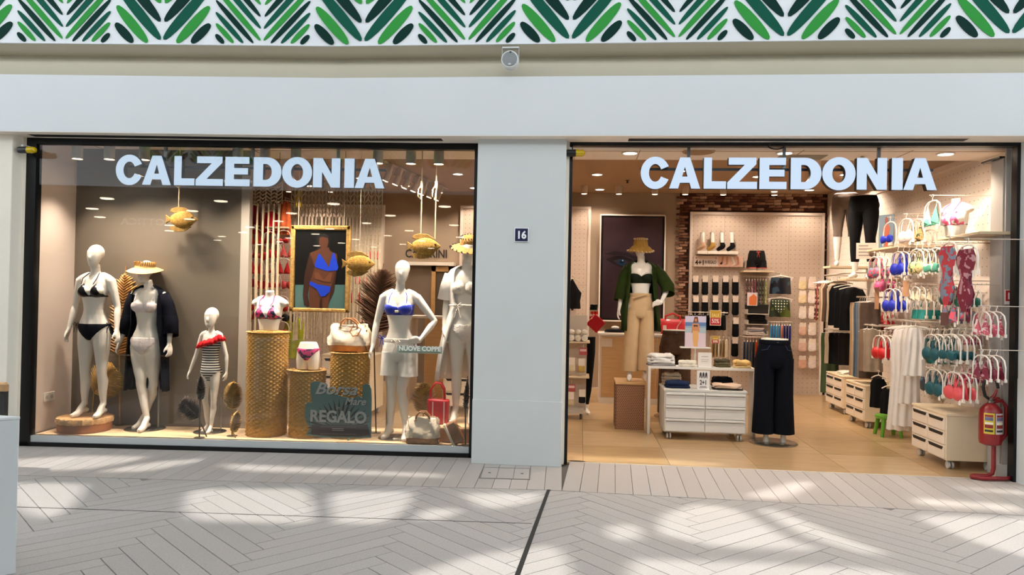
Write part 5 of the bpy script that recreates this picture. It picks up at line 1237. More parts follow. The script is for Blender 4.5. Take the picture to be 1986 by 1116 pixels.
rail(1722, 622, 1785, 622, 3.45, 'clothes rail carrying the white dresses')
for u, z1, w_, h, lb in ((1750, 1.16, .105, '#e6ddd3', 'long white beach dress reaching almost to the floor'), (1758, 1.10, .095, '#e9e1d8', 'long white shirt dress hanging behind the long dress'), (1767, .85, .085, '#e2d8ce', 'short white shirt next to the white dresses'), (1776, .55, .085, '#e6ded6', 'white blouse at near end of the dress rail')):
    wall_g(u, 626, 3.45, 'dress', lb, 'dress', [(.055, .05, 0), (.09, w_*.75, 0), (.22, w_, 0), (z1*.5, w_*.95, 0), (z1*.75, w_*1.08, -.005), (z1, w_*1.22, -.01)], CLO(h, var=.04), -.3, folds=8, amp=.012)
for u, v, z1, w_, lb in ((1704, 722, .42, .09, 'black ruffled swim skirt on white hanger below red bikinis'), (1725, 742, .36, .09, 'black printed tote-like top on white hanger by white dress')):
    t = wall_g(u, v, 3.5, 'black_top', lb, 'top', [(.08, .06, 0), (.14, w_, 0), (z1*.6, w_*.95, 0), (z1, w_*1.05, 0)], CLO('#0b0b0d'), -.7, bar=.10)
# ---- leg forms
def legs_form(u, vt, vb, x, z_split, mt, label, shelf_lab, wide=.0, rz=0.):
    q0, q1 = S(u, vb, x), S(u, vt, x); h = q1.z-q0.z; k = h/1.02
    t = thing('leg_form', label, 'leg form', (x, q0.y, q0.z), rz); t.scale = (k, k, k)
    b = MB(); b.loft([ringz((0, cyy), rx, ry, z) for z, cyy, rx, ry in TORSO if z <= 1.03])
    for s in (-1, 1):
        b.ell((s*.075, .062, .875), (.082, .066, .085), 14, 10)
        b.tube([(s*.083, .006, .9), (s*.085, .006, .78), (s*.09, 0, .62), (s*.09, -.005, .47), (s*.092, .012, .34), (s*.094, .015, .2), (s*.095, .02, .09)], [.08, .087, .074, .052, .053, .040, .031], 14)
        b.tube([(s*.095, .045, .03), (s*.097, .0, .05), (s*.1, -.07, .024), (s*.1, -.12, .016)], [.026, .032, .03, .016], 10)
    me = blob(b, .009, 4, 'legs'); ob('legs', me, t)
    shell(me, lambda c: z_split < c.z < .985, .006, 'leggings', mt, t, 2)
    sh = MB().box(x-.24, XR-.03, q0.y-.14, q0.y+.16, q0.z-.03, q0.z).build('wall_shelf', BIRCH, bevel=.003); tag(sh, shelf_lab, 'shelf')
legs_form(1638, 372, 517, 3.62, .40, M('#77695f', .7), 'white leg form in grey-brown capri leggings on wall shelf', 'small wooden shelf under the grey leggings form', rz=-.35)
legs_form(1672, 376, 541, 3.55, .20, M('#08080a', .7), 'white leg form in black leggings on wall shelf', 'small wooden shelf under the black leggings form', rz=-.75)
# ---- shelves, bust, small poster and cards on the side wall
q = S(1880, 455, 3.6)
sh = MB().box(3.52, XR-.03, q.y-.34, q.y+.45, q.z-.025, q.z).build('wall_shelf', BIRCH, bevel=.003); tag(sh, 'long wooden wall shelf carrying the pink bikini bust', 'shelf')
bs = thing('bust_form', 'cream bust form in pink wave-print bikini top on side wall shelf', 'bust form', (3.66, S(1853, 455, 3.66).y, q.z-.01), -1.15)
ks = (S(1853, 385, 3.66).z-q.z)/.45; bs.scale = (ks*1.0,)*3
ob('bust', BM, bs); bs.children
for s_ in (-1, 1):
    shell(BM, lambda c, s_=s_: tri_cup(1.385, 1.232, .004, .14, .062)(c+V((0, 0, 1.08))) and c.x*s_ > 0, .006, 'bikini_cup', FLOR2, bs)
    strip(bs, [(s_*.064, -.125, .29), (s_*.078, -.085, .345), (s_*.06, -.02, .40), (s_*.02, .055, .44)], .006, M('#d85a86', .5))
shell(BM, lambda c: .148 < c.z < .160, .006, 'bikini_band', M('#3a2a30', .5), bs); bow(bs, (0, .06, .45), M('#8a3a55', .5), .8)
q = S(1738, 478, 3.62); sh = MB().box(3.50, XR-.03, q.y-.35, q.y+.55, q.z-.035, q.z-.01).build('wall_shelf', BIRCH, bevel=.003); tag(sh, 'wooden wall shelf with small poster and folded cloth', 'shelf')
zsh = q.z-.01; qp = S(1712, 475, 3.62)
t = thing('small_poster', 'small upright poster of a sunlit figure on the wall shelf', 'poster', (3.66, qp.y, zsh), -1.0); hh = S(1712, 417, 3.62).z-zsh
MB().box(-.10, .10, -.004, .004, 0, hh).build('print_board', M('#6b7c88', .4), t)
MB().prism([(-.03, .0), (.04, .0), (.035, hh*.45), (.055, hh*.6), (.03, hh*.72), (-.02, hh*.72), (-.045, hh*.58), (-.03, hh*.4)], -.006, -.0045).build('print_figure', M('#a5533c', .5), t)
MB().prism(el(.005, hh*.82, .022, .05), -.0065, -.005).build('print_head', M('#7d4030', .5), t)
t = thing('folded_stack', 'folded cream top lying on the upper wall shelf', 'folded clothes', (3.62, S(1738, 472, 3.6).y, zsh))
MB().lathe([(.06, 0), (.09, .015), (.085, .045), (.03, .055)], n=20, sx=1.2, sy=.8).build('cloth', CLO('#dccbb2'), t)
def card(u0, v0, u1, v1, x, label, face, rz=-1.0, lines=0, red=False, name='price_card', txt=None):
    a, b = S(u0, v0, x), S(u1, v1, x); cxm = S((u0+u1)/2, (v0+v1)/2, x); w_ = (u1-u0)/FPX*((cxm-CAM).length); h_ = abs(b.z-a.z)
    t = thing(name, label, 'sign', (x, cxm.y, cxm.z), rz+math.pi*0)
    MB().box(-w_/2, w_/2, -.002, .002, -h_/2, h_/2).build('card', face, t)
    for k in range(lines): MB().box(-w_*.38, w_*(.1+.2*(k % 2)), -.0032, -.002, h_*(.28-.2*k), h_*(.36-.2*k)).build('printed_line', M('#9a8a80', .6), t)
    MB().tube([(0, .002, 0), (0, .12, 0)], .004, 6).build('holder', M('#d8cbbb', .4), t)
    return t
card(1664, 474, 1696, 500, 3.50, 'cream promotion card with printed lines below black leggings', M('#e2cdbd', .6), -.35, 4)
card(1697, 558, 1704, 600, 3.50, 'tall narrow tan size card among pink bikinis', M('#a97a58', .6), -.6)
card(1752, 545, 1762, 575, 3.46, 'narrow tan card hanging among white bikinis', M('#b98a64', .6), -.6)
card(1826, 606, 1838, 632, 3.40, 'small dark photo card between teal and pink bikinis', M('#6d4234', .6), -.6)
# ---- drawer cabinets on casters
CAST = [MB().lathe([(.03, -.014), (.036, -.010), (.036, .010), (.03, .014)], n=18), ]
def cabinet(label, x0, x1, y0, y1, ht, front, cols, rows_, body, face, slot, lip=False):
    """front: 'x' drawers face -x, 'y' drawers face -y"""
    t = thing('drawer_cabinet', label, 'cabinet', (x0, y0, 0)); W, Dp = x1-x0, y1-y0; zb = .085
    MB().box(0, W, 0, Dp, zb, ht-.022).build('carcass', body, t, bevel=.002)
    MB().box(-.008, W+.008, -.008, Dp+.008, ht-.022, ht).build('top_board', body, t, bevel=.003)
    L_ = Dp if front == 'x' else W; ch = (ht-.03-zb-.01)/rows_; cw = (L_-.02)/cols
    for r in range(rows_):
        for c in range(cols):
            a0, a1, b0, b1 = .01+c*cw+.004, .01+(c+1)*cw-.004, zb+.008+r*ch+.003, zb+.008+(r+1)*ch-.005
            if front == 'x': d = MB().box(-.014, .004, a0, a1, b0, b1)
            else: d = MB().box(a0, a1, -.014, .004, b0, b1)
            d = d.build('drawer', face, t, bevel=.002)
            if lip:
                MB().box(a0, a1, -.026, -.012, b1-.022, b1).build('lip_handle', face, d, bevel=.004)
                MB().box(a0+.006, a1-.006, -.0155, -.013, b1-.028, b1-.022).build('lip_shade_strip', M('#6f6d68', .6), d)  # grey strip painted in as the shade under the lip
            else:
                m0, m1 = lerp(a0, a1, .06), lerp(a0, a1, .94); sg = MB()
                if front == 'x': sg.prism([(m0, b1-.012), (m1, b1-.012), (m1-.02, b1-.042), (m0+.02, b1-.042)], -.0165, -.013, 'x')
                else: sg.prism([(m0, b1-.012), (m1, b1-.012), (m1-.02, b1-.042), (m0+.02, b1-.042)], -.0165, -.013)
                sg.build('slot_handle', slot, d, smooth=False)
    for xx in (.06, W-.06):
        for yy in (.06, Dp-.06):
            c = MB()
            for s in (-1, 1): c.loft([[(xx+s*.016+o_, yy+r_*math.cos(2*pi*j/18), .036+r_*math.sin(2*pi*j/18)) for j in range(18)] for r_, o_ in ((.024, -.010), (.036, -.008), (.036, .008), (.024, .010))])
            w_ = c.build('caster', M('#c9c5bd', .35), t)
            MB().box(xx-.03, xx+.03, yy-.03, yy+.03, .074, .087).build('caster_plate', M('#77736c', .4, .6), w_)
            for s in (-1, 1): MB().lathe([(.011, -.003), (.011, .003)], n=12).build('hub', M('#3a3835', .5), w_, (xx, yy+.0, .036))
    return t
BW, BF = M('#ecd8b6', .5, var=.05, vs=5, stretch=(1, 1, .15)), M('#ead9c4', .45)
SL = M('#1f1812', .6)
h3 = P(1834, 803, .36).z; cabinet('pale birch drawer cabinet with cut-out handles under the teal bikinis', 3.40, 3.86, .36, 1.06, h3, 'x', 2, 3, BW, BF, SL)
h2 = P(1683, 748, 2.5).z; cabinet('pale birch drawer cabinet with cut-out handles under the long trousers', 3.46, 3.92, 2.50, 3.12, h2, 'x', 2, 3, BW, BF, SL)
h1_ = P(1634, 730, 3.57).z; cabinet('pale birch drawer cabinet with cut-out handles farthest along side wall', 3.57, 3.95, 3.57, 4.25, h1_, 'x', 2, 3, BW, BF, SL)
def fold_stack(name, label, loc, w_, d_, cols, rz=0., messy=.012, h=.02):
    t = thing(name, label, 'folded clothes', loc, rz); z = 0
    for k, c in enumerate(cols):
        b = MB(); n = 28; ww, dd = w_*(1-.05*k*rnd.random())*.5, d_*(1-.05*k*rnd.random())*.5; e = .5
        def rg(s, zz_): return [((ww*s+messy*.5*math.sin(j*1.3+k))*math.copysign(abs(math.cos(2*pi*j/n))**e, math.cos(2*pi*j/n)), (dd*s+messy*.5*math.sin(j*1.7+k*2))*math.copysign(abs(math.sin(2*pi*j/n))**e, math.sin(2*pi*j/n)), max(0, zz_+(messy*.5*math.sin(j*.9+k*1.7) if zz_ > z+.001 else 0))) for j in range(n)]
        b.loft([rg(.93, z), rg(1, z+h*.25), rg(1.0, z+h*.7), rg(.9, z+h), rg(.45, z+h*1.12)])
        b.build('folded_garment', c, t, ang=75); z += h
    return t
fold_stack('folded_stack', 'folded white towels on top of farthest birch cabinet', (3.72, 3.85, h1_), .25, .3, [CLO('#e6dccb')]*2)
# white cabinet and table in the middle
TW = M('#d3d0ca', .45)
xa, xc, yc_ = P(1287, 850, 1.33).x, P(1446, 860, 1.33).x, 1.33; hc_ = P(1365, 757, 1.33).z
cabinet('white six-drawer cabinet on casters pushed under the white table', xa, xc, yc_, yc_+.50, hc_, 'y', 2, 3, TW, M('#dcdad5', .42), SL, lip=True)
tx0, tx1 = P(1256, 780, 1.60).x, P(1466, 780, 1.60).x; tz = P(1360, 713, 1.60).z
t = thing('display_table', 'white bridge-shaped display table with slab ends carrying folded clothes', 'table', (tx0, 1.60, 0))
MB().box(0, tx1-tx0, 0, .235, tz-.028, tz).build('tabletop', M('#e3ded5', .45), t, bevel=.002)
for x in (0, tx1-tx0-.03):
    MB().box(x, x+.03, 0, .235, 0.0, tz-.028).build('slab_end', M('#ddd7cd', .45), t, bevel=.002)
TX = lambda u, y=1.75: P(u, 700, y).x
fold_stack('folded_stack', 'heap of white and light grey tops on the white table end', (TX(1281), 1.72, tz), .32, .2, [CLO('#8f8c8c'), CLO('#dfdbd6'), CLO('#e9e6e1'), CLO('#e6e2dc')], .1, .02, .032)
fold_stack('folded_stack', 'low stack of cream tops beside the poster stand', (TX(1331), 1.66, tz), .2, .1, [CLO('#e8dfcc'), CLO('#ece4d3')], 0, .016, .032)
fold_stack('folded_stack', 'folded olive green tops near the table corner', (TX(1400), 1.74, tz), .17, .16, [CLO('#5a5238'), CLO('#6a6248'), CLO('#4a4430')], .1, .014, .028)
fold_stack('folded_stack', 'folded tan tops with lighter layers at the table corner', (TX(1437), 1.71, tz), .20, .18, [CLO('#d9bd88'), CLO('#c49a5a'), CLO('#dcb877')], -.1, .018, .026)
fold_stack('folded_stack', 'folded navy jeans on the white six-drawer cabinet', (P(1313, 745, 1.5).x, 1.50, hc_), .27, .22, [CLO('#17233c'), CLO('#1b2a4a')], .05, .014, .034)
fold_stack('folded_stack', 'beige folded trousers behind the navy jeans on the cabinet', (P(1302, 740, 1.735).x, 1.735, hc_), .22, .15, [CLO('#a58c70'), CLO('#b59a7c'), CLO('#c0a688'), CLO('#b8a084')], 0, .014, .034)
fold_stack('folded_stack', 'folded pale pink trousers at the cabinet corner', (P(1410, 755, 1.46).x, 1.46, hc_), .33, .22, [CLO('#2a2422'), CLO('#d2b49a'), CLO('#dcbfa6')], -.06, .014, .02)
fold_stack('folded_stack', 'folded black trousers behind the pale pink trousers', (P(1400, 745, 1.735).x, 1.735, hc_), .24, .15, [CLO('#101012')]*3, 0, .012, .034)
def stand_card(u0, u1, v0, v1, y, z, label, face, lines, name='table_sign', head=None):
    a, b = P(u0, v0, y), P(u1, v1, y); t = thing(name, label, 'sign', ((a.x+b.x)/2, y, z)); W = b.x-a.x; H_ = a.z-z
    MB().box(-W/2, W/2, -.003, .003, 0, H_).build('card', face, t); MB().box(-W/2, W/2, -.03, .04, 0, .006).build('foot', M('#e8e6e2', .3), t)
    for zf_, wf_, th_, c in lines: MB().box(-W*wf_/2, W*wf_/2, -.0042, -.003, H_*zf_, H_*(zf_+th_)).build('printed_line', M(c, .6), t)
    if head: text(head[0], head[1], M(head[2], .5), t, (0, -.0045, H_*head[3]), W*head[4], bold=.002)
    return t, W, H_
t, W, H_ = stand_card(1352, 1376, 719, 757, 1.38, hc_, 'small white table sign reading 2+1 on the white cabinet', M('#e6e3e0', .5), [(.08, .6, .03, '#77706a'), (.14, .5, .03, '#77706a')], head=('2+1', .07, '#2a2626', .36, .5))
for k in (-1, 0, 1):
    MB().prism([(k*W*.22-.012, H_*.62), (k*W*.22-.004, H_*.62), (k*W*.22, H_*.75), (k*W*.22+.006, H_*.60), (k*W*.22+.013, H_*.60), (k*W*.22+.01, H_*.85), (k*W*.22, H_*.93), (k*W*.22-.01, H_*.85)], -.0045, -.0035).build('print_figure', M('#332c2a', .6), t)
stand_card(1354, 1380, 684, 709, 1.64, tz, 'plain white notice standing on the white table', M('#ebe6de', .5), [(.7, .5, .05, '#b5aca2'), (.5, .6, .03, '#b5aca2'), (.38, .5, .03, '#b5aca2')])
a, b_ = P(1329, 613, 1.785), P(1368.5, 674, 1.785)
t = thing('poster_stand', 'small beach poster of a person on a white pole stand', 'poster stand', ((a.x+b_.x)/2, 1.785, tz)); W = b_.x-a.x; z0, z1_ = b_.z-tz, a.z-tz
MB().lathe([(.042, 0), (.042, .006), (.009, .01)], n=24).build('foot', M('#e9e6e0', .4), t); MB().cyl((.0, 0, .005), (0, 0, z0), .008, 10).build('pole', M('#e9e6e0', .4), t)
MB().box(-W*.72, W*.72, -.05, .05, z0-.012, z0).build('tray', M('#e9e6e0', .4), t)
MB().box(-W/2, W/2, -.004, .004, z0, z1_).build('print_board', M('#d9c6cf', .4), t); hh = z1_-z0
for f0, f1, c in ((.62, .78, '#8fa9c0'), (.68, .80, '#5f7fb0'), (.80, 1., '#cfc6da'), (.46, .64, '#a9bcc4')): MB().box(-W/2, W/2, -.0052-f0*.0004, -.004, z0+hh*f0, z0+hh*f1).build('print_sea', M(c, .45), t)
def pf(pts, c, k, n_): MB().prism([(x*W, z0+hh*z) for x, z in pts], -.0060-k*.0006, -.0052-k*.0004).build(n_, M(c, .5), t)
pf([(-.06, .98), (.10, .98), (.14, .80), (-.12, .78)], '#6b3f2a', 0, 'print_hair'); pf([(-.16, .76), (.16, .76), (.20, .5), (.10, .48), (.11, .02), (-.08, .02), (-.12, .48), (-.2, .44)], '#c98a62', 1, 'print_figure')
pf(el(.01, .87, .06, .05), '#c98a62', 2, 'print_face'); pf([(-.10, .71), (.11, .71), (.09, .65), (.01, .67), (-.08, .65)], '#3a2420', 2, 'print_bikini_top'); pf([(-.12, .52), (.12, .52), (.15, .3), (.08, .02), (-.08, .02), (-.13, .3)], '#dba868', 2, 'print_sarong')
# jeans form
def pants_form(u, vt, vb, y, mat, label, hem=.0, z0=0., flare=.125, disc=True, zt=1.02, cat='leg form'):
    q0, q1 = P(u, vb, y), P(u, vt, y); k = (q1.z-z0)/1.06
    t = thing('leg_form', label, cat, (q0.x, y, z0)); t.scale = (k, k, k)
    MB().lathe([(.13, 1.02), (.136, 1.045), (.13, 1.06), (.10, 1.058), (.001, 1.05)], n=36, sy=.78).build('form_top', M('#efe7da', .4), t)
    trouser_mesh([(1.04, 0, .0, .143, .11), (1.02, 0, .0, .150, .115)], [(.95, 0, .004, .168, .125), (.88, 0, .006, .183, .135), (.80, 0, .006, .186, .13), (.76, 0, .006, .165, .11)],
                 [[(.86, s*.092, .006, .098, .125), (.68, s*.093, .006, .096, .118), (.48, s*.095, .006, .095, .113), (.3, s*.098, .008, .099, .112), (hem, s*.10, .008, flare, .115)] for s in (-1, 1)], 'trousers', mat, t, fold=.035)
    MB().lathe([(.152, 1.0), (.157, 1.01), (.155, 1.045), (.15, 1.05)], n=36, cap=False, sy=.78).build('waistband', mat, t)
    MB().lathe([(.010, 0), (.010, .005)], n=14).build('button', M('#6a7690', .3, .8), t, (0, -.125, 1.025))
    for s in (-1, 1): MB().tube([(s*.075, -.123, 1.0), (s*.10, -.118, .955), (s*.15, -.082, .945)], .003, 5).build('pocket_seam', M('#25365a' if disc else '#3a2a20', .6), t)
    if disc:
        for x in (-.07, .10): MB().tube([(x, .0, .0), (x, 0, hem+.05)], [.030, .022], 14).build('shin', M('#d9d3c8', .35, .2), t)
        MB().lathe([(.24, 0), (.24, .007), (.232, .012), (.001, .013)], n=44).build('base_plate', M('#a39d92', .2, .9), t)
    return t
pants_form(1499, 657, 855, 1.36, M('#060a15', .9, var=.2, vs=30), 'white leg form in wide dark navy jeans on round base', .10, 0, .108)
pants_form(1308, 640, 740, 2.9, M('#4f3a2a', .8, var=.15, vs=20), 'leg form in brown trousers behind the white table', .05, 0.0, .10, disc=True)
# ---- counter with its things
yk = 3.92; kx0, kx1 = P(1161, 782, yk).x, P(1330, 782, yk).x; kz = P(1230, 648, yk).z
t = thing('sales_counter', 'white sales counter with warm wooden front panel behind the mannequin', 'counter', (kx0, yk, 0))
MB().box(0, kx1-kx0, .0, .55, .0, kz-.03).build('counter_body', M('#e3d6c5', .5), t); MB().box(-.02, kx1-kx0+.02, -.03, .58, kz-.03, kz).build('counter_top', M('#ece2d4', .4), t, bevel=.003)
for k in range(3): MB().box(.03+k*(kx1-kx0-.04)/3, .02+(k+1)*(kx1-kx0-.04)/3-.004, -.012, .001, .09, kz-.05).build('front_panel', WOOD, t, bevel=.002)
MB().box(.0, kx1-kx0, -.018, .0, 0, .08).build('toe_kick', M('#e6dccd', .4), t)
qn = P(1175, 665, yk); MB().box(qn.x-kx0-.09, qn.x-kx0+.09, -.0145, -.012, qn.z-.06, qn.z+.06).build('notice', M('#e0cdb4', .6), t)
def onk(u, dy=.25): return (P(u, 640, yk+dy).x, yk+dy, kz)
t = thing('red_handbag', 'large red holdall with handles on the sales counter', 'bag', onk(1304)); 
MB().loft([[(x*w2*1., yy2*d2, z) for x, yy2 in [(math.copysign(abs(math.cos(2*pi*j/24))**.5, math.cos(2*pi*j/24)), math.copysign(abs(math.sin(2*pi*j/24))**.5, math.sin(2*pi*j/24))) for j in range(24)]] for z, w2, d2 in ((0, .21, .1), (.03, .225, .12), (.15, .215, .11), (.22, .18, .05))]).build('bag_body', RED, t)
for yy in (-.05, .05): MB().tube([(-.11, yy, .20), (-.10, yy, .26), (0, yy, .30), (.10, yy, .26), (.11, yy, .20)], .011, 8).build('handle', RED, t)
MB().box(-.15, -.10, -.125, -.121, .05, .13).build('price_tag', M('#eadfd2', .6), t); MB().tube([(.04, -.118, .04), (.06, -.115, .12), (.12, -.09, .2)], .006, 6).build('strap', M('#d9b7a8', .5), t)
t = thing('counter_sign', 'small clear sign reading REGALO beside the red holdall', 'sign', onk(1272, .05)); MB().box(-.07, .07, -.003, .003, 0, .16).build('card', M('#cdbfae', .5), t); text('REGALO', .04, M('#3a2c26', .6), t, (0, -.0042, .035), .125, bold=.001)
t = thing('red_pouch', 'glossy red square pouch propped on its corner by the counter', 'pouch', (P(1155, 648, yk+.05).x, yk-.07, kz-.02)); 
MB().obox((0, 0, .16), (.20, .035, .20), Matrix.Rotation(.72, 3, 'Y')).build('pouch_body', M('#b5121d', .25, coat=.4), t, bevel=.012)
t = thing('hair_scrunchies', 'bunch of red, white and black scrunchies above the red pouch', 'scrunchies', (P(1152, 600, yk+.05).x, yk+.02, kz))
MB().cyl((0, 0, 0), (0, 0, .42), .008, 8).build('stand_pole', M('#cfc4b4', .4), t)
for k, (z, c) in enumerate(((.22, '#c8372e'), (.25, '#e6d9cc'), (.29, '#c8372e'), (.35, '#121214'), (.39, '#0e0e10'))):
    MB().loft([[((.045+.012*math.sin(j*2.2+k))*math.cos(2*pi*j/24)+.006*(k % 3-1), (.045+.012*math.sin(j*2.2+k))*math.sin(2*pi*j/24), z+dz) for j in range(24)] for dz in (-.02, -.01, .01, .02)]).build('scrunchie', M(c, .8), t, ang=70)
t = thing('folded_scarf', 'black and white folded scarf lying on the sales counter', 'folded clothes', onk(1193, .15))
MB().lathe([(.13, 0), (.16, .02), (.14, .05), (.04, .06)], n=24, sy=.6).build('cloth', CLO('#121318'), t, ang=70); MB().ell((.0, -.02, .075), (.06, .04, .03), 14, 8).build('white_fold', CLO('#e9e2d8'), t); MB().box(-.15, .17, -.09, .08, 0, .012).build('tray', M('#c9bcaa', .5), t)
# ---- big framed picture of an eye
ysn = 5.60; a, b_ = P(1164, 416, ysn), P(1288, 626, ysn); cxm, W, H_ = (a.x+b_.x)/2, b_.x-a.x, a.z-b_.z; org = (cxm, ysn, b_.z)
t = thing('wall_picture', 'large dark close-up picture of a blue eye in thin white frame', 'picture', org)
for n_, x0, x1, zz0, zz1 in (('frame_side', -W/2, -W/2+.022, 0, H_), ('frame_side', W/2-.022, W/2, 0, H_), ('frame_top', -W/2, W/2, H_-.022, H_), ('frame_bottom', -W/2, W/2, 0, .022)):
    MB().box(x0, x1, -.035, .08, zz0, zz1).build(n_, M('#e9dfd2', .4), t)
MB().box(-W/2+.02, W/2-.02, -.02, .08, .02, H_-.02).build('black_surround', M('#0a090b', .25), t)
MB().box(-W/2+.055, W/2-.055, -.022, -.018, .05, H_-.05).build('print_skin', M('#33242a', .2, var=.3, vs=1.6), t)
ye = ysn-.0225
def c5(x, y_): return (1090+x/4.464, 450+y_/4.464)
for pts, c, n_ in (([(370, 190), (450, 165), (560, 175), (640, 215), (700, 260), (640, 245), (560, 205), (450, 200)], '#22171c', 'print_brow'),
                   ([(380, 235), (450, 215), (530, 215), (600, 245), (650, 290), (600, 300), (530, 310), (470, 290), (420, 262)], '#1e1418', 'print_lashes'),
                   ([(440, 250), (500, 235), (560, 250), (590, 275), (540, 292), (490, 285)], '#2b2127', 'print_eye_white'),
                   (el(515, 264, 34, 28), '#0f2a42', 'print_iris'), (el(518, 258, 15, 14), '#0a0a10', 'print_pupil'), (el(525, 249, 7, 6), '#8fb0c4', 'print_glint'),
                   ([(400, 228), (460, 208), (540, 210), (610, 245), (600, 250), (540, 226), (460, 222)], '#170e12', 'print_lid'),
                   ([(380, 640), (470, 720), (600, 760), (480, 760), (375, 730)], '#2e1f24', 'print_cheek')):
    ye -= .0006; pp([c5(*p_) for p_ in pts], ye, M(c, .25), t, n_, org, .0005)
# ---- fitting-room portal
a, b_ = P(779, 508, 5.62), P(872, 513, 5.62)
t = thing('fitting_room_portal', 'fitting room entrance with white lintel under lettering CAMERINI', 'doorway', (a.x, 5.55, 0)); W = b_.x-a.x; zt = a.z
MB().box(-.02, W+.1, -.05, .13, zt-.06, zt).build('lintel', M('#e9ddcf', .45), t); MB().box(0, .08, -.02, .13, 0, zt-.06).build('jamb', M('#e2d4c4', .5), t); MB().box(W-.0, W+.08, -.02, .13, 0, zt-.06).build('jamb', M('#e2d4c4', .5), t)
MB().box(.08, W, .02, .10, 0, zt-.06).build('inner_wall', M('#7c6b5c', .8), t)
dx = P(836, 600, 5.55).x-a.x
for n_, x0, x1, zz0, zz1 in (('door_stile', dx, dx+.07, 0, zt-.07), ('door_stile', dx+.37, dx+.44, 0, zt-.07), ('door_rail', dx, dx+.44, zt-.16, zt-.07), ('door_rail', dx, dx+.44, 0, .14)): MB().box(x0, x1, -.02, .03, zz0, zz1).build(n_, M('#b98f5c', .5, var=.15, vs=9), t)
MB().box(dx+.07, dx+.37, -.002, .02, .14, zt-.16).build('door_pane', M('#5a5046', .15), t)
p_ = P(826, 493, 5.66)
text('CAMERINI', .20, M('#14110f', .6), t, (p_.x-a.x, .14, p_.z), (868-785)/FPX*12.5, bold=.003)
# extra crimson tops on the rear pegboard, hung between the others
for u, v, c, st in ((494, 470, 'red', 'tri'), (518, 470, 'crimson', 'tri'), (545, 470, 'red', 'bandeau'), (497, 528, 'red', 'tri'), (519, 528, 'crimson', 'cups'), (545, 528, 'red', 'tri')): BACK_SWIM.append((u, v, c, st, 'between its upper rows'))
for u, v, c, st in ((494, 590, 'red', 'cups'), (545, 592, 'red', 'cups'), (545, 650, 'crimson', 'cups'), (700, 540, 'coral', 'cups'), (716, 620, 'red', 'cups')): BACK_SWIM.append((u, v, c, st, 'between its lower rows'))
# ================================================================== BACK WALL MERCHANDISE
ZB = YB-.06
def bw(u, v, d=.0): return P(u, v, ZB-d)
# foot forms with socks
q0 = bw(1352, 487, .12); q1 = bw(1431, 487, .12)
sh = thing('foot_shelf', 'small white ledge holding four sock-clad foot forms', 'shelf', (q0.x, ZB, q0.z-.03))
for k in range(4): MB().box((q1.x-q0.x)*k/4+.003, (q1.x-q0.x)*(k+1)/4-.003, -.16, .0, -.02, .03).build('ledge_segment', M('#efe4d8', .45), sh, bevel=.002)
for u, c, lb in ((1361, '#c9a788', 'beige'), (1380, '#b08a48', 'tan'), (1399, '#0d0d10', 'black low-cut'), (1418, '#101014', 'black ankle')):
    q = bw(u, 484, .10); t = thing('foot_form', f'white foot form wearing a {lb} sock on the ledge', 'foot form', (q.x, ZB-.09, q0.z+.011), -.6)
    b = MB().tube([(.01, 0, .30), (.012, 0, .20), (.02, 0, .12), (.03, 0, .085)], [.036, .033, .03, .034], 12); b.tube([(.042, 0, .095), (.03, 0, .075), (-.0, 0, .05), (-.05, 0, .025), (-.07, 0, .015)], [.03, .036, .034, .028, .018], 12)
    me = blob(b, .008, 3, 'foot'); ob('foot', me, t); shell(me, lambda c_: c_.z < .135, .005, 'sock', M(c, .85), t, 1)
# promo strip
q = bw(1346, 517, .06); q2 = bw(1393, 497, .06); q3 = bw(1441, 497, .06)
t = thing('promo_strip', 'white and peach promotion strip reading 4+1 IN REGALO below the feet', 'sign', (q.x, ZB-.06, q.z)); H_ = q2.z-q.z; W1, W2 = q2.x-q.x, q3.x-q.x
MB().box(0, W1, -.004, .05, 0, H_).build('board', M('#ecdccf', .5), t); MB().box(W1, W2, -.004, .05, .0, H_).build('photo_board', M('#e3b9a2', .5), t)
text('4+1', .11, M('#1c1614', .6), t, (W1*.24, -.0055, H_*.35), W1*.36, bold=.003); text('IN REGALO', .075, M('#1c1614', .6), t, (W1*.68, -.0055, H_*.40), W1*.46, bold=.001)
MB().box(W1*.06, W1*.94, -.0055, -.004, H_*.72, H_*.9).build('printed_band', M('#c99a86', .6), t); MB().box(W1*.12, W1*.88, -.0062, -.0055, H_*.76, H_*.86).build('printed_band', M('#ecdccf', .6), t)
for k, (x0, tl, c) in enumerate(((.15, -.15, '#c58e72'), (.32, .0, '#c58e72'), (.52, .5, '#f3ece6'), (.75, .1, '#c58e72'))):
    MB().prism([(W1+(W2-W1)*x0+dx_, zz_) for dx_, zz_ in ((0, H_*.95), (.03, H_*.95), (.03+tl*.09, H_*.25), (.0+tl*.1-.05, H_*.1), (tl*.09, H_*.3))], -.0055, -.004).build('print_leg', M(c, .6), t)
MB().prism([(W1+.02, H_*.3), (W1+.07, H_*.5), (W1+.06, H_*.2)], -.006, -.004).build('print_sock', M('#15151a', .6), t)
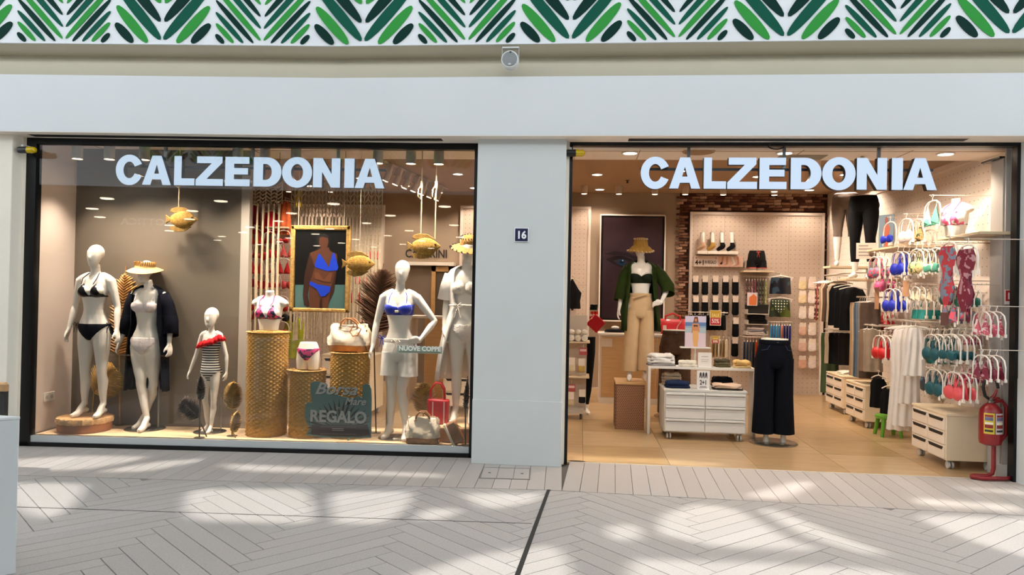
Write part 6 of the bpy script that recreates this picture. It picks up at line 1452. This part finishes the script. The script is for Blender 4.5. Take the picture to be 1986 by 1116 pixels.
# hip form in shorts
q = bw(1467, 526, .14); q2 = bw(1467, 483, .14)
sh = MB().box(q.x-.24, q.x+.24, ZB-.30, ZB, q.z-.025, q.z).build('wall_shelf', BIRCH, bevel=.003); tag(sh, 'narrow wooden shelf under the black swim shorts', 'shelf')
t = thing('hip_form', 'hip form in black swim shorts with red drawstring on wall shelf', 'hip form', (q.x, ZB-.15, q.z)); k = (q2.z-q.z)/.42; t.scale = (k*.92, k*.92, k)
hp = ob('hips', HM, t)
trouser_mesh([(.385, 0, .004, .148, .105), (.37, 0, .004, .152, .108)], [(.30, 0, .008, .172, .125), (.22, 0, .008, .182, .132), (.15, 0, .008, .18, .125), (.12, 0, .006, .15, .10)], [[(.2, s*.092, .008, .1, .122), (.12, s*.094, .008, .102, .122), (.055, s*.097, .008, .106, .124)] for s in (-1, 1)], 'swim_shorts', M('#121214', .7), t, fold=.03)
for s in (-1, 1): MB().tube([(s*.097+.106*math.cos(a), .008+.126*math.sin(a), .056) for a in [2*pi*i/20 for i in range(21)]], .006, 6).build('hem_piping', M('#c8433a', .6), t)
bow(t, (0, -.125, .35), M('#d8503c', .6), 1.1)
# packs of socks
SKM = MB().loft([[(w_*math.cos(2*pi*j/16), d_*math.sin(2*pi*j/16)-.02, z) for j in range(16)] for z, w_, d_ in ((.0, .055, .015), (-.08, .058, .02), (-.2, .06, .022), (-.26, .062, .024), (-.29, .04, .016))]).mesh('socks', M('#ffffff'), ang=70)
HDM = MB().box(-.048, .048, -.042, -.036, -.06, .055).mesh('header_card', M('#e9d9c8', .6), smooth=False)
HKM = MB().tube([(0, .02, .04), (0, -.10, .04), (0, -.11, .05)], .004, 6).mesh('hook', M('#d8cbbb', .35, .4))
LBM = MB().lathe([(.026, -.048), (.026, -.046)], n=16).mesh('round_label', M('#efe6dc', .6))
def sock_pack(u, v, label, mt, grp, s=1., round_=False, sx=1.):
    q = bw(u, v, .08); t = thing('sock_pack', label, 'socks', (q.x, ZB-.08, q.z), rnd.uniform(-.12, .12), grp); t.scale = (s*sx, s, s)
    ob('header_card', HDM, t); ocol(ob('socks', SKM, t), mt); ob('hook', HKM, t)
    if round_: o = ob('round_label', LBM, t, (0, -.095, -.15)); o.rotation_euler = (pi/2, 0, 0); o.location = (0, .0, -.17)
SB = M('#0c0c0e', .9)
for i, u in enumerate((1349, 1367, 1387, 1407, 1426)):
    sock_pack(u, 541, 'black socks with round white label in upper row of rear pegboard' if i in (0, 4) else 'plain black socks on card in upper row of rear pegboard', SB, 'black sock packs, upper row', .92, i in (0, 4))
    sock_pack(u, 580, 'black knee socks on card in second row of rear pegboard', SB, 'black sock packs, second row', .92, False)
for u, v, lb in ((1426, 622, 'black sock pack above the lowest pack beside shelf stack'), (1425, 660, 'lowest black sock pack beside the hanging jeans rail')):
    sock_pack(u, v, lb, SB, None, .93)
BS = [M(h, .9, var=.1, vs=20) for h in ('#e6d3a8', '#e9d2c4', '#e6cfa8', '#ead8d0', '#efe2d6', '#e9dcd2', '#dfb9a2', '#eaddd2', '#e2c0ae', '#ecdfd6', '#dcae98', '#e9dcd4')]
nm = ['pale yellow', 'blush', 'cream', 'pale pink', 'ivory', 'white patterned', 'salmon', 'white ribbed', 'soft pink', 'off-white', 'peach', 'milk-white']
for i in range(12):
    u = 1556 if i % 2 == 0 else 1575; v = (541, 568, 598, 630, 661, 694)[i//2]
    t_ = sock_pack(u, v, f'{nm[i]} baby socks on small card at pegboard edge', BS[i], None, .60, False, 1.75)
# hanging leggings, skirts, shorts, jeans
def back_rail(u0, u1, v, lab, d=.20):
    a, b = bw(u0, v, d), bw(u1, v, d); t = thing('clothes_rail', lab, 'rail', (a.x, ZB-d, a.z))
    MB().cyl((0, 0, .012), (b.x-a.x, 0, .012), .009, 8).build('rail_bar', M('#d8cbbb', .35, .4), t)
    for x in (0.02, b.x-a.x-.02): MB().cyl((x, 0, .012), (x, d, .012), .007, 8).build('bracket', M('#d8cbbb', .35, .4), t)
back_rail(1444, 1491, 538, 'short rail of patterned leggings below the swim shorts')
pats = [('brown floral', '#3a2626', '#b98d7a'), ('ivory floral', '#4a3230', '#e0cbb8'), ('pink floral', '#8a3a50', '#e6c2b8'), ('rose dotted', '#b0506a', '#2a2022'), ('black floral', '#141214', '#9a8a78'), ('black spotted', '#101010', '#c9b8a0'), ('dark green leaf', '#20261a', '#a39a70'), ('lime floral', '#8a9a3c', '#e6e2b0')]
for k, (nm_, a_, b_) in enumerate(pats):
    q = bw(1448+k*5.4, 538, .20); garment('leggings', f'{nm_} leggings on the short rail below swim shorts', 'leggings', (q.x, ZB-.20, q.z), 1.35, [(.05, .06, 0), (.12, .085, 0), (.30, .08, 0), (.44, .07, 0)], two_tone('leggings_'+str(k), a_, b_, blotch(34, .52), .8), 'patterned leggings on the short rail', depth=.013, amp=.005, bar=.08)
q = bw(1459, 580, .32); t = thing('photo_card', 'orange and blue photo card hanging before the patterned leggings', 'sign', (q.x, ZB-.32, q.z))
MB().box(-.08, .08, -.002, .002, -.11, .10).build('card', M('#d9cdd2', .5), t); MB().prism([(-.05, -.1), (.06, -.1), (.07, .03), (.02, .08), (-.05, .02)], -.004, -.002).build('print_shape', M('#d8743c', .6), t); MB().cyl((0, 0, .09), (0, .02, .17), .003, 6).build('hook', M('#d8cbbb', .4), t)
for (u0, u1, vt, vb), lab, c, c2 in (((1447, 1489, 591, 608), 'black storage box on the upper tray below leggings', '#121110', '#0d0c0c'), ((1448, 1488, 612, 628), 'black folded jumper in white tray on rear pegboard', '#17120f', '#0e0d0d'), ((1446, 1487, 635, 648), 'folded grey and white tops on the lowest tray', '#cdbfb8', '#8f8790')):
    a, b = bw(u0, vb, .18), bw(u1, vt, .18); t = thing('tray_shelf', 'shallow white metal tray shelf holding '+lab.split(' on ')[0].split(' in ')[0], 'shelf', (a.x, ZB-.28, a.z)); W, H_ = b.x-a.x, b.z-a.z
    MB().box(0, W, 0, .28, -.012, 0).build('tray_base', M('#e2d6c9', .45), t)
    for x in (0, W-.008): MB().box(x, x+.008, 0, .28, 0, H_*.45).build('tray_side', M('#e2d6c9', .45), t)
    if 'box' in lab:
        b_ = thing('storage_box', lab, 'box', (a.x+W/2, ZB-.15, a.z)); MB().box(-W*.47, W*.47, -.12, .12, 0, H_*.95).build('box_body', M(c, .6), b_, bevel=.006); MB().box(-W*.475, W*.475, -.125, .125, H_*.75, H_*.98).build('lid', M(c2, .6), b_, bevel=.004)
    else: fold_stack('folded_stack', lab, (a.x+W/2, ZB-.15, a.z), W*.86, .22, [CLO(c), CLO(c2), CLO(c)], 0, .014, H_*.32)
def hanger_wide(u, v, y, label, prof, mt, name, cat, folds=5, d=.25, amp=.01, depth=.05):
    q = bw(u, v, d); t = garment(name, label, cat, (q.x, ZB-d, q.z), .0, prof, mt, None, depth=depth, folds=folds, amp=amp, hang=False)
    b = MB().tube([(-.20, 0, -.06), (-.10, 0, -.045), (0, 0, -.03), (.10, 0, -.045), (.20, 0, -.06)], [.008, .012, .013, .012, .008], 8); b.tube([(0, 0, -.03), (0, 0, .02)], .006, 6); b.build('hanger', M('#ebe2d6', .35), t)
    for s in (-1, 1): MB().box(s*.17-.012, s*.17+.012, -.015, .015, -.10, -.05).build('clip', M('#e2d6c9', .4), t)
    MB().cyl((0, 0, .012), (0, d, .012), .006, 6).build('arm', M('#d8cbbb', .35, .4), t)
hanger_wide(1514, 532, 0, 'black and petrol satin shorts on wide white clip hanger', [(.06, .145, 0), (.10, .155, 0), (.22, .165, 0), (.32, .172, 0)], two_tone('petrol_satin', '#121520', '#2c4556', blotch(6, .55), .3), 'shorts', 'shorts')
hanger_wide(1513, 574, 0, 'green polka dot swim shorts on wide white clip hanger', [(.06, .135, 0), (.10, .15, 0), (.22, .16, 0), (.34, .168, 0)], two_tone('green_dots', '#55621c', '#22301a', blotch(5, .5), .7), 'shorts', 'shorts')
q = bw(1513, 592, .36); t = thing('bandana_top', 'green triangle top with white dots hanging before the green shorts', 'bikini top', (q.x, ZB-.34, q.z)); MB().prism([(-.14, .07), (.14, .07), (.06, -.08), (0, -.13), (-.06, -.08)], -.012, .004).build('cloth', two_tone('polka', '#1f3316', '#e6e6cf', dots((0, 2), .045, .011), .7), t, bevel=.004); MB().cyl((0, 0, .06), (0, .1, .075), .004, 6).build('hook', M('#e2d6c9', .4), t)
back_rail(1493, 1536, 626, 'short white rail of blue swim shorts on rear pegboard', .30)
for k in range(8):
    c, nm_ = (('#2f8fbf', 'sky blue'), ('#2a86c2', 'azure'), ('#3a9ac4', 'light blue'), ('#2b7fb5', 'ocean blue'), ('#d9806a', 'salmon'), ('#16246e', 'navy'), ('#14205c', 'dark blue'), ('#1a2a80', 'royal blue'))[k]
    q = bw(1496+k*5.2, 626, .30); garment('swim_shorts', f'{nm_} swim shorts on the short white rail', 'shorts', (q.x, ZB-.30, q.z), 1.3, [(.05, .07, 0), (.10, .10, 0), (.22, .11, 0), (.29, .12, 0)], CLO(c), 'swim shorts on the short white rail', depth=.013, amp=.005, bar=.08)
back_rail(1440, 1490, 655, 'rail of jeans and orange trousers low on rear pegboard', .28)
for k in range(8):
    c, nm_ = (('#2f3a52', 'dark denim'), ('#3a4a66', 'mid denim'), ('#46566e', 'washed denim'), ('#1c2436', 'indigo'), ('#c0401c', 'orange-red'), ('#a8341a', 'rust'), ('#c84a24', 'bright orange'), ('#1f3a78', 'blue'))[k]
    q = bw(1444+k*5.8, 657, .28); garment('trousers', f'{nm_} trousers on the low rear rail', 'trousers', (q.x, ZB-.28, q.z), 1.3, [(.05, .08, 0), (.12, .11, 0), (.3, .11, 0), (.5, .12, 0)], CLO(c), 'trousers on the low rear rail', depth=.014, amp=.005, bar=.09)
back_rail(1336, 1412, 607, 'white rail below the sock packs with small white hangers', .22)
for k in range(9):
    q = bw(1340+k*8, 607, .22); garment('leggings', 'black leggings on the white rail below sock packs', 'leggings', (q.x, ZB-.22, q.z), 1.1, [(.04, .06, 0), (.1, .08, 0), (.28, .07, 0)], SB, 'black leggings below the sock packs', depth=.02, bar=.08)
def sale(u0, u1, v0, v1, y, lab, big_):
    a, b = P(u0, v0, y), P(u1, v1, y); W, H_ = b.x-a.x, a.z-b.z; t = thing('sale_card', lab, 'sign', ((a.x+b.x)/2, y, b.z))
    MB().box(-W/2, W/2, -.003, .003, 0, H_).build('card', M('#efe6c8', .5), t); MB().box(-W*.45, W*.45, -.0045, -.003, H_*.5, H_*.97).build('printed_band', M('#c9a63a', .5), t); MB().box(-W*.45, W*.45, -.0045, -.003, H_*.04, H_*.5).build('printed_band', M('#c22a4a', .5), t)
    text('SALE', H_*.3, M('#f4e8a0', .5), t, (0, -.006, H_*.66), W*.66, bold=.001); text('50%', H_*.4, M('#f6e9e4', .5), t, (0, -.006, H_*.28), W*.66, bold=.002)
    MB().cyl((0, 0, H_*.95), (0, .115, H_*.95), .005, 6).build('holder', M('#d8cbbb', .4), t)
sale(1377, 1398, 602, 632, ZB-.335, 'yellow and red SALE 50% card in front of the black socks', 1); sale(1380, 1394.5, 652, 667, 4.685, 'smaller red and yellow SALE 50% card above beige garments', 0)
for k in range(5):
    q = P(1383+k*6.5, 655, 4.8); garment('shorts', ('beige', 'sand', 'cream', 'tan', 'ivory')[k]+' linen shorts hanging below the small sale card', 'shorts', (q.x, 4.8, q.z), 1.2, [(.04, .07, 0), (.1, .1, 0), (.3, .11, 0)], CLO(('#b99f7a', '#c9b08a', '#e6dcc8', '#a98c66', '#dccfb8')[k]), 'linen shorts below the small sale card', depth=.014, amp=.006, bar=.08)
a, b = P(1378, 655, 4.8), P(1415, 655, 4.8); t = thing('floor_rail', 'low free-standing rail holding the linen shorts', 'rail', (a.x, 4.8, 0)); MB().tube([(0, 0, 0), (0, 0, a.z+.012), (b.x-a.x, 0, a.z+.012), (b.x-a.x, 0, 0)], .011, 8).build('rail_frame', M('#d8cbbb', .35, .4), t)
for x in (0, b.x-a.x): MB().box(x-.02, x+.02, -.18, .18, 0, .02).build('foot', M('#d8cbbb', .35, .4), t)

# ---- display tower left of the counter
ys = 2.40; x0, x1 = P(1092, 730, ys).x-.12, P(1143, 730, ys).x
t = thing('display_tower', 'narrow display tower with wooden shelves on casters beside the pillar', 'display stand', (x0, ys, 0)); W = x1-x0
zb = P(1120, 800, ys).z
MB().box(0, W*.86, 0, .40, zb-.02, zb+.03).build('base', M('#b9b0a4', .4), t); MB().box(W*.02, W*.92, .19, .21, zb, 1.30).build('back_panel', M('#cfc0ae', .5), t)
for v_ in (663, 731): zz_ = P(1120, v_, ys).z; MB().box(0, W, .0, .40, zz_-.02, zz_).build('shelf', BIRCH, t, bevel=.003)
for xx in (.08, W*.78):
    for yy in (.05, .35):
        w_ = MB().loft([[(xx+o_, yy+r_*math.cos(2*pi*j/18), .036+r_*math.sin(2*pi*j/18)) for j in range(18)] for r_, o_ in ((.022, -.014), (.036, -.012), (.036, .012), (.022, .014))]).build('caster', M('#3b3836', .4), t); MB().cyl((xx, yy, .05), (xx, yy, zb-.015), .01, 8).build('caster_stem', STEEL, w_)
zs = P(1120, 663, ys).z
for k, (u, c, lb) in enumerate(((1108, '#e4dac8', 'left roll of cream socks on tower shelf'), (1121, '#dcd0bd', 'middle roll of speckled cream socks on tower shelf'), (1134, '#e9e0d0', 'right roll of cream socks on tower shelf'))):
    q = P(u, 650, ys); t = thing('rolled_socks', lb, 'socks', (q.x, ys+.10, zs)); MB().tube([(0, -.08, .04), (0, -.07, .042), (0, .06, .042), (0, .07, .04)], [.02, .04, .04, .02], 14).build('roll', CLO(c), t); MB().ell((0, -.03, .115), (.04, .05, .036), 14, 10).build('roll', CLO(c), t)
t = thing('leg_form', 'black leggings display leg standing behind the tower shelves', 'leg form', (P(1138, 700, 2.75).x, 2.95, 0))
MB().tube([(0, 0, 1.0), (.01, 0, .8), (.02, 0, .55), (.01, .01, .3), (0, .0, .12)], [.11, .10, .07, .06, .04], 16).build('leggings', SB, t); MB().tube([(0, 0, .14), (.0, 0, .05), (.03, -.10, .02), (.05, -.15, .016)], [.035, .035, .03, .015], 12).build('foot', MANN, t)
for u, v, lb in ((1131, 682, 'red price card hanging from upper tower shelf'), (1108, 753, 'red price card hanging from lower tower shelf')):
    q = P(u, v, ys-.01); t = thing('price_card', lb, 'sign', (q.x, ys-.012, q.z)); MB().box(-.05, .05, -.003, .003, -.045, .045).build('card', M('#a8484a', .5), t); MB().box(-.04, .04, -.0045, -.003, .0, .03).build('printed_band', M('#e0bdb4', .6), t); MB().cyl((0, 0, .04), (0, 0.02, .09), .003, 6).build('hook', STEEL, t)
for u, v, c, lb in ((1109, 708, '#d9c9a8', 'cream footie socks on card below upper tower shelf'), (1128, 710, '#c4a35a', 'mustard footie socks on card below upper tower shelf'), (1107, 775, '#cbb894', 'beige footie socks on card near tower base'), (1129, 770, '#1a1a1e', 'black footie socks on card near tower base')):
    q = P(u, v, ys); t = thing('sock_pack', lb, 'socks', (q.x, ys+.02, q.z)); ob('header_card', HDM, t, (0, 0, .06)); o = ocol(ob('socks', SKM, t, (0, 0, .03)), M(c, .9)); o.scale = (.9, 1, .45); ob('hook', HKM, t, (0, .20, .06)); t.scale = (.8, .8, .8)
# camisole and small hooks on the pegboard by the pillar
q = P(1110, 536, 4.6); garment('camisole', 'black lace camisole hanging near the pillar', 'top', (q.x, 4.6, q.z), .2, [(.05, .01, 0), (.20, .10, 0), (.26, .15, 0), (.38, .13, 0), (.5, .14, 0)], M('#0d0c0e', .7), None, amp=.006, bar=.12)
ar = MB().cyl((q.x, 4.55, q.z+.012), (q.x, YB-.05, q.z+.012), .006, 6).build('display_arm', M('#d8cbbb', .35, .4), wb)
for u, v, c, lb in ((1110, 595, '#e6d8cc', 'white packet hanging below the black camisole'), (1112, 632, '#d9c3b0', 'beige packet hanging below the white packet')):
    q = P(u, v, 4.8); t = thing('packet', lb, 'packet', (q.x, 4.8, q.z)); MB().box(-.07, .07, -.012, .012, -.12, .10).build('packet_body', M(c, .5), t, bevel=.006); MB().box(-.02, .02, -.014, -.012, -.06, .04).build('print_figure', M('#2a2326', .6), t); MB().cyl((0, 0, .085), (0, YB-.06-4.8, .085), .004, 6).build('hook', M('#d8cbbb', .4), t)

# ---- fire extinguisher, riser pipe, stool
q = G(1922, 929, 0); ex, ey = q.x, q.y+.02
t = thing('fire_extinguisher', 'red fire extinguisher with black hose on tubular floor stand by entrance', 'fire extinguisher', (ex, ey, 0))
RDX = M('#8e1218', .35, coat=.3); zb, zt = P(1928, 864, ey).z, P(1928, 784, ey).z
MB().lathe([(.05, zb-.0), (.085, zb+.015), (.092, zb+.05), (.092, zt-.10), (.085, zt-.05), (.055, zt-.01), (.028, zt+.01)], n=32).build('cylinder', RDX, t)
MB().lathe([(.026, zt+.0), (.026, zt+.03), (.018, zt+.035), (.018, zt+.055)], n=18).build('valve', M('#8a8378', .3, .8), t)
MB().tube([(.0, 0, zt+.05), (.03, 0, zt+.075), (.05, 0, zt+.13)], [.013, .014, .008], 8).build('lever', RDX, t); MB().tube([(.0, 0, zt+.04), (.06, 0, zt+.055), (.075, 0, zt+.05)], [.012, .011, .008], 8).build('carry_handle', RDX, t)
MB().tube([(-.02, 0, zt+.045), (-.055, -.01, zt+.07), (-.075, -.015, zt+.15), (-.055, -.015, zt+.22), (-.0, -.01, zt+.24), (.04, -.01, zt+.20), (.055, -.01, zt+.14)], .013, 10).build('hose', M('#141416', .5), t)
for a0_, a1_, c in ((-150, -98, '#d8bf3c'), (-94, -36, '#cfc4c0')):
    z0_, z1_ = lerp(zb, zt, .30), lerp(zb, zt, .80)
    b = MB().loft([[(.0935*math.cos(math.radians(a)), .0935*math.sin(math.radians(a)), z) for a in [a0_+(a1_-a0_)*j/8 for j in range(9)]] for z in (z0_, z1_)], closed=False); lbp = b.build('label_panel', M(c, .5), t)
    for k in range(5):
        zz_ = lerp(z0_, z1_, .1+k*.18); rr_ = .0942
        MB().loft([[(rr_*math.cos(math.radians(a)), rr_*math.sin(math.radians(a)), z) for a in [lerp(a0_, a1_, .1+.75*j/6) for j in range(7)]] for z in (zz_, zz_+.018+.012*(k % 2))], closed=False).build('printed_block', M(('#2a2620', '#8e2a22', '#efe6d0', '#6f6a8a', '#9c2430')[k], .6), lbp)
MB().tube([(.03, 0, zb+.04), (.03, 0, .09), (.02, 0, .04), (-.04, -.02, .022), (-.16, -.02, .022)], .018, 10).build('stand_tube', RDX, t)
MB().tube([(-.16, -.02, .022), (-.19, -.07, .022), (-.12, -.12, .022), (.08, -.10, .022), (.14, -.06, .022)], .018, 10).build('stand_foot', RDX, t)
MB().tube([(.02, .0, zt+.02), (.10, .01, zt+.03), (.135, .01, zt-.02), (.138, .01, zb+.10), (.08, .01, zb+.02)], .016, 10).build('stand_back_loop', RDX, t)
MB().tube([(.03, 0, .1), (.03, .0, .2), (.03, .0, zb+.1)], .014, 8).build('stand_post', RDX, t)
px_ = P(1952, 700, .20).x; za, zc_ = P(1953, 555, .20).z, P(1953, 842, .20).z
tag(MB().tube([(px_, .20, zc_), (px_, .20, za)], .022, 12).build('riser_pipe', RDX), 'vertical red riser pipe beside the entrance pillar', 'pipe')
MB().lathe([(.028, 0), (.028, .03)], n=14).build('pipe_cap', RDX, bpy.data.objects['riser_pipe'], (px_, .20, zc_-.01))
wj = struct(MB().box(3.76, 3.99, .115, .14, 0, 2.98).build('wall_return', M('#a39c94', .6))); tag(wj, 'grey return wall strip beside the entrance post', 'wall')
MB().box(3.70, 3.80, .10, .16, .0, .12).build('baseboard', M('#cfc8be', .5), wj)
a, b = P(1948, 562, .11), P(1963, 591, .11); t = thing('extinguisher_sign', 'small red and white fire extinguisher sign on the entrance post', 'sign', ((a.x+b.x)/2, .105, (a.z+b.z)/2)); W, H_ = b.x-a.x, a.z-b.z
MB().box(-W/2, W/2, -.003, .003, -H_/2, H_/2).build('plate', M('#e6ddd6', .5), t); MB().box(-W*.4, W*.4, -.0045, -.003, -H_*.28, H_*.44).build('red_field', M('#b5161e', .5), t)
MB().prism([(-.006, -.02), (.006, -.02), (.007, .03), (.003, .04), (-.003, .04), (-.007, .03)], -.006, -.0045).build('pictogram', M('#efe8e2', .5), t)
q = G(1722, 846, 0); t = thing('green_stool', 'low bright green plastic stool half hidden by the white dress', 'stool', (q.x, q.y, 0))
GS = M('#5f9a28', .4); MB().lathe([(.13, .20), (.14, .21), (.14, .235), (.125, .245)], n=28).build('seat', GS, t)
for a in range(4): an = pi/4+a*pi/2; MB().tube([(.11*math.cos(an), .11*math.sin(an), .21), (.15*math.cos(an), .15*math.sin(an), 0)], [.025, .02], 10).build('leg', GS, t)
# ---- furniture glimpsed through the display window
cabinet('white drawer cabinet with slot handles seen behind the tote basket', P(700, 770, 2.0).x-.5, P(722, 770, 2.0).x, 2.0, 2.5, P(715, 690, 2.0).z, 'y', 2, 3, BW, BF, SL)
cabinet('white drawer cabinet with slot handles behind the red handbag', P(858, 800, 2.6).x, P(858, 800, 2.6).x+.8, 2.6, 3.1, P(880, 700, 2.6).z, 'y', 2, 3, BW, BF, SL)
a, b = P(797, 613, 3.6), P(866, 613, 3.6); t = thing('display_table', 'white-topped counter with wooden front behind the blue-bikini mannequin', 'table', (a.x, 3.6, 0)); W = b.x-a.x
MB().box(-.05, W, 0, .5, a.z-.03, a.z).build('tabletop', M('#ece2d4', .45), t); MB().box(.2, W-.02, .03, .47, 0, a.z-.03).build('front_panel', WOOD, t); MB().box(-.04, 0, .03, .47, 0, a.z-.03).build('slab_end', M('#e2d6c6', .5), t)
for u, v, z1, w_, c, lb in ((488, 392, .55, .14, '#8a1830', 'maroon cover-up hanging high on the rear pegboard'), (527, 405, .42, .12, '#d01c2c', 'bright red top hanging high on the rear pegboard'), (553, 385, .62, .10, '#b5562e', 'rust and teal printed sarong hanging high on rear pegboard'), (579, 362, .35, .07, '#a8922e', 'mustard scarf hanging highest on the rear pegboard'), (572, 610, .75, .16, '#a9b02e', 'lime yellow cover-up hanging below the framed poster'), (556, 735, .45, .12, '#3a1c78', 'purple garment hanging low behind the baskets')):
    q = P(u, v, YB-.3); garment('hanging_garment', lb, 'garment', (q.x, YB-.3, q.z), .3, [(.055, .04, 0), (.09, w_*.8, 0), (.2, w_, 0), (z1, w_*1.05, 0)], CLO(c, var=.25), None)
    MB().cyl((q.x, YB-.31, q.z+.012), (q.x, YB-.05, q.z+.012), .005, 6).build('display_arm', M('#d8cbbb', .35, .4), wb)
a, b = P(521, 441, YB-.25), P(563, 444, YB-.25); tag(MB().box(a.x, b.x, YB-.4, YB-.05, a.z-.03, a.z).build('wall_shelf', BIRCH, bevel=.003), 'wooden shelf high on rear pegboard beside the red top', 'shelf')

# ================================================================== SWIMWEAR ON DISPLAY ARMS (each finds a free spot)
bpy.context.view_layer.update()
OBST = []
for o in COL.objects:
    if o.type != 'MESH' or o.parent in (wr, wb, fl_) or o in (wr, wb, wl, cl, sf, fl_, rf): continue
    c8 = [o.matrix_world @ V(c) for c in o.bound_box]
    lo = [min(c[i] for c in c8) for i in range(3)]; hi = [max(c[i] for c in c8) for i in range(3)]
    if (hi[0] > 3.2 and lo[1] < 5.6 and hi[1] > 0) or hi[1] > 5.0: OBST.append((lo, hi))
def free(lo, hi):
    return not any(all(lo[i] < h[i] and hi[i] > l[i] for i in range(3)) for l, h in OBST)
KIND = {'long': 'swimsuit', 'bandeau': 'bandeau top', 'tri': 'triangle bikini top', 'ruffle': 'ruffled bikini top', 'cups': 'padded bikini top'}
PRI = ['red', 'cobalt blue', 'mint', 'red print', 'wine print', 'teal', 'coral', 'white', 'pink print', 'turquoise']
LOST = 0
for u, v, col, style, n, where in sorted(WALL_SWIM, key=lambda a: PRI.index(a[2]) if a[2] in PRI else 99):
    gap_ = .074 if style == 'ruffle' else .058
    n = n+1 if n > 1 else n; found = None
    for s in (1.15 if col == 'red' else 1.08, 1.0, .9, .8, .7, .62, .55):
        if u > 1865 and s > .95: continue
        sx = s*1.35; hgt = (.60 if style == 'long' else .285)*s
        for x0 in ((3.42, 3.62, 3.80) if style != 'long' else (3.36, 3.30)):
            m = n if x0 < 3.7 else min(n, 3)
            for dv in (0, -6, 6, -12, 12, -18, 18, -26, 26):
                for du in (0, -4, 4, -8, 8, -14, 14):
                    q = S(u+du, v+dv, x0); zt = q.z+.235*s
                    lo = (x0-.052*s, q.y-.128*sx, zt-hgt); hi = (x0+(m-1)*gap_+.014, q.y+.128*sx, zt+.022*s)
                    al, ah = (x0-.03, q.y-.006, zt+.008), (XR-.04, q.y+.006, zt+.02)
                    if free(lo, hi) and free(al, ah): found = (s, sx, x0, q.y, zt, m, lo, hi, al, ah); break
                if found: break
            if found: break
        if found: break
    if not found: LOST += 1; continue
    s, sx, x0, y, zt, m, lo, hi, al, ah = found; OBST.append((lo, hi)); OBST.append((al, ah))
    MB().tube([(x0-.03, y, zt+.014), (XR-.035, y, zt+.014)], .004, 6).build('display_arm', M('#d8c9b8', .35, .3), wr)
    for k in range(m):
        st_ = style if k % 2 == 0 else {'cups': 'tri', 'tri': 'cups'}.get(style, style)
        lab = f'{col} {KIND[st_]} on arch hanger {where}'+('' if m == 1 else (', frontmost' if k == 0 else ', behind another'))
        t_ = swim((x0+k*gap_, y, zt), math.radians(-90), FB[col], st_, lab, f'{col} {st_} swimwear {where}' if m > 2 else None, s, tagp=(k % 2 == 0)); t_.scale.x = sx
for u, v, col, style, where in BACK_SWIM:
    found = None
    for s in (1.15, 1.0, .88, .76, .66, .56):
        for y0 in (YB-.27, YB-.42, YB-.57):
            for dv in (0, -8, 8):
                for du in (0, -5, 5):
                    q = P(u+du, v+dv, y0); zt = q.z+.235*s
                    lo = (q.x-.128*s, y0-.052*s, zt-.285*s); hi = (q.x+.128*s, y0+.014, zt+.022*s)
                    if free(lo, hi): found = (s, y0, q.x, zt, lo, hi); break
                if found: break
            if found: break
        if found: break
    if not found: continue
    s, y0, x, zt, lo, hi = found; OBST.append((lo, hi))
    MB().tube([(x, y0-.03, zt+.014*s), (x, YB-.05, zt+.014*s)], .004, 6).build('display_arm', M('#d8c9b8', .35, .3), wb)
    swim((x, y0, zt), 0, FB[col], style, f'{col} {KIND[style]} on rear pegboard {where}', 'red bikinis on the rear pegboard', s)
